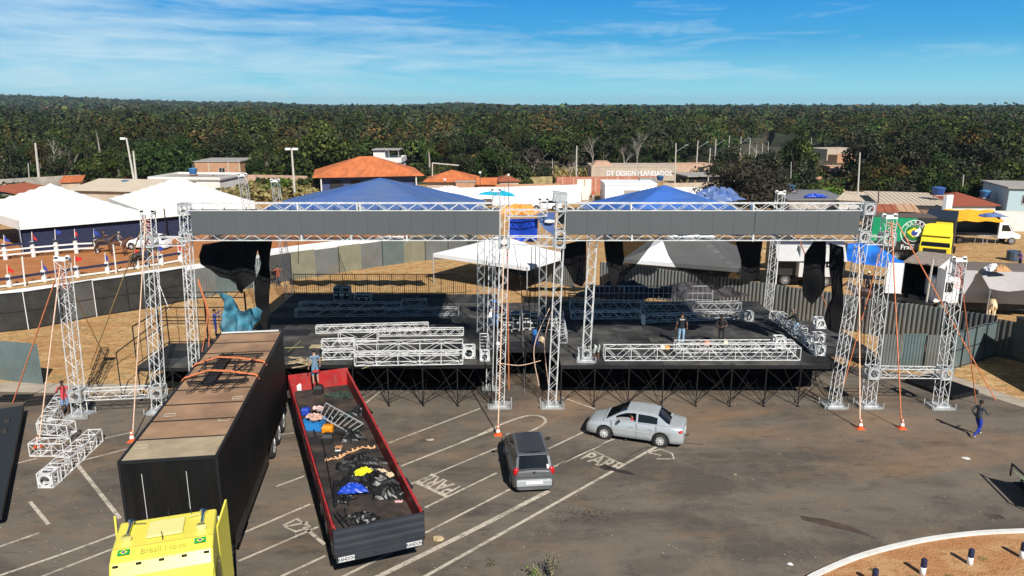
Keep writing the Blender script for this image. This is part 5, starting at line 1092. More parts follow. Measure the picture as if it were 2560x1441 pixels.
b.bar((.9, -.9, .2), (.6, .3, .2), .035, 4); b.bar((-.9, -.8, .2), (-.5, .5, .2), .035, 4); b.bar((-.2, -.8, .2), (-.5, .5, .2), .035, 4); b.bar((-1.1, -1.75, .1), (.6, -1.8, .1), .04, 4); b.bar((-1.1, 1.15, .1), (1.05, 1.1, .1), .04, 4)
b.bx(.08, .4, -1.6, 1.4, .12, .16); b.build('frames', BLKM, rk, world=False)
for y, nm in ((-.95, 'far'), (.55, 'near')):
    q = WT @ Vector((0, -7 + y, TZ)); t_ = MB(); P = [Vector((-1.34, -7 + y, TZ - .1)), Vector((-1.25, -7 + y + .02, TZ + .08)), Vector((-.3, -7 + y - .06, TZ + .24)), Vector((.45, -7 + y - .08, TZ + .30)), Vector((1.25, -7 + y + .05, TZ + .1)), Vector((1.38, -7 + y, TZ - .05))]
    for dz, dy in ((0, 0), (.03, .05), (.015, -.05)): t_.tube([WT @ (p + Vector((0, dy, dz))) for p in P], .026, 4)
    tag(t_.build('strap', ORROPE), nm + ' orange strap tied over the black frames on the trailer roof', 'strap')
# ---------- red flatbed trailer ----------
rN, rF = (Vector((-3.965, 19.84, 0))), Vector((-9.0, 32.46, 0)); dv = (rN - rF); RL = dv.length; rzR = math.atan2(-dv.x, dv.y)
fb = thing('flatbed_trailer', 'long red drop-side trailer with dark grey tailboard, loaded with gear', 'trailer', rN, rzR); FW = 1.32
b = MB(); b.bx(-FW, FW, -RL, -.06, 1.12, 1.24); FLM = mat('worn trailer floor', (.026, .021, .019), .85, var=.6, vs=1.2, dirt=.75, dcol=(.12, .08, .055), ds=1.1, bump=.6); b.build('floor', FLM, fb, world=False)
b = MB()
for y in (-3.2, -6.1, -8.2, -10.2): b = MB(); b.bx(-FW + .05, FW - .05, y, y + .06, 1.24, 1.27); b.build('floor_seam', TRIM, fb, world=False)
for s in (-1, 1):
    for k in range(4):
        y0 = -RL + .06 + k * (RL - .1) / 4; y1 = -RL + .06 + (k + 1) * (RL - .1) / 4 - .05; b = MB(); b.bx(s * FW - .03, s * FW + .03, y0, y1, 1.15, 1.92); b.bx(s * FW - .04, s * FW + .045, y0, y1, 1.88, 1.94)
        for z in (1.3, 1.5, 1.7): b.bx(s * (FW + .03), s * (FW + .05), y0, y1, z, z + .06)
        b.build('side_board', REDP, fb, world=False)
        b = MB(); b.bx(s * (FW + .035) - .03, s * (FW + .035) + .03, y1 - .01, y1 + .06, 1.0, 1.95); b.build('stake', TRIM, fb, world=False)
b = MB(); b.bx(-FW - .03, FW + .03, -RL, -RL + .06, 1.15, 2.05); b.build('head_board', REDP, fb, world=False)
b = MB(); b.bx(-FW - .05, FW + .05, -.06, 0, 1.12, 1.92)
for z in (1.25, 1.48, 1.72): b.hexa([(-FW - .03, 0, z), (FW + .03, 0, z), (FW + .03, .05, z + .03), (-FW - .03, .05, z + .03)], [(-FW - .03, 0, z + .15), (FW + .03, 0, z + .15), (FW + .03, .05, z + .12), (-FW - .03, .05, z + .12)])
tb = b.build('tailboard', DKGREY, fb, world=False); b = MB(); b.bx(-FW, FW, -.12, .02, .84, 1.11)
for k in range(6): b.bx(-.75 + k * .27, -.62 + k * .27, .02, .05, .93, 1.02)
bm_ = b.build('rear_beam', DKGREY, fb, world=False)
for k, s in enumerate((-1, 1)):
    b = MB(); b.bx(s * 1.03 - .24, s * 1.03 + .24, .022, .032, .87, 1.03); b.build('name_plate', PLATE, bm_, world=False)
    text('lettering', 'RANDON', .15, WM[fb] @ frame((s * 1.03, .036, .948), (-1, 0, 0), (0, 0, 1)) @ Matrix.Diagonal((.78, 1, 1, 1)), PLTXT, bm_, bold=.004)
b = MB(); b.bx(-.5, -.35, -RL + .2, -.2, .7, 1.12); b.bx(.35, .5, -RL + .2, -.2, .7, 1.12); b.bar((.9, -3.2, .0), (.9, -3.2, 1.1), .05, 6); b.bar((-.9, -RL + 2, 0), (-.9, -RL + 2, 1.1), .06, 6); b.bar((.9, -RL + 2, 0), (.9, -RL + 2, 1.1), .06, 6); b.build('chassis', BLK, fb, world=False)
for y in (-1.6, -2.85, -4.1):
    for s in (-1, 1): wheel(fb, s * 1.05, y, .48, .4, side=s, m=GALV)
RP = MB(); M = WM[fb]
for k in range(6):
    for z in (1.95, 1.6, 1.3): pass
pts = [M @ Vector((FW + .07, -.5 - i * 1.2, 1.9 - .5 * (i % 2))) for i in range(10)]; RP.tube(pts, .02, 4); RP.tube([M @ Vector((FW - .02, -.3 - i * .9, 1.98)) for i in range(13)], .018, 4); tag(RP.build('tie_rope', BLKM), 'dark tie rope laced along the left side of the red trailer', 'rope')
# load on the flatbed
ZB = 1.245
def onbed(x, y, z=0): return WM[fb] @ Vector((x, y, ZB + z))
LDG = 'gear on the red trailer'
def P_(px, py, z=ZB): return G(px, py, z)
TARPB = mat('black polythene', (.012, .012, .013), .38, var=.4, vs=2, bump=1, bs=4)
def heap(name, label, cat, px, rx, ry, rz_, m, seed=0, rot=0, z=ZB):
    c = P_(*px, z); b = MB(); rd = random.Random(seed); N, K = 26, 8; V = [c + Vector((0, 0, rz_))]
    for k in range(1, K + 1):
        for i in range(N):
            t = 6.283 * i / N; s = k / K; j = 1 + .22 * math.sin(3 * t + seed) + .1 * math.sin(7 * t + seed * 2); j *= 1 + rd.uniform(-.13, .13); x, y = math.cos(t) * s * rx * j, math.sin(t) * s * ry * j; h = rz_ * (1 - s ** 2.2) * (1 + rd.uniform(-.35, .35)) + (.004 if k == K else rd.uniform(0, .05)); q = Matrix.Rotation(rot, 3, 'Z') @ Vector((x, y, 0)); V.append(c + q + Vector((0, 0, max(.004, h))))
    f = [(0, 1 + i, 1 + (i + 1) % N) for i in range(N)] + [(1 + (k - 1) * N + i, 1 + k * N + i, 1 + k * N + (i + 1) % N, 1 + (k - 1) * N + (i + 1) % N) for k in range(1, K) for i in range(N)]
    b.add(V, f); return tag(b.build(name, m), label, cat)
heap('plastic_sheet', 'big crumpled black plastic sheet heaped on the red trailer', 'sheet', (925, 1205), 1.25, .95, .34, TARPB, 1, -.4); heap('plastic_sheet', 'second fold of black sheet toward the right side of the red trailer', 'sheet', (975, 1235), .55, .5, .25, TARPB, 4, .3)
heap('plastic_sheet', 'upper fold of black sheet against the right board', 'sheet', (900, 1160), .9, .42, .28, TARPB, 9, .2)
heap('cloth_bag', 'bright yellow cloth on top of the black sheet', 'cloth', (908, 1187), .32, .26, .2, mat('bright yellow cloth', (.85, .8, .02), .6, var=.15, vs=4), 2, .5, ZB + .28); heap('blue_bag', 'crumpled blue plastic bag beside the black sheet', 'bag', (882, 1226), .46, .27, .2, BLUEB, 3, .1, ZB + .16)
heap('cable_heap', 'tangled heap of black cable by the tailboard of the red trailer', 'cable', (905, 1303), .62, .34, .22, TARPB, 5)
heap('dark_bundle', 'black bundle heap right of the ladder foot', 'bundle', (880, 1098), .5, .3, .3, TARPB, 21); heap('dark_bundle', 'dark netting bundle at the far right of the ladder', 'bundle', (905, 1032), .45, .4, .3, TARPB, 22); heap('dark_bundle', 'dark green and black litter near the head board', 'bundle', (850, 990), .6, .35, .15, mat('dark green litter', (.02, .04, .025), .8, var=.6, vs=5), 23)
heap('dark_bundle', 'black folded sheet between the blue crate and the ladder', 'bundle', (835, 1050), .4, .3, .3, TARPB, 24); heap('dark_bundle', 'low black sheet fold left of the blue bag', 'bundle', (860, 1250), .35, .2, .15, TARPB, 25)
def ropeheap(label, pts, m=PALEROPE, r=.022, z=ZB + .03, loops=10, amp=.12, seed=0):
    b = MB(); rd = random.Random(seed); P = [P_(*p, z) for p in pts]; Q = []
    for i in range(len(P) - 1):
        for k in range(loops): t = k / loops; a = (i * loops + k) * 1.9; Q.append(P[i].lerp(P[i + 1], t) + Vector((math.cos(a) * amp, math.sin(a) * amp, .03 + .03 * math.sin(a * 1.3))))
    b.tube(Q, r, 4); return tag(b.build('rope', m), label, 'rope')
ropeheap('pale orange rope lying in loops across the red trailer floor', [(812, 1152), (845, 1146), (872, 1132), (905, 1120), (945, 1120)], mat('peach rope', (.85, .48, .25), .8), .022, loops=9, amp=.10); ropeheap('cream rope coil on the right end of the black sheet', [(925, 1178), (955, 1178), (975, 1192), (978, 1186)], mat('cream rope', (.8, .62, .42), .8), .024, ZB + .3, 9, .12)
ropeheap('tangle of pinkish webbing on the blue crate', [(772, 1042), (792, 1040), (800, 1046), (780, 1052)], mat('pinkish webbing', (.75, .45, .36), .8, var=.4, vs=9), .03, ZB + .5, 14, .17); ropeheap('pink and white cloth tangle behind the blue crate', [(785, 1022), (802, 1020), (798, 1030)], mat('pale pink cloth', (.75, .55, .52), .9, var=.3), .045, ZB + .3, 9, .1)
def crate(label, px, sx_, sy_, h, m, rz=0, z=ZB, nm='crate', cat='crate', grp=LDG):
    c = P_(*px, z); t = thing(nm, label, cat, c, rz, grp); b = MB(); w = .03; x, y = sx_ / 2, sy_ / 2; b.bx(-x, x, -y, y, 0, .03)
    for s in (-1, 1): b.bx(s * x - w / 2, s * x + w / 2, -y, y, .03, h); b.bx(-x + w, x - w, s * y - w / 2, s * y + w / 2, .03, h)
    b.build('shell', m, t, world=False); b = MB()
    for s in (-1, 1): b.bx(s * (x + .02) - .02, s * (x + .02) + .02, -y - .03, y + .03, h - .03, h + .01); b.bx(-x, x, s * (y + .02) - .02, s * (y + .02) + .02, h - .03, h + .01)
    b.build('rim', m, t, world=False); return t
crate('light blue open plastic crate near the left board of the red trailer', (787, 1072), .72, .5, .42, mat('crate blue', (.03, .24, .62), .4), -.15)
def toolbox(label, px, s, m, rz=0, z=ZB, hm=BLK, grp=LDG):
    c = P_(*px, z); t = thing('tool_box', label, 'box', c, rz, grp); x, y, h = s; b = MB(); b.bx(-x / 2, x / 2, -y / 2, y / 2, 0, h * .7); b.build('case', m, t, world=False, bevel=.02); b = MB(); b.hexa([(-x / 2 - .01, -y / 2 - .01, h * .7), (x / 2 + .01, -y / 2 - .01, h * .7), (x / 2 + .01, y / 2 + .01, h * .7), (-x / 2 - .01, y / 2 + .01, h * .7)], [(-x * .4, -y * .35, h), (x * .4, -y * .35, h), (x * .4, y * .35, h), (-x * .4, y * .35, h)]); b.build('lid', m, t, world=False); b = MB(); b.tube([(-x * .25, 0, h), (-x * .2, 0, h + .07), (x * .2, 0, h + .07), (x * .25, 0, h)], .014, 4); b.build('handle', hm, t, world=False)
toolbox('orange tool box right of the blue crate', (820, 1080), (.42, .34, .3), mat('tool box orange', (.8, .28, .01), .4)); toolbox('black case below the orange tool box', (820, 1108), (.4, .3, .4), CASE, .1); toolbox('long black case right of the orange tool box', (858, 1086), (.62, .32, .26), CASE, -.3); toolbox('small brown carton in the middle of the red trailer', (847, 1122), (.26, .2, .12), mat('carton', (.4, .2, .09), .8)); toolbox('white box near the head board of the red trailer', (747, 975), (.32, .3, .34), WHT); toolbox('blue box at the left board above the blue crate', (765, 1036), (.32, .3, .3), mat('box blue', (.02, .06, .45), .4)); toolbox('small teal box at the right end of the ladder', (890, 1083), (.2, .16, .1), mat('teal box', (.05, .35, .3), .5)); toolbox('white and red packet near the tailboard', (997, 1256), (.25, .12, .06), mat('packet', (.75, .4, .4), .5)); toolbox('black crate standing under the man on the red trailer', (797, 985), (.4, .35, .42), CASE); toolbox('small white label card below the brown carton', (845, 1128), (.2, .1, .04), WHT, .1); toolbox('dark green bag heap left of the ladder foot', (870, 1048), (.3, .3, .26), mat('dark green', (.02, .05, .035), .7))
lad_ = MB(); a, c, d, e = P_(800, 1040, ZB + .45), P_(872, 1082, ZB + .2), P_(815, 1008, ZB + .45), P_(908, 1060, ZB + .2)
lad_.bar(a, c, .03, 4); lad_.bar(d, e, .03, 4)
for k in range(9): lad_.bar(a.lerp(c, k / 8), d.lerp(e, k / 8), .022, 4)
tag(lad_.build('ladder', ALUD), 'aluminium ladder lying across the gear at the far half of the red trailer', 'ladder')
for k, (a, c, r, lb) in enumerate((((838, 1205), (838, 1262), .075, 'thick black tube by the left board of the red trailer'), ((846, 1200), (872, 1262), .02, 'thin black bar slanting beside the thick tube'), ((806, 1100), (838, 1268), .022, 'long thin bar along the left board'), ((775, 1048), (790, 1090), .03, 'black pole leaning over the blue crate'), ((835, 1285), (860, 1318), .02, 'short rusty rod by the tailboard'), ((842, 1280), (875, 1316), .018, 'second short rod by the tailboard'), ((862, 1270), (868, 1310), .015, 'upright thin stick near the cable heap'))):
    b = MB(); b.bar(P_(*a, ZB + .08), P_(*c, ZB + .08), r, 8, cap=True); tag(b.build('bar_stock', BLKM), lb, 'bar', LDG)
# ---------- people and horses ----------
def skinned(joints, edges, root, sub=1):
    names = list(joints); ix = {n: i for i, n in enumerate(names)}; me = bpy.data.meshes.new('tmp'); me.from_pydata([joints[n][0] for n in names], [(ix[a], ix[b]) for a, b in edges], [])
    o = bpy.data.objects.new('tmp', me); COL.objects.link(o); m = o.modifiers.new('s', 'SKIN'); m.use_smooth_shade = True; m.branch_smoothing = .4
    sv_ = me.skin_vertices[0].data if me.skin_vertices else None
    if sv_ is None:
        bm = bmesh.new(); bm.from_mesh(me); bm.verts.layers.skin.verify(); bm.to_mesh(me); bm.free(); sv_ = me.skin_vertices[0].data
    for n in names: r = joints[n][1]; sv_[ix[n]].radius = r if isinstance(r, tuple) else (r, r); sv_[ix[n]].use_root = (n == root)
    if sub: s = o.modifiers.new('u', 'SUBSURF'); s.levels = sub; s.render_levels = sub
    dg = bpy.context.evaluated_depsgraph_get(); dg.update(); r = bpy.data.meshes.new_from_object(o.evaluated_get(dg)); bpy.data.objects.remove(o); return r
POSES = {
 'stand': {}, 
 'walk': dict(kneeL=(-.10, .20, .50), ankL=(-.10, .30, .12), toeL=(-.10, .44, .05), kneeR=(.10, .04, .48), ankR=(.10, -.30, .14), toeR=(.10, -.20, .04), elbL=(-.26, -.14, 1.16), haL=(-.24, .02, .98), elbR=(.26, .12, 1.14), haR=(.2, .34, 1.12)),
 'bend': dict(pel=(0, -.05, .88), spi=(0, .18, .98), che=(0, .42, .98), nec=(0, .56, .92), hea=(0, .68, .84), top=(0, .78, .76), shL=(-.19, .46, .96), shR=(.19, .46, .96), elbL=(-.2, .5, .68), elbR=(.2, .5, .68), haL=(-.16, .56, .42), haR=(.16, .56, .42), kneeL=(-.13, .06, .48), kneeR=(.13, .06, .48)),
 'work': dict(che=(0, .06, 1.26), nec=(0, .12, 1.42), hea=(0, .2, 1.54), top=(0, .26, 1.68), elbL=(-.28, .12, 1.1), haL=(-.12, .34, 1.08), elbR=(.28, .12, 1.1), haR=(.12, .36, 1.1)),
 'lean': dict(pel=(0, -.1, .86), spi=(0, .0, 1.04), che=(0, .12, 1.2), nec=(0, .22, 1.34), hea=(0, .28, 1.46), top=(0, .34, 1.6), elbL=(-.34, .32, 1.05), haL=(-.4, .56, 1.05), elbR=(.3, .3, 1.0), haR=(.26, .5, .92), kneeL=(-.15, .14, .5), kneeR=(.12, .0, .48)),
 'sit': dict(pel=(0, 0, .0), spi=(0, -.02, .2), che=(0, .0, .4), nec=(0, .02, .58), hea=(0, .05, .70), top=(0, .06, .85), shL=(-.19, .0, .52), shR=(.19, .0, .52), elbL=(-.26, .1, .28), elbR=(.26, .1, .28), haL=(-.12, .3, .25), haR=(.12, .3, .25), hipL=(-.12, .02, -.02), hipR=(.12, .02, -.02), kneeL=(-.30, .34, -.12), kneeR=(.30, .34, -.12), ankL=(-.33, .22, -.52), ankR=(.33, .22, -.52), toeL=(-.33, .36, -.58), toeR=(.33, .36, -.58)),
 'phone': dict(elbR=(.3, .06, 1.12), haR=(.1, .2, 1.42), elbL=(-.26, -.02, 1.12), haL=(-.26, .12, .96)),
 'raise': dict(elbL=(-.36, .16, 1.36), haL=(-.42, .4, 1.5), elbR=(.34, .18, 1.3), haR=(.4, .42, 1.45)),
}
def person(label, pos, face=0, pose='stand', shirt=(.1, .1, .1), pants=(.05, .05, .08), H=1.72, skin=SKIN, hair=HAIR, sleeves=False, shorts=False, shoe=(.03, .03, .03), hat=None, group=None, extra=None):
    J = dict(pel=((0, 0, .93), (.155, .105)), spi=((0, 0, 1.10), (.145, .10)), che=((0, 0, 1.30), (.165, .11)), nec=((0, .01, 1.48), .058), hea=((0, .02, 1.60), (.078, .095)), top=((0, .02, 1.72), (.06, .075)),
             shL=((-.185, 0, 1.41), .062), shR=((.185, 0, 1.41), .062), elbL=((-.25, -.03, 1.13), .045), elbR=((.25, -.03, 1.13), .045), haL=((-.27, .06, .89), .030), haR=((.27, .06, .89), .030),
             hipL=((-.095, 0, .86), .095), hipR=((.095, 0, .86), .095), kneeL=((-.105, .02, .49), .062), kneeR=((.105, .02, .49), .062), ankL=((-.11, -.02, .09), .042), ankR=((.11, -.02, .09), .042), toeL=((-.12, .13, .04), .04), toeR=((.12, .13, .04), .04))
    for k, v in POSES[pose].items(): J[k] = (v, J[k][1])
    if pose in ('bend', 'lean'):
        p = Vector(J['pel'][0])
        for s, sg in (('L', -1), ('R', 1)): J['hip' + s] = ((sg * .095, p.y, p.z - .06), .095)
    if pose in ('lean',): c = Vector(J['che'][0]); J['shL'] = ((-.185, c.y + .05, c.z + .09), .062); J['shR'] = ((.185, c.y + .05, c.z + .09), .062)
    if pose == 'work': J['shL'] = ((-.185, .08, 1.36), .062); J['shR'] = ((.185, .08, 1.36), .062)
    E_ = [('pel', 'spi'), ('spi', 'che'), ('che', 'nec'), ('nec', 'hea'), ('hea', 'top'), ('che', 'shL'), ('shL', 'elbL'), ('elbL', 'haL'), ('che', 'shR'), ('shR', 'elbR'), ('elbR', 'haR'), ('pel', 'hipL'), ('hipL', 'kneeL'), ('kneeL', 'ankL'), ('ankL', 'toeL'), ('pel', 'hipR'), ('hipR', 'kneeR'), ('kneeR', 'ankR'), ('ankR', 'toeR')]
    me = skinned(J, E_, 'pel'); P = {k: Vector(v[0]) for k, v in J.items()}
    mats = [mat('shirt', shirt, .85, var=.15, vs=6), mat('trousers', pants, .85, var=.2, vs=6), skin, mat('shoe', shoe, .6)]
    for m in mats: me.materials.append(m)
    segm = {('pel', 'spi'): 0, ('spi', 'che'): 0, ('che', 'nec'): 0, ('nec', 'hea'): 2, ('hea', 'top'): 2, ('pel', 'hipL'): 1, ('pel', 'hipR'): 1, ('hipL', 'kneeL'): 1, ('hipR', 'kneeR'): 1, ('kneeL', 'ankL'): 2 if shorts else 1, ('kneeR', 'ankR'): 2 if shorts else 1, ('ankL', 'toeL'): 3, ('ankR', 'toeR'): 3,
            ('che', 'shL'): 0, ('che', 'shR'): 0, ('shL', 'elbL'): 0, ('shR', 'elbR'): 0, ('elbL', 'haL'): 0 if sleeves else 2, ('elbR', 'haR'): 0 if sleeves else 2}
    for f in me.polygons:
        c = f.center; best = 9; bi = 0
        for (a, b), mi in segm.items():
            A_, B_ = P[a], P[b]; d = B_ - A_; t = max(0, min(1, (c - A_).dot(d) / d.length_squared)); q = (c - (A_ + d * t)).length - (.05 if mi in (0,) and a in ('pel', 'spi') else 0)
            if q < best: best = q; bi = mi; bt = t; bk = (a, b)
        if bk[0] in ('shL', 'shR') and bt > .75 and not sleeves: bi = 2
        if bk == ('che', 'nec') and bt > .8: bi = 2
        f.material_index = bi
    bm = bmesh.new(); bm.from_mesh(me); hb = MB()
    for s, sg in (('L', -1), ('R', 1)):                        # hands: palm, four fingers, a thumb
        w = P['ha' + s]; d = (w - P['elb' + s]).normalized(); u = d.orthogonal().normalized(); v = d.cross(u)
        c = w + d * .05; hb.box(c, (.075, .035, .09), 0, Matrix((u, v, d)).transposed())
        for k in range(4): a = c + d * .04 + u * (-.028 + .019 * k); m_ = a + d * (.032 - .004 * abs(k - 1.5)) + v * .006 * sg; hb.bar(a, m_, .009, 5, .008); hb.bar(m_, m_ + (d * .8 + v * .6 * sg).normalized() * .028, .008, 5, .006, cap=True)
        a = c - d * .02 + u * .035; hb.bar(a, a + (d + u * .8).normalized() * .05, .011, 5, .008, cap=True)
    hd, tp_ = P['hea'], P['top']; ax = (tp_ - P['nec']).normalized(); fw = Vector((0, 1, 0)) - ax * ax.y; fw = fw.normalized() if fw.length > .1 else Vector((0, 0, -1)); hb.bar(hd + fw * .085, hd + fw * .115 - ax * .015, .018, 5, .012, cap=True)
    n0 = len(bm.verts); vs = [bm.verts.new(p) for p in hb.v]
    for f in hb.f:
        try: q = bm.faces.new([vs[i] for i in f]); q.material_index = 2
        except ValueError: pass
    bm.to_mesh(me); bm.free(); sc_ = H / 1.74; me.transform(Matrix.Diagonal((sc_, sc_, sc_, 1))); me.polygons.foreach_set('use_smooth', [True] * len(me.polygons))
    t = bpy.data.objects.new('person', me); COL.objects.link(t); t.location = pos; t.rotation_euler = (0, 0, face); tag(t, label, 'person', group); WM[t] = Matrix.Translation(Vector(pos)) @ Matrix.Rotation(face, 4, 'Z')
    b = MB(); c = (hd + ax * .055 - fw * .02); b.blob(c, (.088, .10, .085), 12, 7)
    for e_ in (-1, 1): b.blob(hd + Vector((e_ * .03, 0, .0)) + fw * .088 + ax * .01, (.011, .008, .008), 6, 4)
    b.v = [tuple(Vector(p) * sc_) for p in b.v]; b.build('hair', hair, t, True, world=False)
    if hat:
        b = MB(); c = (hd + ax * .09); b.lathe(c, [(.10, 0), (.105, .03), (.08, .08), (.01, .095)], 12); b.lathe(c, [(.13 if hat[1] else .1, -.005), (.13 if hat[1] else .1, .008)], 12); b.box(c + fw * .12, (.14, .12, .01)) if not hat[1] else None; b.v = [tuple(Vector(p) * sc_) for p in b.v]; b.build('hat', mat('hat', hat[0], .8), t, world=False)
    return t
Rp = math.pi
person('man in red shirt and blue shorts drinking beside the leftmost tower', G(166, 1036), Rp + .3, 'phone', (.55, .06, .07), (.16, .26, .42), 1.68, shorts=True, skin=SKIND)
mt = person('man in blue shirt and striped shorts standing on the red trailer', G(790, 962, ZB + .42), .6, 'stand', (.16, .24, .33), (.10, .35, .5), 1.7, shorts=True, skin=SKINL, hat=((.03, .03, .03), 0))
b = MB(); b.lathe((0, -.09, .70), [(.17, -.05), (.172, .03)], 12); b.v = [(x, y * .8, z) for x, y, z in b.v]; b.build('shorts_stripe', mat('red stripe', (.5, .05, .05), .8), mt, world=False)
mb = person('worker in black printed shirt and light jeans seen from behind on the right stage', G(1702, 862, ZS), -.15, 'stand', (.012, .012, .014), (.30, .46, .62), 1.74)
text('shirt_print', 'STAFF', .09, WM[mb] @ frame((0, -.118, 1.36), (1, 0, 0), (0, 0, 1)), WHT, mb, bold=.004)
person('worker in dark clothes bowing over something in his hands on the right stage', G(1802, 862, ZS), Rp - .5, 'work', (.03, .028, .03), (.02, .02, .03), 1.7, skin=SKIND)
person('worker in black shirt and grey shorts bent double at the end of the long truss', G(1491, 905, ZS), .55, 'bend', (.015, .015, .015), (.50, .54, .50), 1.72, shorts=True, skin=SKIND, shoe=(.6, .6, .6))
person('heavy grey haired man in black shirt leaning over the pile at the right stage edge', G(1988, 842, ZS), 1.1, 'lean', (.012, .012, .014), (.28, .42, .55), 1.66, hair=HAIRG, skin=SKIN)
person('man in dark jacket and bright blue trousers walking across the right of the asphalt', G(2440, 1092), -1.2, 'walk', (.05, .06, .07), (.01, .03, .36), 1.72, sleeves=True, shoe=(.55, .55, .55), skin=SKIND)
person('worker in blue overalls behind the trailer holding the teal tarpaulin', G(541, 842, .6), -1.2, 'raise', (.03, .05, .30), (.02, .04, .25), 1.72, sleeves=True)
person('worker in dark clothes crouching right of the teal tarpaulin', G(662, 832, ZS), .9, 'lean', (.02, .02, .045), (.02, .02, .03), 1.66, sleeves=True, skin=SKINL)
person('bare armed worker in orange shirt climbing behind the left stage', G(697, 716, 0), Rp, 'raise', (.42, .10, .05), (.1, .1, .12), 1.7, skin=SKINL)
person('worker in blue helmet behind the centre roof tower of the left stage', G(1237, 822, ZS), Rp, 'work', (.03, .04, .1), (.1, .2, .4), 1.7, hat=((.02, .2, .6), 1))
person('man in dark clothes and white cap standing behind the fence on tan earth', G(2166, 735), Rp, 'stand', (.012, .014, .03), (.012, .012, .02), 1.75, sleeves=True, hat=((.8, .78, .6), 1))
person('driver in red shirt at the open window of the silver sedan', WM[sed] @ Vector((-.36, .12, .52)), R(71), 'sit', (.55, .02, .03), (.05, .05, .08), 1.5)
person('person in red and white standing in front of the far red brick wall', G(1483, 502), Rp, 'stand', (.65, .1, .08), (.6, .6, .6), 1.7)
person('person in black beside the white building at the far wall', G(1505, 498), Rp, 'stand', (.02, .02, .02), (.02, .02, .02), 1.7)
person('person in purple shirt at the right edge of the trampled earth', G(2548, 672), Rp / 2, 'work', (.16, .08, .4), (.02, .02, .03), 1.7)
def horse(label, pos, face, col, mane=(.02, .015, .012), down=0, H=1.0, name='horse', group=None):
    J = dict(w=((0, .45, 1.25), (.24, .30)), b=((0, -.1, 1.22), (.27, .31)), r=((0, -.62, 1.28), (.26, .28)), n1=((0, .78, 1.45 - down * .3), (.13, .2)), n2=((0, 1.05, 1.72 - down), (.09, .13)), h1=((0, 1.22, 1.78 - down * 1.2), (.085, .11)), h2=((0, 1.50, 1.56 - down * 1.35), (.055, .06)), t1=((0, -.86, 1.3), .05), t2=((0, -.98, .8), .06))
    E_ = [('r', 'b'), ('b', 'w'), ('w', 'n1'), ('n1', 'n2'), ('n2', 'h1'), ('h1', 'h2'), ('r', 't1'), ('t1', 't2')]
    for s, x in (('L', -.15), ('R', .15)):
        dy = .08 if s == 'L' else -.06
        J.update({'f1' + s: ((x, .50, 1.0), .12), 'f2' + s: ((x, .54 + dy, .55), .062), 'f3' + s: ((x, .52 + dy, .12), .042), 'f4' + s: ((x, .56 + dy, .03), .055), 'q1' + s: ((x * 1.1, -.62, 1.02), .16), 'q2' + s: ((x, -.52 - dy, .78), .09), 'q3' + s: ((x, -.80 - dy, .5), .055), 'q4' + s: ((x, -.74 - dy, .12), .042), 'q5' + s: ((x, -.69 - dy, .03), .055)})
        E_ += [('w', 'f1' + s), ('f1' + s, 'f2' + s), ('f2' + s, 'f3' + s), ('f3' + s, 'f4' + s), ('r', 'q1' + s), ('q1' + s, 'q2' + s), ('q2' + s, 'q3' + s), ('q3' + s, 'q4' + s), ('q4' + s, 'q5' + s)]
    me = skinned(J, E_, 'b'); me.materials.append(mat('horse coat', col, .6, var=.15)); me.transform(Matrix.Diagonal((H, H, H, 1))); o = bpy.data.objects.new(name, me); COL.objects.link(o); o.location = pos; o.rotation_euler = (0, 0, face); tag(o, label, 'horse', group)
    WM[o] = Matrix.Translation(Vector(pos)) @ Matrix.Rotation(face, 4, 'Z'); b = MB()
    for k in range(7): t = k / 6; c = Vector((0, .62 + .5 * t, 1.58 + .3 * t - down * t)); b.blob(c, (.03, .07, .1), 6, 4)
    for s in (-1, 1): b.bar((s * .05, 1.18, 1.86 - down * 1.2), (s * .06, 1.17, 1.98 - down * 1.2), .025, 4, .005)
    b.v = [tuple(Vector(p) * H) for p in b.v]; b.build('mane', mat('mane', mane, .8), o, True, world=False); return o
def saddle(o): b = MB(); b.blob((0, .1, 1.52), (.28, .3, .08), 10, 5); b.build('saddle', mat('saddle leather', (.06, .03, .02), .5), o, True, world=False)
c = G(262, 634); h = horse('dark brown horse trotting on the orange track, left of the other riders', c, -1.2, (.045, .02, .012)); saddle(h); person('rider in dark shirt on the left dark brown horse', c + Vector((.1, .05, 1.5)), -1.2, 'sit', (.03, .03, .03), (.04, .05, .1), 1.7)
c = G(300, 640); h = horse('reddish brown horse on the orange track, its rider in grey', c, -1.5, (.10, .04, .02)); saddle(h); person('rider in grey shirt and pale trousers on the reddish horse', c + Vector((.1, 0, 1.5)), -1.5, 'sit', (.30, .30, .32), (.6, .58, .5), 1.7, hat=((.4, .38, .36), 1))
c = G(356, 672); h = horse('nearly black horse beside the red flag near the inner rail', c, -.9, (.02, .015, .012)); saddle(h); person('rider in black with round hat on the black horse by the inner rail', c + Vector((.08, .06, 1.5)), -.9, 'sit', (.015, .015, .02), (.02, .03, .12), 1.7, hat=((.03, .02, .02), 1))
horse('cream horse grazing with its rump to the camera beside the grey awning truck', G(2474, 800), -.5, (.72, .55, .33), (.7, .6, .45), .55, 1.0)
horse('dark bay horse standing behind the cream horse under the awning', G(2492, 775), -1.2, (.03, .018, .012), H=.95); horse('dark brown horse standing behind the fence by the man in the white cap', G(2152, 768), 1.4, (.04, .018, .015), H=.95); horse('chestnut horse with its rump to the camera behind the fence', G(2146, 758), -.45, (.18, .07, .03), H=.92)
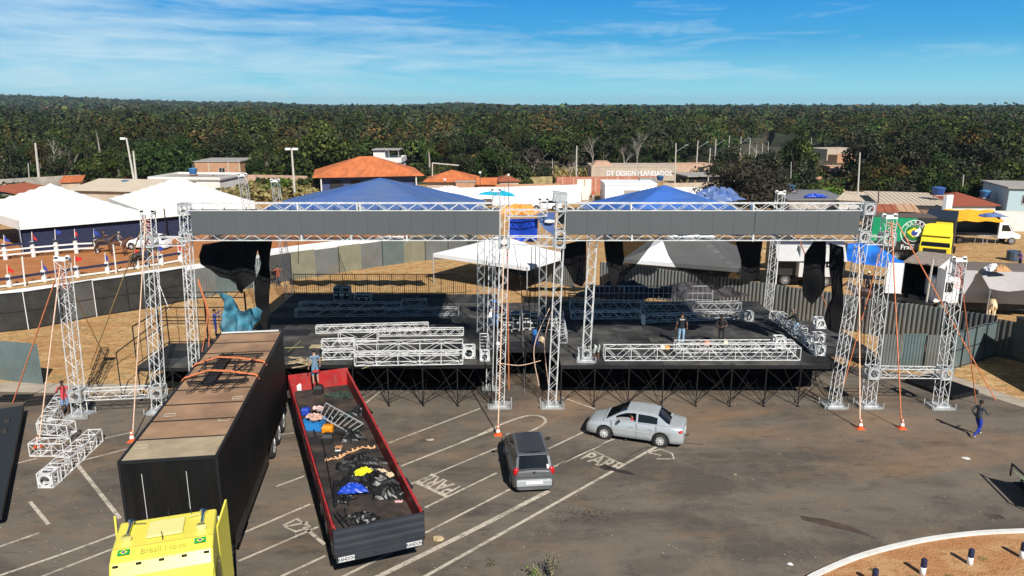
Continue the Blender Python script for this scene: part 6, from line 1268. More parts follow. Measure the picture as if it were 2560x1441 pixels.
# ---------- fences, walls, arena ----------
FEN = mat('grey roofing sheet', (.20, .215, .21), .5, .3, var=.15, vs=.5, dirt=.35, dcol=(.22, .15, .09), ds=.6); FEND = mat('dark roofing sheet', (.105, .108, .105), .5, .3, var=.2, vs=.5, dirt=.3, dcol=(.12, .09, .06), ds=.8); FENG = mat('green grey sheet', (.15, .20, .20), .5, .3, var=.15, vs=.6, dirt=.2, dcol=(.2, .15, .1)); FENY = mat('yellowish sheet', (.26, .25, .18), .6, .2, var=.15, vs=.6); PLATE_D = mat('dark steel plate', (.034, .036, .034), .5, .3, var=.35, vs=.9, dirt=.4, dcol=(.10, .09, .075), ds=1.3)
def fence(name, label, pts, h, seg, ms, corr=True, post=BLKM, ph=0, per=.19, dep=.03, brace=0):
    P = [Vector((p[0], p[1], 0)) for p in pts]; t = thing(name, label, 'fence', P[0]); rd = random.Random(int(P[0].x * 10) + 5); L_ = sum((b - a).length for a, b in zip(P, P[1:])); n = max(1, round(L_ / seg)); Q = []
    for k in range(n + 1):
        s = L_ * k / n
        for a, b in zip(P, P[1:]):
            l = (b - a).length
            if s <= l + 1e-6: Q.append(a.lerp(b, min(1, s / l))); break
            s -= l
        else: Q.append(P[-1])
    for k in range(n):
        a, b = Q[k], Q[k + 1]; d = (b - a); l = d.length; d.normalize(); nr = Vector((-d.y, d.x, 0)); hh = h + rd.uniform(-.06, .06); m = rd.choice(ms); B = MB()
        if corr:
            c = max(2, int(l / (per / 4))); R0 = []
            for i in range(c + 1): o_ = dep * (1 if (i // 2) % 2 else -1); p = a + d * (l * i / c) + nr * o_; R0.append(p)
            for i in range(c): B.add([R0[i], R0[i + 1], R0[i + 1] + Vector((0, 0, hh)), R0[i] + Vector((0, 0, hh))], [(0, 1, 2, 3)])
        else: B.hexa([a + nr * .01, a - nr * .01, b - nr * .01, b + nr * .01], [p + Vector((0, 0, hh)) for p in (a + nr * .01, a - nr * .01, b - nr * .01, b + nr * .01)])
        B.build('panel', m, t)
        if k % 2 == 0 or not corr:
            B = MB(); B.bar(a - nr * .06, a - nr * .06 + Vector((0, 0, hh + ph)), .03, 4)
            if not corr:
                for z in (.08, hh * .5, hh - .05): B.cm = 1; B.bar(a - nr * .03 + Vector((0, 0, z)), b - nr * .03 + Vector((0, 0, z)), .02, 4); B.cm = 0
            if brace and k % 3 == 0: B.bar(a - nr * .05 + Vector((0, 0, hh * .8)), a - nr * 1.3, .025, 4)
            B.build('post', [post if k % 2 == 0 else BLKM, BLKM], t)
    return t
g2 = lambda *a: [G(x, y)[:2] for x, y in a]
if G(0, 0, 20): pass
fence('plate_fence', 'dark steel plate fence with framed panels at the left edge of the dry grass', g2((-120, 842), (0, 832), (62, 826), (125, 815), (250, 790), (370, 772), (470, 752)), 2.55, 2.05, [PLATE_D, PLATE_D, FEND], False, WHT, brace=1)
fence('sheet_fence', 'long curved grey sheet fence behind the left stage', g2((474, 752), (570, 732), (700, 706), (860, 681), (960, 665), (1060, 652), (1120, 648)), 2.3, 2.2, [FEN, FEND, FENY, FENG, FEN], True, brace=1)
fence('sheet_fence', 'corrugated grey fence seen through the gap between the stages', g2((1122, 648), (1200, 660), (1300, 688), (1380, 707), (1436, 720)), 2.3, 2.2, [FEN, FEND], True)
fence('sheet_fence', 'striped dark corrugated fence running right behind the right stage', g2((1500, 728), (1600, 741), (1700, 757), (1860, 783), (1960, 800), (2115, 825), (2200, 843), (2350, 868), (2478, 889)), 2.35, 2.4, [FEN, FEND, FEN], True, per=.26, dep=.05)
fence('sheet_fence', 'light corrugated sheets below the right truss pair, in front of the striped fence', g2((2188, 926), (2365, 928)), 2.1, 1.1, [FENG, FEN], True, per=.16, dep=.02)
fence('sheet_fence', 'plain green grey sheets angled back from the right truss tower', g2((2368, 928), (2420, 912), (2480, 892)), 2.2, 1.3, [FENG], False)
fence('sheet_fence', 'dark corrugated fence leaving the photo at the right edge', g2((2482, 890), (2570, 908), (2700, 935)), 2.2, 2.2, [FEND], True, per=.28, dep=.05)
fence('gate_panel', 'green grey corrugated gate panel at the left edge near the asphalt', g2((-60, 944), (108, 962)), 2.2, 2.6, [FENG], True, per=.14, dep=.012)
# walls along runs of points
def wallrun(name, label, cat, pts, z1, th, m, z0=0, world=False):
    P = [Vector((p[0], p[1], 0)) for p in pts]; b = MB()
    for i in range(len(P) - 1):
        d = (P[i + 1] - P[i]).normalized(); n = Vector((-d.y, d.x, 0)) * th / 2; q = [P[i] - n, P[i + 1] - n, P[i + 1] + n, P[i] + n]; b.hexa([p + Vector((0, 0, z0)) for p in q], [p + Vector((0, 0, z1)) for p in q])
    return tag(b.build(name, m), label, cat)
gz = lambda z, *a: [G(x, y, z)[:2] for x, y in a]
AW = [(-120, 742, 45.5), (0, 730, 48), (188, 705, 50.5), (375, 677, 54.5), (480, 663, 57.5), (640, 640, 62), (745, 620, 66.5), (850, 606, 71), (975, 590, 77)]
b = MB(); Q_ = [A(x, y, d) for x, y, d in AW]
for p, q in zip(Q_, Q_[1:]):
    o_ = Vector((.04, .24, 0)); b.hexa([Vector((p.x, p.y, 0)), Vector((q.x, q.y, 0)), Vector((q.x, q.y, 0)) + o_, Vector((p.x, p.y, 0)) + o_], [p, q, q + o_, p + o_])
tag(b.build('arena_wall', WHTB), 'long white painted arena wall behind the dark plate fence', 'wall')
wallrun('arena_wall', 'second low white wall beyond the arena wall, behind the left stage', 'wall', gz(1.2, (660, 625), (760, 612), (860, 601), (1010, 590)), 1.2, .2, WHTB)
def arail(label, whites, blue, posts, poles=()):
    t = thing('arena_rail', label, 'railing', G(*posts[0][:2]))
    for ln in whites: b = MB(); b.tube([A(x, y, d) for x, y, d in ln], .09, 4); b.build('white_rail', WHT, t)
    b = MB(); b.tube([A(x, y, d) for x, y, d in blue], .13, 4); b.build('blue_rail', NAVY, t)
    for x, y, d, h in posts: p = G(x, y); b = MB(); b.bx(p.x - .16, p.x + .16, p.y - .1, p.y + .1, 0, h); b.build('post', WHT, t)
    return t
def dd(x, y): return G(x, y).y
npost = [(25, 718), (112, 705), (194, 694), (270, 684), (345, 672), (405, 663), (452, 655)]
W1 = [(x, y - 4, dd(x, y)) for x, y in [(-60, 728), (22, 718)] + npost[1:]]; B1 = [(x, y - 22, dd(x, y)) for x, y in [(-60, 728)] + npost]
arail('near arena rail of white posts with a navy top rail', [W1], B1, [(x, y, 0, 1.0) for x, y in npost])
fpost = [(15, 650), (85, 643), (143, 638), (192, 634), (243, 632)]
arail('far arena rail with two white rails and a navy top rail below the white tents', [[(x, y - 12, dd(x, y)) for x, y in [(-60, 655)] + fpost], [(x, y - 24, dd(x, y)) for x, y in [(-60, 655)] + fpost]], [(x, y - 36, dd(x, y)) for x, y in [(-60, 655)] + fpost], [(x, y, 0, 1.5) for x, y in fpost])
def flag(x, y, top, m, col, rail, k):
    p = G(x, y); d = p.y; t = thing('flag', '%s flag on its stick, number %s from the left on the %s arena rail' % (col, ('one', 'two', 'three', 'four', 'five', 'six', 'seven')[k], rail), 'flag', p, 0, 'flags along the arena rails'); q = A(x - 3, top, d); b = MB(); b.bar(p, q, .04, 4); b.build('pole', mat('cream stick', (.7, .6, .4), .7) if k == 0 and rail == 'near' else WHT, t); b = MB(); V = []
    for i in range(6):
        for j in range(3): V.append(q + Vector((.12 * i * (.7 + .3 * math.sin(k * 3.7)), .08 * math.sin(i * 1.5 + k), -.02 - j * (.26 - .03 * i) - .09 * i * (1 + .7 * math.sin(k * 2.3)))))
    b.add(V, [(i * 3 + j, (i + 1) * 3 + j, (i + 1) * 3 + j + 1, i * 3 + j + 1) for i in range(5) for j in range(2)]); b.build('cloth', m, t, True)
for k, ((x, y), tp_) in enumerate(zip(npost, (662, 652, 640, 632, 622, 614, 606))):
    if k < 7: flag(x - 5, y, tp_, (REDF, BLUEF)[k % 2], ('red', 'blue')[k % 2], 'near', k)
for k, ((x, y), tp_) in enumerate(zip([(15, 650), (85, 643), (143, 638), (192, 634), (240, 632), (328, 604)], (588, 580, 574, 573, 573, 562))): flag(x - 3, y, tp_, (BLUEF, REDF)[k % 2], ('blue', 'red')[k % 2], 'far', k)
for x, y, yt, lb in ((63, 716, 642, 'thin white pole left of the leftmost tower head'), (291, 684, 612, 'thin white pole in front of the riders')):
    b = MB(); b.bar(G(x, y), A(x - 8, yt, G(x, y).y), .06, 5); tag(b.build('white_pole', WHT), lb, 'pole')
# ---------- tents ----------
def tent(label, FL, FR, depth, ze, pk, m, val=.6, walls=None, sag=.5, name='tent', posts=True, N=16, nv=None):
    FL = Vector((*FL[:2], 0)); FR = Vector((*FR[:2], 0)); d = (FR - FL).normalized(); n = Vector((-d.y, d.x, 0)); W = (FR - FL).length
    if nv is not None: n = Vector((nv.x, nv.y, 0)); depth = n.length; n.normalize()
    t = thing(name, label, 'tent', (FL + FR) / 2 + n * depth / 2); b = MB(); V = []
    for j in range(N + 1):
        for i in range(N + 1):
            u, v = i / N * 2 - 1, j / N * 2 - 1; s = max(abs(u), abs(v)); z = ze + pk * (1 - s) ** (1 + sag) ; V.append(FL + d * (W * (u + 1) / 2) + n * (depth * (v + 1) / 2) + Vector((0, 0, z)))
    b.add(V, [(j * (N + 1) + i, j * (N + 1) + i + 1, (j + 1) * (N + 1) + i + 1, (j + 1) * (N + 1) + i) for j in range(N) for i in range(N)]); b.build('canopy', m, t, False)
    C = [FL, FR, FR + n * depth, FL + n * depth]
    if val:
        b = MB()
        for i in range(4):
            a, c = C[i] + Vector((0, 0, ze - .005)), C[(i + 1) % 4] + Vector((0, 0, ze - .005)); b.add([a, c, c - Vector((0, 0, val)), a - Vector((0, 0, val))], [(0, 1, 2, 3)])
        b.build('valance', m, t)
    if walls:
        b = MB(); a, c = C[0] + n * .5, C[1] + n * .5; b.add([a, c, c + Vector((0, 0, ze - .3)), a + Vector((0, 0, ze - .3))], [(0, 1, 2, 3)]); a, c = C[1] + n * .3, C[2]; b.add([a, c, c + Vector((0, 0, ze - .3)), a + Vector((0, 0, ze - .3))], [(0, 1, 2, 3)]); b.build('side_wall', walls, t)
    if posts:
        for c in C: b = MB(); b.bar(c, c + Vector((0, 0, ze)), .045, 6); b.build('leg', GALV, t)
    return t
TW_ = mat('white tent pvc', (.84, .82, .78), .6, var=.05, vs=.4, dirt=.15, dcol=(.65, .58, .46), ds=.5)
tent('big white pyramid tent at the left edge with a navy inner wall', G(45, 552, 3.3), G(354, 528, 3.3), 15.5, 3.3, 2.75, TW_, .9, NAVY, .12, nv=G(-75, 517, 3.3) - G(45, 552, 3.3))
tent('second big white pyramid tent, right of the first and partly behind the LED frame', G(357, 528, 3.3), G(636, 503, 3.3), 14, 3.3, 2.7, TW_, .9, NAVY, .12, nv=G(270, 496, 3.3) - G(357, 528, 3.3))
tent('white pop-up gazebo tent standing behind the gap between the stages', G(1083, 634, 2.45), G(1318, 668, 2.45), 6.2, 2.45, 1.5, WHTB, .3, sag=.3)
tent('white pyramid tent seen through the black nets of the right stage', G(1556, 648, 2.5), G(1850, 672, 2.5), 8.2, 2.5, 2.5, mat('white canopy', (.8, .8, .8), .6, var=.08, vs=.6), .28, sag=.35)
for i, (x, y0, y1) in enumerate(((53, 548, 640), (135, 545, 600), (220, 540, 605), (278, 535, 600), (410, 522, 580))):
    p = A(x, y0, 76 + i * .5); b = MB(); b.bar((p.x, p.y, 0), (p.x, p.y, p.z), .06, 5); tag(b.build('dark_post', BLKM), 'thin dark post in front of the white tents, %s from the left' % ('first', 'second', 'third', 'fourth', 'fifth')[i], 'post')
# ---------- houses ----------
TILE = mat('orange clay tiles', (.56, .16, .05), .8, var=.22, vs=1.2, dirt=.3, dcol=(.3, .12, .06), ds=.5, bump=.8, bs=6, stretch=(1, .2, 1)); TILEB = mat('brown clay tiles', (.34, .10, .05), .8, var=.15, vs=1); PLAST = mat('whitewashed plaster', (.74, .72, .69), .85, var=.06, dirt=.3, dcol=(.45, .38, .3), ds=.4); BEIGE = mat('beige render', (.50, .41, .32), .9, var=.12, vs=.8, dirt=.35, dcol=(.3, .22, .15), ds=.5); GREYW = mat('stained concrete wall', (.38, .35, .31), .9, var=.2, vs=.5, dirt=.7, dcol=(.14, .13, .11), ds=.7); SHEETB = mat('beige roofing', (.60, .50, .38), .7, var=.06, vs=.5); SLAB = mat('grey slab', (.34, .32, .30), .9, var=.2); DKWIN = mat('dark opening', (.012, .012, .014), .7); BLUEW = mat('dark blue wall', (.045, .065, .16), .8, var=.1)
def brick(name, c, mort=(.42, .33, .25)):
    m = bpy.data.materials.new(name); m.use_nodes = True; t = m.node_tree; b = t.nodes['Principled BSDF']; b.inputs['Roughness'].default_value = .9; co = t.nodes.new('ShaderNodeTexCoord'); mp_ = t.nodes.new('ShaderNodeMapping'); mp_.inputs['Rotation'].default_value = (R(90), 0, 0); bt = t.nodes.new('ShaderNodeTexBrick'); bt.inputs['Scale'].default_value = 2.2; bt.inputs['Color1'].default_value = (*c, 1); bt.inputs['Color2'].default_value = (c[0] * .8, c[1] * .65, c[2] * .6, 1); bt.inputs['Mortar'].default_value = (*mort, 1); bt.inputs['Mortar Size'].default_value = .03
    nz = t.nodes.new('ShaderNodeTexNoise'); nz.inputs['Scale'].default_value = 1.2; nz.inputs['Detail'].default_value = 8; mx = t.nodes.new('ShaderNodeMixRGB'); mr_ = t.nodes.new('ShaderNodeMapRange'); mr_.inputs[1].default_value = .5; mr_.inputs[2].default_value = .7; mr_.inputs[4].default_value = .55
    t.links.new(co.outputs['Object'], mp_.inputs[0]); t.links.new(mp_.outputs[0], bt.inputs[0]); t.links.new(co.outputs['Object'], nz.inputs[0]); t.links.new(nz.outputs[0], mr_.inputs[0]); t.links.new(mr_.outputs[0], mx.inputs[0]); t.links.new(bt.outputs[0], mx.inputs[1]); mx.inputs[2].default_value = (mort[0] * 1.2, mort[1] * 1.1, mort[2], 1); t.links.new(mx.outputs[0], b.inputs['Base Color']); return m
BRK = brick('orange brick', (.55, .27, .13)); BRKR = brick('red brick', (.45, .13, .07), (.5, .3, .22)); BRKP = brick('pinkish brick', (.55, .33, .22), (.55, .45, .36))
def house(label, a, c, dep, h, wall, roof='flat', rm=None, rh=1.2, ov=.4, wins=(), parapet=0, cat='house', name='house', side=None, z0=0):
    """a, c: front ground corners"""
    a = Vector((*a[:2], z0)); c = Vector((*c[:2], z0)); d = (c - a).normalized(); n = Vector((-d.y, d.x, 0)); W = (c - a).length; t = thing(name, label, cat, (a + c) / 2); Z = Vector((0, 0, 1)); F = lambda u, v, z: a + d * u + n * v + Z * z
    b = MB(); b.hexa([F(0, 0, -.3), F(W, 0, -.3), F(W, dep, -.3), F(0, dep, -.3)], [F(0, 0, h), F(W, 0, h), F(W, dep, h), F(0, dep, h)]); b.build('wall', wall, t)
    b = MB()
    if roof == 'flat':
        b.hexa([F(-ov, -ov, h + .003), F(W + ov, -ov, h + .003), F(W + ov, dep + ov, h + .003), F(-ov, dep + ov, h + .003)], [F(-ov, -ov, h + .2), F(W + ov, -ov, h + .2), F(W + ov, dep + ov, h + .2), F(-ov, dep + ov, h + .2)])
    elif roof == 'hip':
        k = min(W, dep) / 2; e = [F(-ov, -ov, h), F(W + ov, -ov, h), F(W + ov, dep + ov, h), F(-ov, dep + ov, h)]; r = [F(k, dep / 2, h + rh), F(W - k, dep / 2, h + rh)] if W > dep * 1.05 else [F(W / 2, dep / 2, h + rh), F(W / 2, dep / 2 + .01, h + rh)]
        b.add(e + r, [(0, 1, 5, 4), (1, 2, 5), (2, 3, 4, 5), (3, 0, 4)]); b.add([p - Z * .06 for p in e], [(3, 2, 1, 0)]); b.add(e + [p - Z * .12 for p in e], [(i, (i + 4), (i + 1) % 4 + 4, (i + 1) % 4) for i in range(4)])
    elif roof == 'shed':
        b.hexa([F(-ov, -ov, h + .01), F(W + ov, -ov, h + .01), F(W + ov, dep + ov, h + rh), F(-ov, dep + ov, h + rh)], [F(-ov, -ov, h + .09), F(W + ov, -ov, h + .09), F(W + ov, dep + ov, h + rh + .09), F(-ov, dep + ov, h + rh + .09)])
        K = int(W / .45)
        for i in range(K): u = -ov + (W + 2 * ov) * (i + .5) / K; b.bar(F(u, -ov, h + .1), F(u, dep + ov, h + rh + .1), .05, 4)
    elif roof == 'gable':
        b.add([F(-ov, -ov, h), F(W + ov, -ov, h), F(W + ov, dep / 2, h + rh), F(-ov, dep / 2, h + rh), F(-ov, dep + ov, h), F(W + ov, dep + ov, h)], [(0, 1, 2, 3), (3, 2, 5, 4)]); b.add([F(-.0, 0, h), F(0, dep, h), F(0, dep / 2, h + rh - .08)], [(0, 1, 2)]); b.add([F(W, 0, h), F(W, dep, h), F(W, dep / 2, h + rh - .08)], [(0, 1, 2)])
    if roof: b.build('roof', rm or SLAB, t)
    if parapet:
        b = MB()
        for u0, u1, v0, v1 in ((-ov, W + ov, -ov, -ov + .15), (-ov, W + ov, dep + ov - .15, dep + ov), (-ov, -ov + .15, -ov + .15, dep + ov - .15), (W + ov - .15, W + ov, -ov + .15, dep + ov - .15)): b.hexa([F(u0, v0, h + .2), F(u1, v0, h + .2), F(u1, v1, h + .2), F(u0, v1, h + .2)], [F(u0, v0, h + .2 + parapet), F(u1, v0, h + .2 + parapet), F(u1, v1, h + .2 + parapet), F(u0, v1, h + .2 + parapet)])
        b.build('parapet', wall, t)
    for u, z, w, hh, kind in wins:
        fm = {'d': DKWIN, 'w': DKWIN, 'g': SLAB, 'p': PLAST}[kind[0]]; b = MB(); b.hexa([F(u - w / 2, -.03, z), F(u + w / 2, -.03, z), F(u + w / 2, .02, z), F(u - w / 2, .02, z)], [F(u - w / 2, -.03, z + hh), F(u + w / 2, -.03, z + hh), F(u + w / 2, .02, z + hh), F(u - w / 2, .02, z + hh)]); o = b.build('door' if kind[0] in 'dpg' else 'window', fm, t)
        if kind[0] == 'w':
            b = MB()
            for uu in (u - w / 2, u, u + w / 2): b.bar(F(uu, -.05, z), F(uu, -.05, z + hh), .035, 4)
            b.bar(F(u - w / 2, -.05, z), F(u + w / 2, -.05, z), .05, 4); b.build('window_frame', PLAST, o)
    return t, F, W
def tank(label, px, py, D, r=.75, h=.85, col=(.03, .12, .30), legs=0):
    c = A(px, py, D); t = thing('water_tank', label, 'water tank', c, 0, 'blue water tanks on the roofs'); b = MB(); b.lathe(c, [(r * .8, 0), (r, h * .85), (r * 1.02, h)], 14); b.build('tank', mat('tank blue', col, .5), t); b = MB(); b.lathe(c + Vector((0, 0, h)), [(r * 1.06, 0), (r * 1.04, .08), (r * .2, .22)], 14); b.build('lid', mat('lid blue', (col[0] * 2.2, col[1] * 1.8, col[2] * 1.3), .5), t)
    b = MB(); b.box(c + Vector((0, 0, -.06)), (r * 1.7, r * 1.7, .12))
    for s in (-1, 1): b.bar(c + Vector((s * r * .7, 0, -.06)), Vector((c.x + s * r * .7, c.y, max(0, c.z - 2.2))), .07, 4)
    b.build('stand', BRK, t)
def at(x, y, z=0): return G(x, y, z)
wallrun('boundary_wall', 'long stained grey boundary wall at the far left', 'wall', [at(-60, 488), at(205, 470)], 2.3, .25, GREYW)
house('low house with broad beige roof behind the big white tent', at(180, 508), at(350, 512), 14, 1.9, BEIGE, 'gable', SHEETB, 1.1, .5)
house('orange tiled lean-to left of the beige roof', at(158, 492), at(205, 490), 6, 2.2, BEIGE, 'shed', TILE, .5, .3); house('red brown tiled roof at the far left behind the tent', at(50, 520), at(145, 505), 5, 1.9, GREYW, 'shed', TILEB, .8, .3)
house('flat roofed house with white parapet band left of the brick box', at(378, 484), at(552, 486), 9, 2.2, PLAST, 'flat', SLAB, 0, .2, parapet=.35)
t, F, W = house('unfinished brick box house with a small window', at(488, 462), at(603, 462), 9, 4.1, BRK, 'flat', SLAB, 0, .15, [(5.2, 2.0, 1.1, 1.0, 'w')]); b = MB()
for u in (0, 2.8, 6.4, W): b.hexa([F(u - .12, -.05, 0), F(u + .12, -.05, 0), F(u + .12, .01, 0), F(u - .12, .01, 0)], [F(u - .12, -.05, 4.1), F(u + .12, -.05, 4.1), F(u + .12, .01, 4.1), F(u - .12, .01, 4.1)])
b.build('pillar', BEIGE, t)
wallrun('brick_wall', 'low pinkish brick wall between the brick box and the orange roof house', 'wall', [at(545, 470), at(640, 468), at(770, 472)], 2.2, .2, BRKP)
t, F, W = house('house with large orange tiled hip roof and dark blue arcade', at(805, 488), at(1040, 482), 13, 3.0, BLUEW, 'hip', TILE, 2.7, 1.3); b = MB()
for u in (2.4, 5.6): b.add([F(u + 1.15 * math.cos(k * math.pi / 8), -.05, 1.2 + 1.2 * math.sin(k * math.pi / 8)) for k in range(9)] + [F(u - 1.15, -.05, 0), F(u + 1.15, -.05, 0)], [tuple(range(11))])
b.build('arch', DKWIN, t)
for s, u in ((1, 0), (1, W)): b = MB(); b.bar(F(u, -.9, 0), F(u, -.9, 3), .12, 6); b.build('pillar', PLAST, t)
t, F, W = house('white two storey house with roof terrace behind the orange roof', at(930, 448), at(1003, 448), 7, 3.2, PLAST, 'flat', PLAST, 0, .2, parapet=.8); b = MB(); b.hexa([F(.3, 1, 3.4), F(2.6, 1, 3.4), F(2.6, 5, 3.4), F(.3, 5, 3.4)], [F(.3, 1, 5.6), F(2.6, 1, 5.6), F(2.6, 5, 5.6), F(.3, 5, 5.6)]); b.build('terrace_room', PLAST, t); b = MB(); b.hexa([F(.1, .5, 5.6), F(5.6, .5, 5.6), F(5.6, 5.5, 5.6), F(.1, 5.5, 5.6)], [F(.1, .5, 5.75), F(5.6, .5, 5.75), F(5.6, 5.5, 5.75), F(.1, 5.5, 5.75)])
for u in (3.4, 5.3): b.bar(F(u, .8, 3.4), F(u, .8, 5.6), .1, 4)
b.build('terrace_canopy', SLAB, t)
house('smaller orange tiled house right of the big orange roof', at(1068, 487), at(1185, 487), 8, 2.2, BEIGE, 'hip', TILE, 1.5, .6)
house('orange brick shed with grey roof right of the small orange roof', at(1140, 489), at(1240, 489), 5, 2.1, BRK, 'flat', SLAB, 0, .1)
wallrun('brick_wall', 'stretch of orange brick wall behind the white wall in the centre', 'wall', [at(1235, 486), at(1400, 484)], 1.6, .2, BRK); wallrun('mossy_wall', 'mossy yellowish wall left of the red brick wall', 'wall', [at(1290, 472), at(1380, 468)], 1.9, .3, mat('mossy wall', (.30, .25, .12), .95, var=.4, vs=1))
wallrun('white_wall', 'long bright white wall above the gap between the roofs', 'wall', [at(1080, 516), at(1250, 513), at(1452, 505)], 2.6, .2, WHTB); wallrun('white_wall', 'cream wall end piece right of the long white wall', 'wall', [at(1454, 500), at(1476, 500)], 2.1, .2, PLAST)
house('white single storey building with grey shutter in front of the red brick wall', at(1512, 508), at(1640, 508), 6, 2.7, WHTB, 'flat', WHTB, 0, .1, [(4.0, 0, 2.4, 1.9, 'g')]); wallrun('white_wall', 'white wall piece behind the right blue roof', 'wall', [at(1640, 503), at(1790, 500)], 2.0, .2, WHTB)
t, F, W = house('red brick walled plot with a white sheet gate', at(1392, 482), at(1638, 480), .25, 2.6, BRKR, None, None, wins=[(4.6, 0, 2.4, 2.2, 'p')], cat='wall', name='brick_wall'); b = MB()
for k in range(9): u = W * (k + .5) / 9; b.hexa([F(u - .1, -.06, 0), F(u + .1, -.06, 0), F(u + .1, .0, 0), F(u - .1, .0, 0)], [F(u - .1, -.06, 2.5), F(u + .1, -.06, 2.5), F(u + .1, .0, 2.5), F(u - .1, .0, 2.5)])
b.build('pillar', BRKP, t)
t, F, W = house('beige building with big white painted lettering', at(1478, 452), at(1690, 452), 8, 2.6, BEIGE, 'flat', BEIGE, 0, .05); b = MB(); b.hexa([F(.2, .5, 2.8), F(4.2, .5, 2.8), F(4.2, 4, 2.8), F(.2, 4, 2.8)], [F(1.0, .5, 3.6), F(3.4, .5, 3.6), F(3.4, 4, 3.6), F(1.0, 4, 3.6)]); b.build('gable', BRKP, t)
d_ = (F(1, 0, 0) - F(0, 0, 0)).normalized(); text('lettering', 'DT DESIGN PLANEJADOS', 1.15, frame(F(W * .56, -.06, 1.35), d_, (0, 0, 1)) @ Matrix.Diagonal((.98, 1.15, 1, 1)), WHTB, t, bold=.02)
house('ruined brick shell with black doorway beside the far street', at(1672, 440), at(1785, 438), 5, 2.3, BRKP, None, None, wins=[(7.0, 0, 1.4, 1.7, 'd')]); house('open shed with grey slab roof below the brick shell', at(1722, 466), at(1812, 464), 6, 1.7, DKWIN, 'flat', SLAB, 0, .6); wallrun('plaster_wall', 'cream wall with dirt heap below the slab roof', 'wall', [at(1655, 484), at(1795, 482)], 1.7, .2, BEIGE)
house('small red brick hut left of the bare dome tree', at(1610, 486), at(1640, 486), 3, 2.0, BRKR, 'shed', SLAB, .3)
house('small brick house half hidden right of the dome tree', at(1938, 444), at(1976, 444), 5, 2.6, BRKP, None); house('beige ruin among the far trees', at(2066, 402), at(2148, 400), 8, 3.0, BEIGE, None, None); house('brick wall below the far beige ruin', at(2092, 408), at(2138, 406), 3, 2.0, BRK, None); house('brick fragment left of the tall pole in the thicket', at(2072, 450), at(2128, 450), 4, 2.6, BRKP, None)
house('grey roofed shed behind the right end of the LED frame', at(1972, 532), at(2115, 532), 8, 1.7, GREYW, 'shed', mat('grey roofing', (.30, .30, .31), .6, .2), .4, .3)
p = A(2036, 492, 108); heap('tarp_heap', 'bright blue tarp heap lying on the grey shed roof', 'tarpaulin', (2036, 492), 1.5, .9, .35, BLUEB, 3, 0, 2.0)
house('long house with beige corrugated roof and white wall on the right', at(2200, 560), at(2352, 566), 10, 2.5, PLAST, 'shed', SHEETB, .3, .6, [(7.6, 0, 1.0, 2.0, 'd')]); house('beige roof annex joining the long corrugated roof', at(2095, 538), at(2200, 545), 8, 2.0, PLAST, 'shed', SHEETB, .25, .4)
wallrun('white_pillar_wall', 'tall white wall end beside the brown red roof', 'wall', [at(2352, 575), at(2368, 572)], 4.0, .4, WHTB); house('brown sheet roofed shelter with tan canopy beside the green truck', at(2195, 590), at(2235, 592), 5, 2.0, GREYW, 'shed', TILEB, .8, .5); house('tan awning shelter in front of the white wall', at(2240, 578), at(2282, 580), 3, 2.3, DKWIN, 'shed', mat('tan sheet', (.55, .33, .2), .7), .4, .4)
house('house with plain brown red hip roof at the right', at(2372, 545), at(2485, 545), 8, 1.7, PLAST, 'hip', mat('brown red roof', (.28, .07, .035), .8, var=.08), 1.2, .4); wallrun('white_wall', 'white yard wall behind the orange awning truck', 'wall', [at(2368, 578), at(2470, 576), at(2640, 582)], 2.3, .2, PLAST)
house('tall pale blue house at the right edge', at(2512, 548), at(2640, 552), 9, 3.9, mat('pale blue render', (.42, .55, .60), .85), 'flat', SLAB, 0, .3, [(2.2, 2.0, 1.2, 1.1, 'w')])
house('small brick house with orange roof above the white stall covers', at(1195, 492), at(1238, 492), 5, 1.9, BRKR, 'gable', TILE, .9, .3); house('low house with faded tile roof left of the mossy wall', at(1250, 478), at(1296, 477), 5, 1.7, BEIGE, 'hip', TILEB, .8, .3)
house('half built brick house among the trees right of the dome tree', at(2000, 470), at(2052, 469), 5, 1.9, BRK, None, None, wins=[(2.2, .6, .9, .9, 'w')]); house('tin roofed stall between the green truck and the brown roof', at(2286, 583), at(2330, 585), 3, 1.9, DKWIN, 'shed', mat('rusty tin', (.30, .17, .10), .7, var=.4), .3, .3)
house('small plastered house behind the cream wall with dirt heap', at(1832, 470), at(1870, 470), 5, 2.0, PLAST, 'gable', TILE, .9, .3); heap('earth_heap', 'sand heap beside the cream wall', 'heap', (1768, 486), 1.6, 1.2, 1.1, YARD, 5, 0, 0)
tank('blue water tank beside the brick box house', 483, 436, 128, .7, .9); tank('blue water tank on the beige roof at the left', 314, 463, 115, .55, .6, (.03, .09, .2)); tank('blue water tank on a stand right of the dome tree', 1976, 478, 106, .6, .75); tank('dark blue water tank on the corrugated roof', 2345, 487, 92, .75, .8, (.02, .06, .25)); tank('blue water tank behind the brown red roof', 2462, 494, 98, .65, .8); tank('blue water tank by the small brick hut', 1650, 452, 128, .6, .7, (.02, .08, .2)); tank('blue water tank beside the ruined brick shell', 1788, 428, 152, .6, .7, (.02, .07, .2))
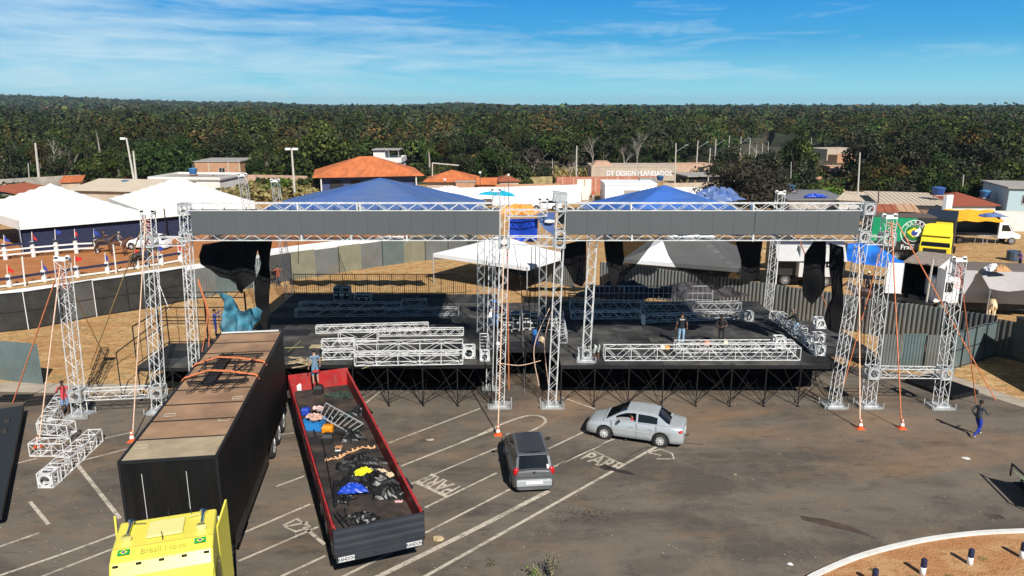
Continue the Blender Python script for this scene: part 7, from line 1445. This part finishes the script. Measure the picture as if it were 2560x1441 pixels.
# ---------- poles ----------
CPOLE = mat('pale concrete pole', (.52, .49, .44), .85, var=.08); DPOLE = mat('weathered wood pole', (.06, .055, .05), .9)
def pole(label, x0, y0, x1, y1, r=.14, m=CPOLE, arm=None, head=None, D=None):
    p = G(x1, y1); D = D or p.y
    if D != p.y: p = A(x1, y1, D); p.z = 0
    q = A(x0, y0, D); t = thing('utility_pole', label, 'pole', p, 0, 'poles of the town'); b = MB(); b.bar(p, q, r, 6, r * .65, cap=True); b.build('shaft', m, t)
    if arm: b = MB(); e = q + Vector((arm * 1.9, -.2, -.35)); e0 = q + Vector((0, 0, -1.6)); b.bar(e0, e, .035, 4); b.box(e, (.5, .2, .1)); b.build('lamp_arm', GALV, t)
    if head:
        b = MB()
        for s in ((-1, 1) if head == 2 else (-1,)): b.box(q + Vector((s * .55, 0, -.05)), (.8, .4, .32))
        b.build('floodlight', WHT, t)
    return t
PL = [('thick leaning concrete pole at the far left', 88, 358, 100, 470, .24, CPOLE), ('short thin pole left of the leftmost thick pole', 70, 408, 75, 470, .1, CPOLE), ('pole behind the floodlight pole, left of the brick box', 333, 378, 345, 490, .2, CPOLE), ('pole between the mossy wall and the red brick wall', 1442, 365, 1440, 478, .15, CPOLE),
      ('first tall pole right of the lettered wall', 1690, 358, 1687, 462, .15, CPOLE), ('second tall pole right of the lettered wall', 1745, 352, 1740, 436, .15, CPOLE), ('thin pole standing by the grey slab roof', 1776, 370, 1769, 470, .12, CPOLE), ('third tall pole along the far street', 1790, 347, 1786, 420, .15, CPOLE), ('fourth tall pole along the far street', 1824, 340, 1820, 412, .15, CPOLE), ('fifth tall pole along the far street', 1853, 342, 1849, 404, .15, CPOLE), ('sixth pole along the far street', 1876, 346, 1872, 398, .14, CPOLE), ('seventh pole along the far street, shorter', 1892, 363, 1890, 396, .12, CPOLE), ('eighth pole along the far street', 1907, 358, 1905, 392, .12, CPOLE), ('ninth pole at the end of the far street', 1921, 355, 1920, 390, .12, CPOLE),
      ('thin pole on the red earth left of the lettered wall', 1381, 398, 1382, 446, .08, CPOLE), ('dark thin pole in front of the lettered wall', 1598, 425, 1597, 500, .07, DPOLE), ('tall grey pole rising from the corrugated roofs', 2150, 382, 2142, 528, .13, CPOLE), ('thin pole right of the dome tree', 1978, 405, 1976, 500, .07, CPOLE), ('dark bare pole in front of the corrugated roof', 2197, 470, 2194, 560, .1, DPOLE), ('short pole behind the brown red roof', 2409, 437, 2402, 520, .1, CPOLE), ('pale pole in the woods above the dome tree', 2029, 345, 2027, 385, .14, CPOLE), ('first of the pale poles by the far palm', 2183, 345, 2183, 372, .12, CPOLE), ('second of the pale poles by the far palm', 2197, 338, 2195, 374, .12, CPOLE), ('third of the pale poles by the far palm', 2217, 340, 2215, 380, .12, CPOLE), ('fourth of the pale poles by the far palm', 2244, 355, 2242, 385, .12, CPOLE)]
for k, (lb, x0, y0, x1, y1, r, m) in enumerate(PL): pole(lb, x0, y0, x1, y1, r, m, arm=(1 if k in (4, 5, 7, 9) else None))
pole('tall floodlight pole with one lamp head behind the second tent', 316, 346, 342, 488, .2, head=1); pole('floodlight pole with twin lamp heads behind the left roof', 729, 372, 738, 500, .2, head=2)
for x, y, yb, lb in ((1112, 450, 510, 'slim lamp post at the left of the white wall'), (1200, 432, 512, 'slim lamp post above the end of the left roof'), (1271, 438, 516, 'slim globe lamp post over the gap between the roofs')):
    t = pole(lb, x, y, x + 1, yb, .06, DPOLE); q = A(x, y, G(x + 1, yb).y); b = MB(); b.blob(q, (.2, .2, .2), 8, 6); b.build('globe', WHT, t)
t = thing('pipe_gantry', 'thin bent pipe gantry in front of the second orange roof', 'gantry', G(1081, 480)); D = G(1081, 480).y; b = MB(); b.tube([G(1081, 480), A(1081, 408, D), A(1147, 414, D)], .1, 5); b.build('pipe', CPOLE, t)
# covers and tarps near the white wall
heap('tarp_heap', 'white covered stall roofs left of the long white wall', 'tarpaulin', (1120, 492), 3.2, 1.6, 1.2, WHTB, 2, 0, 1.2); heap('tarp_heap', 'second white stall cover nearer the centre', 'tarpaulin', (1185, 496), 2.8, 1.5, .9, WHTB, 7, 0, 1.2); heap('tarp_heap', 'turquoise tarp over a stall at the white wall', 'tarpaulin', (1246, 488), 2.6, 1.0, .5, mat('turquoise tarp', (.01, .38, .55), .5), 4, -.3, 2.2)
heap('goods_heap', 'orange covered heap in front of the white wall', 'heap', (1300, 534), 3.0, 1.6, 1.0, mat('orange cover', (.75, .28, .04), .7, var=.3), 5, 0, 0); heap('earth_heap', 'blue tarp canopy between the right roof and the dome tree', 'tarpaulin', (1795, 500), 3.4, 1.5, 1.4, BLUET, 6, 0, 1.6)
# ---------- vehicles in the background ----------
cw = car('white_car', 'white car parked before the long white wall, right of the orange heap', (*G(1366, 525)[:2], 0), R(80), 4.3, 1.75, [(-2.1, .95), (0, .95), (1.2, .88), (2.1, .7)], [(-2.1, .9), (-1.4, 1.0), (1.0, 1.0), (1.6, .92), (2.1, .66)], [(-1.9, 1.0), (-1.5, 1.42), (-.9, 1.5), (.2, 1.5), (.4, 1.42), (1.1, 1.0)], 1.3, -1.25, .33, WHTB, [(-1.9, -1.3), (-.3, -.2), (.7, 1.2)], dict(mirror=(.6, 1.1), handles=(.1,), hz=.85, seams=(.9,), lamps={'headlight': (1.95, .72, .6, (.15, .12, .1), LAMPW)}))
t = dup(cw, (*G(372, 622)[:2], 0), R(84), 'white pickup parked beside the tall left tower head, at the arena')
def cargo(label, c, rz, W, L_, H, z0, body, roofm=None, cab=None, name='cargo_truck', cabm=WHTB, curtain=None):
    t = thing(name, label, 'truck', (c[0], c[1], 0), rz); b = MB(); b.bx(-W / 2, W / 2, -L_, 0, z0, H); b.build('cargo_box', body, t, world=False); b = MB(); b.bx(-W / 2 - .03, W / 2 + .03, -L_ - .03, .03, H, H + .06); b.build('roof', roofm or body, t, world=False); b = MB(); b.bx(-.45, .45, -L_, .4, .45, z0); b.build('chassis', BLK, t, world=False)
    for y in (-L_ + 1.1, -L_ + 2.2):
        for s in (-1, 1): wheel(t, s * (W / 2 - .25), y, .46, .3, side=s, m=GALV)
    if cab: cabover(t, W - .05, .25, 2.1, .65, cab, cabm, visor=False)
    if cab:
        for s in (-1, 1): wheel(t, s * (W / 2 - .25), 1.3, .46, .3, side=s, m=GALV)
    return t
# green and black box trailer, side-on
c0, c1 = G(2168, 652), G(2345, 658); dv_ = Vector((c1.x - c0.x, c1.y - c0.y, 0)); LL = 5.5; rzg = math.atan2(dv_.y, dv_.x) - math.pi / 2
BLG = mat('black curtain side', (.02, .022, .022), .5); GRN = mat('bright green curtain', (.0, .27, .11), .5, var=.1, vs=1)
gt_ = thing('show_truck', 'green and black curtain sided trailer with a round horse emblem', 'truck', (c0.x, c0.y, 0), rzg); b = MB(); b.bx(-2.5, 0, 0, LL, 1.1, 4.15); b.build('cargo_box', BLG, gt_, world=False); b = MB(); b.bx(-2.52, .0, -.02, LL + .02, 4.15, 4.22); b.build('roof', mat('grey brown roof', (.12, .09, .075), .8), gt_, world=False)
b = MB(); b.add([(.012, .1, 1.9), (.012, 2.6, 1.9), (.012, 3.9, 4.1), (.012, .1, 4.1)], [(0, 1, 2, 3)]); b.build('green_panel', GRN, gt_, world=False)
b = MB(); b.bx(-2.3, -.2, .2, LL - .2, .6, 1.1); b.build('chassis', BLK, gt_, world=False)
for y in (1.2, 2.4): wheel(gt_, -.25, y, .48, .3, side=1, m=GALV); wheel(gt_, -2.25, y, .48, .3, side=-1, m=GALV)
WG = WM[gt_]; em = MB(); C0 = Vector((.02, 3.75, 2.75))
def disk(b, c, r, n=24, a0=0): b.add([c + Vector((0, r * math.cos(6.283 * k / n), r * math.sin(6.283 * k / n))) for k in range(n)], [tuple(range(n))])
def ringm(b, c, r, w, n=32): b.add([c + Vector((0, (r + s * w) * math.cos(6.283 * k / n), (r + s * w) * math.sin(6.283 * k / n))) for s in (0, 1) for k in range(n)], [(k, (k + 1) % n, n + (k + 1) % n, n + k) for k in range(n)])
ringm(em, C0, 1.12, .06); ringm(em, C0, .78, .04); em.cm = 1; disk(em, C0 + Vector((.004, 0, 0)), .74); em.cm = 2; c = C0 + Vector((.01, 0, 0)); em.add([c + Vector((0, -.66, .05)), c + Vector((0, -.05, -.45)), c + Vector((0, .6, .05)), c + Vector((0, -.05, .5))], [(0, 1, 2, 3)]); em.cm = 3; disk(em, C0 + Vector((.016, 0, -.02)), .27)
em.cm = 0; c = C0 + Vector((.022, 0, 0)); em.add([c + Vector((0, a, z)) for a, z in ((.1, -.35), (.5, -.3), (.62, .1), (.45, .45), (.36, .56), (.33, .42), (.05, .22), (.0, .1), (.12, .06), (.34, .18), (.3, -.05))], [tuple(range(11))])
for k in range(5): disk(em, C0 + Vector((.02, -.4 + k * .2, .56 + .08 * (2 - abs(k - 2)) * .6)), .035, 5)
em.build('horse_emblem', [WHTB, mat('emblem green', (.02, .16, .03), .5), YEL2, BLUEF], gt_, world=False)
for k, ch in enumerate('HARAS'): a = R(134 - k * 22); text('lettering', ch, .33, WG @ frame(C0 + Vector((.012, .97 * math.cos(a), .97 * math.sin(a))), (0, math.sin(a), -math.cos(a)), (0, math.cos(a), math.sin(a))), WHTB, gt_, bold=.004)
text('lettering', "Fratelli's", .62, WG @ frame(C0 + Vector((.012, 0, -1.38)), (0, 1, 0), (0, 0, 1)) @ Matrix.Shear('XY', 4, (.3, 0)), WHTB, gt_, bold=.006)
yt = thing('yellow_cab_truck', 'truck with bright yellow cab facing the camera beside the green trailer', 'truck', (*(G(2336, 664) + Vector((.9, 1.7, 0)))[:2], 0), Rp - .56); yc_ = cabover(yt, 2.55, 0, 2.1, .6, 2.75, YEL2, visor=False); b = MB(); b.hexa([(-1.2, .1, 2.72), (1.2, .1, 2.72), (1.2, 1.75, 2.62), (-1.2, 1.75, 2.62)], [(-1.1, .1, 3.75), (1.1, .1, 3.75), (1.1, 1.0, 3.65), (-1.1, 1.0, 3.65)]); b.build('roof_deflector', YEL2, yc_, world=False, bevel=.06); b = MB(); b.bx(-1.3, 1.3, -8, -.3, 1.0, 3.9); b.build('cargo_box', BLG, yt, world=False); b = MB(); b.bx(-1.1, 1.1, -7.8, 1.9, .45, 1.0); b.build('chassis', BLK, yt, world=False)
for y in (1.2, -3, -6):
    for s in (-1, 1): wheel(yt, s * 1.05, y, .48, .3, side=s, m=GALV)
# orange awning truck
oc = G(2378, 610); ot = thing('awning_truck', 'white cab truck with an orange awning spread over its bed', 'truck', (oc.x, oc.y + 1.2, 0), -Rp / 2 - .12); b = MB(); b.bx(-1.1, 1.1, 0, 4.6, .9, 1.1); b.bx(-1.1, -1.0, 0, 4.6, 1.1, 2.6); b.bx(-1.1, 1.1, 4.5, 4.62, 1.1, 3.2); b.build('cargo_bed', BLK, ot, world=False); b = MB(); V = []
for i in range(9):
    for j in range(5): V.append((-.9 + j * .65, -.2 + i * .62, 3.35 - j * .22 + .07 * math.sin(i * 1.9 + j)))
b.add(V, [(i * 5 + j, i * 5 + j + 1, (i + 1) * 5 + j + 1, (i + 1) * 5 + j) for i in range(8) for j in range(4)]); b.build('awning', mat('orange awning', (.82, .40, .02), .6, var=.1), ot, world=False)
b = MB(); b.loft([[(x, 4.7, .6), (x, 6.9, .6), (x, 6.95, 1.0), (x, 6.1, 1.35), (x, 5.6, 2.15), (x, 4.7, 2.2)] for x in (-.95, .95)]); cb_ = b.build('cab', WHTB, ot, world=False, bevel=.04); b = MB(); b.add([(-.85, 6.1, 1.42), (.85, 6.1, 1.42), (.8, 5.66, 2.08), (-.8, 5.66, 2.08)], [(0, 1, 2, 3)]); b.v = [(x, y + .04, z + .03) for x, y, z in b.v]; b.build('windscreen', GLASS, cb_, world=False)
for s in (-1, 1): b = MB(); b.add([(s * .965, 5.0, 1.4), (s * .965, 5.95, 1.4), (s * .965, 5.58, 2.05), (s * .965, 5.0, 2.05)], [(0, 1, 2, 3)]); b.build('side_window', GLASS, cb_, world=False)
for y in (6.1, 1.0):
    for s in (-1, 1): wheel(ot, s * .92, y, .38, .22, side=s, m=GALV)
b = MB()
for y in (.2, 2.2, 4.2): b.bar((1.65, y, 0), (1.65, y, 1.0), .03, 4)
b.bar((1.65, 0, 1.0), (1.65, 4.6, 1.0), .04, 4); b.bar((1.6, 3.4, 0), (1.1, 3.7, 1.0), .03, 4); b.bar((1.6, 3.0, 0), (1.1, 3.3, 1.0), .03, 4); b.build('side_table', ALUD, ot, world=False)
heap('tarp_heap', 'blue tarps bundled on the roof of the orange awning truck', 'tarpaulin', (2478, 542), 1.3, .6, .3, BLUET, 8, 0, 3.3)
# white box truck with open rear doors, seen from behind
wc = G(2288, 776); wt_ = thing('box_truck', 'white box truck with open rear doors showing a black interior', 'truck', (wc.x, wc.y, 0), -.68); M = WM[wt_]; b = MB(); w = 1.1
b.bx(-w, -w + .05, 0, 5, 1.0, 3.3); b.bx(w - .05, w, 0, 5, 1.0, 3.3); b.bx(-w + .05, w - .05, 4.95, 5, 1.0, 3.3); b.build('side_wall', WHTB, wt_, world=False); b = MB(); b.bx(-w - .04, w + .04, -.02, 5.05, 3.3, 3.38); b.build('roof', mat('grey brown van roof', (.30, .24, .20), .8, var=.3), wt_, world=False); b = MB(); b.bx(-w + .05, w - .05, .3, 4.9, 1.0, 1.06); b.bx(-w + .06, w - .06, 1.2, 1.25, 1.06, 3.3); b.bx(-w + .052, -w + .07, .05, 1.2, 1.06, 3.29); b.bx(w - .07, w - .052, .05, 1.2, 1.06, 3.29); b.build('interior', MATTBLK, wt_, world=False)
b = MB(); b.box((-w - .45, -.25, 2.15), (1.0, .05, 2.2), R(28)); b.build('door', WHTB, wt_, world=False); b = MB(); b.box((w + .32, -.35, 2.15), (.95, .05, 2.2), R(-52)); b.build('door', WHTB, wt_, world=False); b = MB(); b.bx(-.5, .5, 0, 7, .5, 1.0); b.bx(-w, w, -.9, .0, .72, .8); b.build('chassis', BLK, wt_, world=False); b = MB(); b.bx(-1, 1, 5.2, 7, .7, 2.6); b.build('cab', WHTB, wt_, world=False, bevel=.1)
for y in (1.2, 6.2):
    for s in (-1, 1): wheel(wt_, s * .95, y, .42, .25, side=s, m=GALV)
b = MB(); q = G(2312, 782); b.bar(q, A(2333, 648, q.y), .07, 6); tag(b.build('wooden_post', CPOLE), 'leaning pale post beside the open doors of the white box truck', 'post')
# grey awning truck at the right edge
ac = G(2440, 792); at_ = thing('living_truck', 'grey horse truck with pale awning at the right edge', 'truck', (ac.x, ac.y + 1.6, 0), -Rp / 2 - .18); b = MB(); b.bx(-1.2, 1.2, -.6, 7, .9, 3.2); b.build('cargo_box', mat('pale grey body', (.5, .5, .52), .6, dirt=.2), at_, world=False); b = MB(); b.bx(-1.25, 1.25, -.65, 7.05, 3.2, 3.28); b.build('roof', mat('brown grey roof', (.16, .13, .11), .8), at_, world=False); b = MB(); V = []
for i in range(8):
    for j in range(4): V.append((1.22 + j * .62, .2 + i * .6, 3.12 - j * .26 - .05 * math.sin(i * .9) * j))
b.add(V, [(i * 4 + j, i * 4 + j + 1, (i + 1) * 4 + j + 1, (i + 1) * 4 + j) for i in range(7) for j in range(3)]); b.build('awning', mat('grey awning', (.44, .41, .40), .7, var=.05), at_, world=False); b = MB()
for y in (.3, 4.3): b.bar((3.0, y, 0), (3.0, y, 2.35), .03, 4)
b.build('awning_pole', GALV, at_, world=False)
b = MB(); b.bx(-1, 1, -2.5, -.65, .6, 2.5); b.build('cab', WHTB, at_, world=False, bevel=.15); b = MB(); b.bx(-.8, .8, -2.52, 7, .4, .9); b.build('chassis', BLK, at_, world=False); b = MB(); b.bx(1.002, 1.012, -2.0, -1.2, 1.5, 2.2); b.build('side_window', GLASS, at_, world=False)
for y in (-1.7, 5):
    for s in (-1, 1): wheel(at_, s * 1.0, y, .45, .3, side=s, m=GALV)
for k, (x, y, lb) in enumerate(((2480, 676, 'white bundle on the roof of the grey horse truck'), (2502, 678, 'orange brown bundle on the roof of the grey horse truck'))): heap('bundle', lb, 'bundle', (x, y), .5, .35, .35, (WHTB, mat('tan bundle', (.5, .28, .12), .8))[k], k + 2, 0, 3.3)
# grey canopy truck behind the right stage
kc = G(1936, 718); kt = thing('canopy_truck', 'dark truck with grey side awning behind the right stage', 'truck', (kc.x, kc.y + 1.6, 0), -Rp / 2 - .05); b = MB(); b.bx(-1.2, 1.2, 0, 5.6, .9, 3.4); b.build('cargo_box', BLG, kt, world=False); b = MB(); b.add([(1.22, 0, 3.4), (1.22, 5.4, 3.4), (2.0, 5.4, 2.2), (2.0, 0, 2.2)], [(0, 1, 2, 3)]); b.build('awning', mat('light grey awning', (.46, .46, .46), .7, var=.05), kt, world=False); b = MB(); b.bx(-1.25, 1.25, -.05, 5.65, 3.4, 3.48); b.build('roof', mat('slate roof', (.06, .065, .09), .7), kt, world=False); b = MB(); b.bar((1.95, .05, 0), (1.95, .05, 2.2), .05, 4); b.build('awning_pole', WHTB, kt, world=False)
for y in (1, 4.5):
    for s in (-1, 1): wheel(kt, s * 1.0, y, .45, .3, side=s, m=GALV)
ht = cargo('white and grey truck with logo half hidden by the black net scarves', G(2085, 712), -Rp / 2, 2.3, 3.4, 3.3, .9, mat('off white box', (.6, .6, .6), .6)); text('lettering', 'JB', 1.0, WM[ht] @ frame((1.17, -1.2, 2.0), (0, 1, 0), (0, 0, 1)), BLK, ht, bold=.03)
drape('ground_tarp', 'big blue tarpaulin awning stretched left of the white box truck', 'tarpaulin', [(2088, 612), (2150, 606), (2188, 612), (2222, 640), (2260, 650), (2200, 656), (2120, 648), (2092, 640)], 61, mat('bright sky blue tarp', (.01, .14, .62), .45, var=.5, vs=.8, bump=.8, bs=3), sp=.4, amp=.3, fr=2, tilt=-1.4)
b = MB(); q = G(2532, 652); b.lathe(q, [(.55, 0), (.6, .9), (.5, .95)], 12); tag(b.build('barrel', mat('slate blue barrel', (.06, .1, .15), .5)), 'slate blue barrel on the trampled earth near the right edge', 'barrel')
heap('hay_heap', 'tan heaps on the load behind the LED frame at the right', 'heap', (1980, 628), 2.6, 1.2, .8, mat('hay', (.48, .34, .18), .9, var=.3), 4, 0, 1.8)
heap('lumber_heap', 'dark clutter behind the rear rail of the right stage', 'clutter', (1560, 742), 2.6, .8, .9, mat('dark clutter', (.025, .03, .05), .7, var=.5), 12, 0, 1.6); heap('lumber_heap', 'second dark clutter heap behind the rear rail of the right stage', 'clutter', (1740, 742), 3.0, .8, .8, mat('dark clutter b', (.03, .025, .03), .7, var=.5), 13, 0, 1.6)
# ---------- things at the left and right photo edges ----------
cargo('unseen dark box truck added just outside the right edge to shade the corner', (28.3, 38.2), 0, 2.4, 6.5, 3.0, .9, BLG, cab=None)  # added out of view to cast the shade on the right-hand corner
e0, e1 = G(65, 1030), G(6, 1330); lt = thing('edge_slab', 'low black slab added at the very left edge over the dark ground area', 'trailer', (e1.x, e1.y, 0), math.atan2(-(e0 - e1).x, (e0 - e1).y)); b = MB(); b.bx(-2.4, .0, .3, 11.2, .3, .5); b.build('cargo_box', BLG, lt, world=False); b = MB(); b.bx(-2.2, -.2, .5, 11, .15, .3); b.build('chassis', BLK, lt, world=False)  # added slab on wheels, standing in for the dark ground shape here
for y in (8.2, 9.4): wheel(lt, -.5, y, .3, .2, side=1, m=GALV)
rc = G(2572, 1262); rt_ = thing('tipping_trough', 'green and tan metal trough trailer at the right edge', 'trailer', (rc.x, rc.y, 0), R(-8)); b = MB(); TRO = mat('worn green metal', (.12, .2, .12), .7, var=.3, dirt=.5, dcol=(.35, .25, .14)); b.loft([[(-.1, y, .75), (.25, y, .45), (1.6, y, .45), (1.9, y, .95), (1.84, y, .95), (1.56, y, .5), (.28, y, .5), (-.04, y, .75)] for y in (-.9, 1.2)]); b.build('trough', TRO, rt_, world=False); b = MB(); b.bar((-.12, -.92, .98), (-.12, 1.22, .98), .04, 5); b.bar((-.12, -.92, .5), (-.12, -.92, 1.0), .035, 5); b.bar((-.12, 1.22, .5), (-.12, 1.22, 1.0), .035, 5); b.bx(-.1, 1.8, -.7, 1.0, .3, .38); b.build('frame', BLKM, rt_, world=False)
for s in (-1, 1): wheel(rt_, .3, s * .8 + .1, .28, .18, side=-1)
# ---------- air ----------
b = MB(); b.bx(-5200, 5200, -70, 6200, -1.1, 75); hz_ = b.build('haze', [], None); hz_['kind'] = 'stuff'; hz_['label'] = 'thin haze over the woods'
m = bpy.data.materials.new('haze'); m.use_nodes = True; t = m.node_tree; t.nodes.remove(t.nodes['Principled BSDF']); v = t.nodes.new('ShaderNodeVolumePrincipled')
v.inputs['Color'].default_value = (.62, .80, 1, 1); v.inputs['Density'].default_value = .00012; v.inputs['Anisotropy'].default_value = .2
t.links.new(v.outputs[0], t.nodes['Material Output'].inputs['Volume']); hz_.data.materials.append(m)
if hasattr(SC, 'cycles'): SC.cycles.volume_bounces = 0; SC.cycles.volume_max_steps = 32
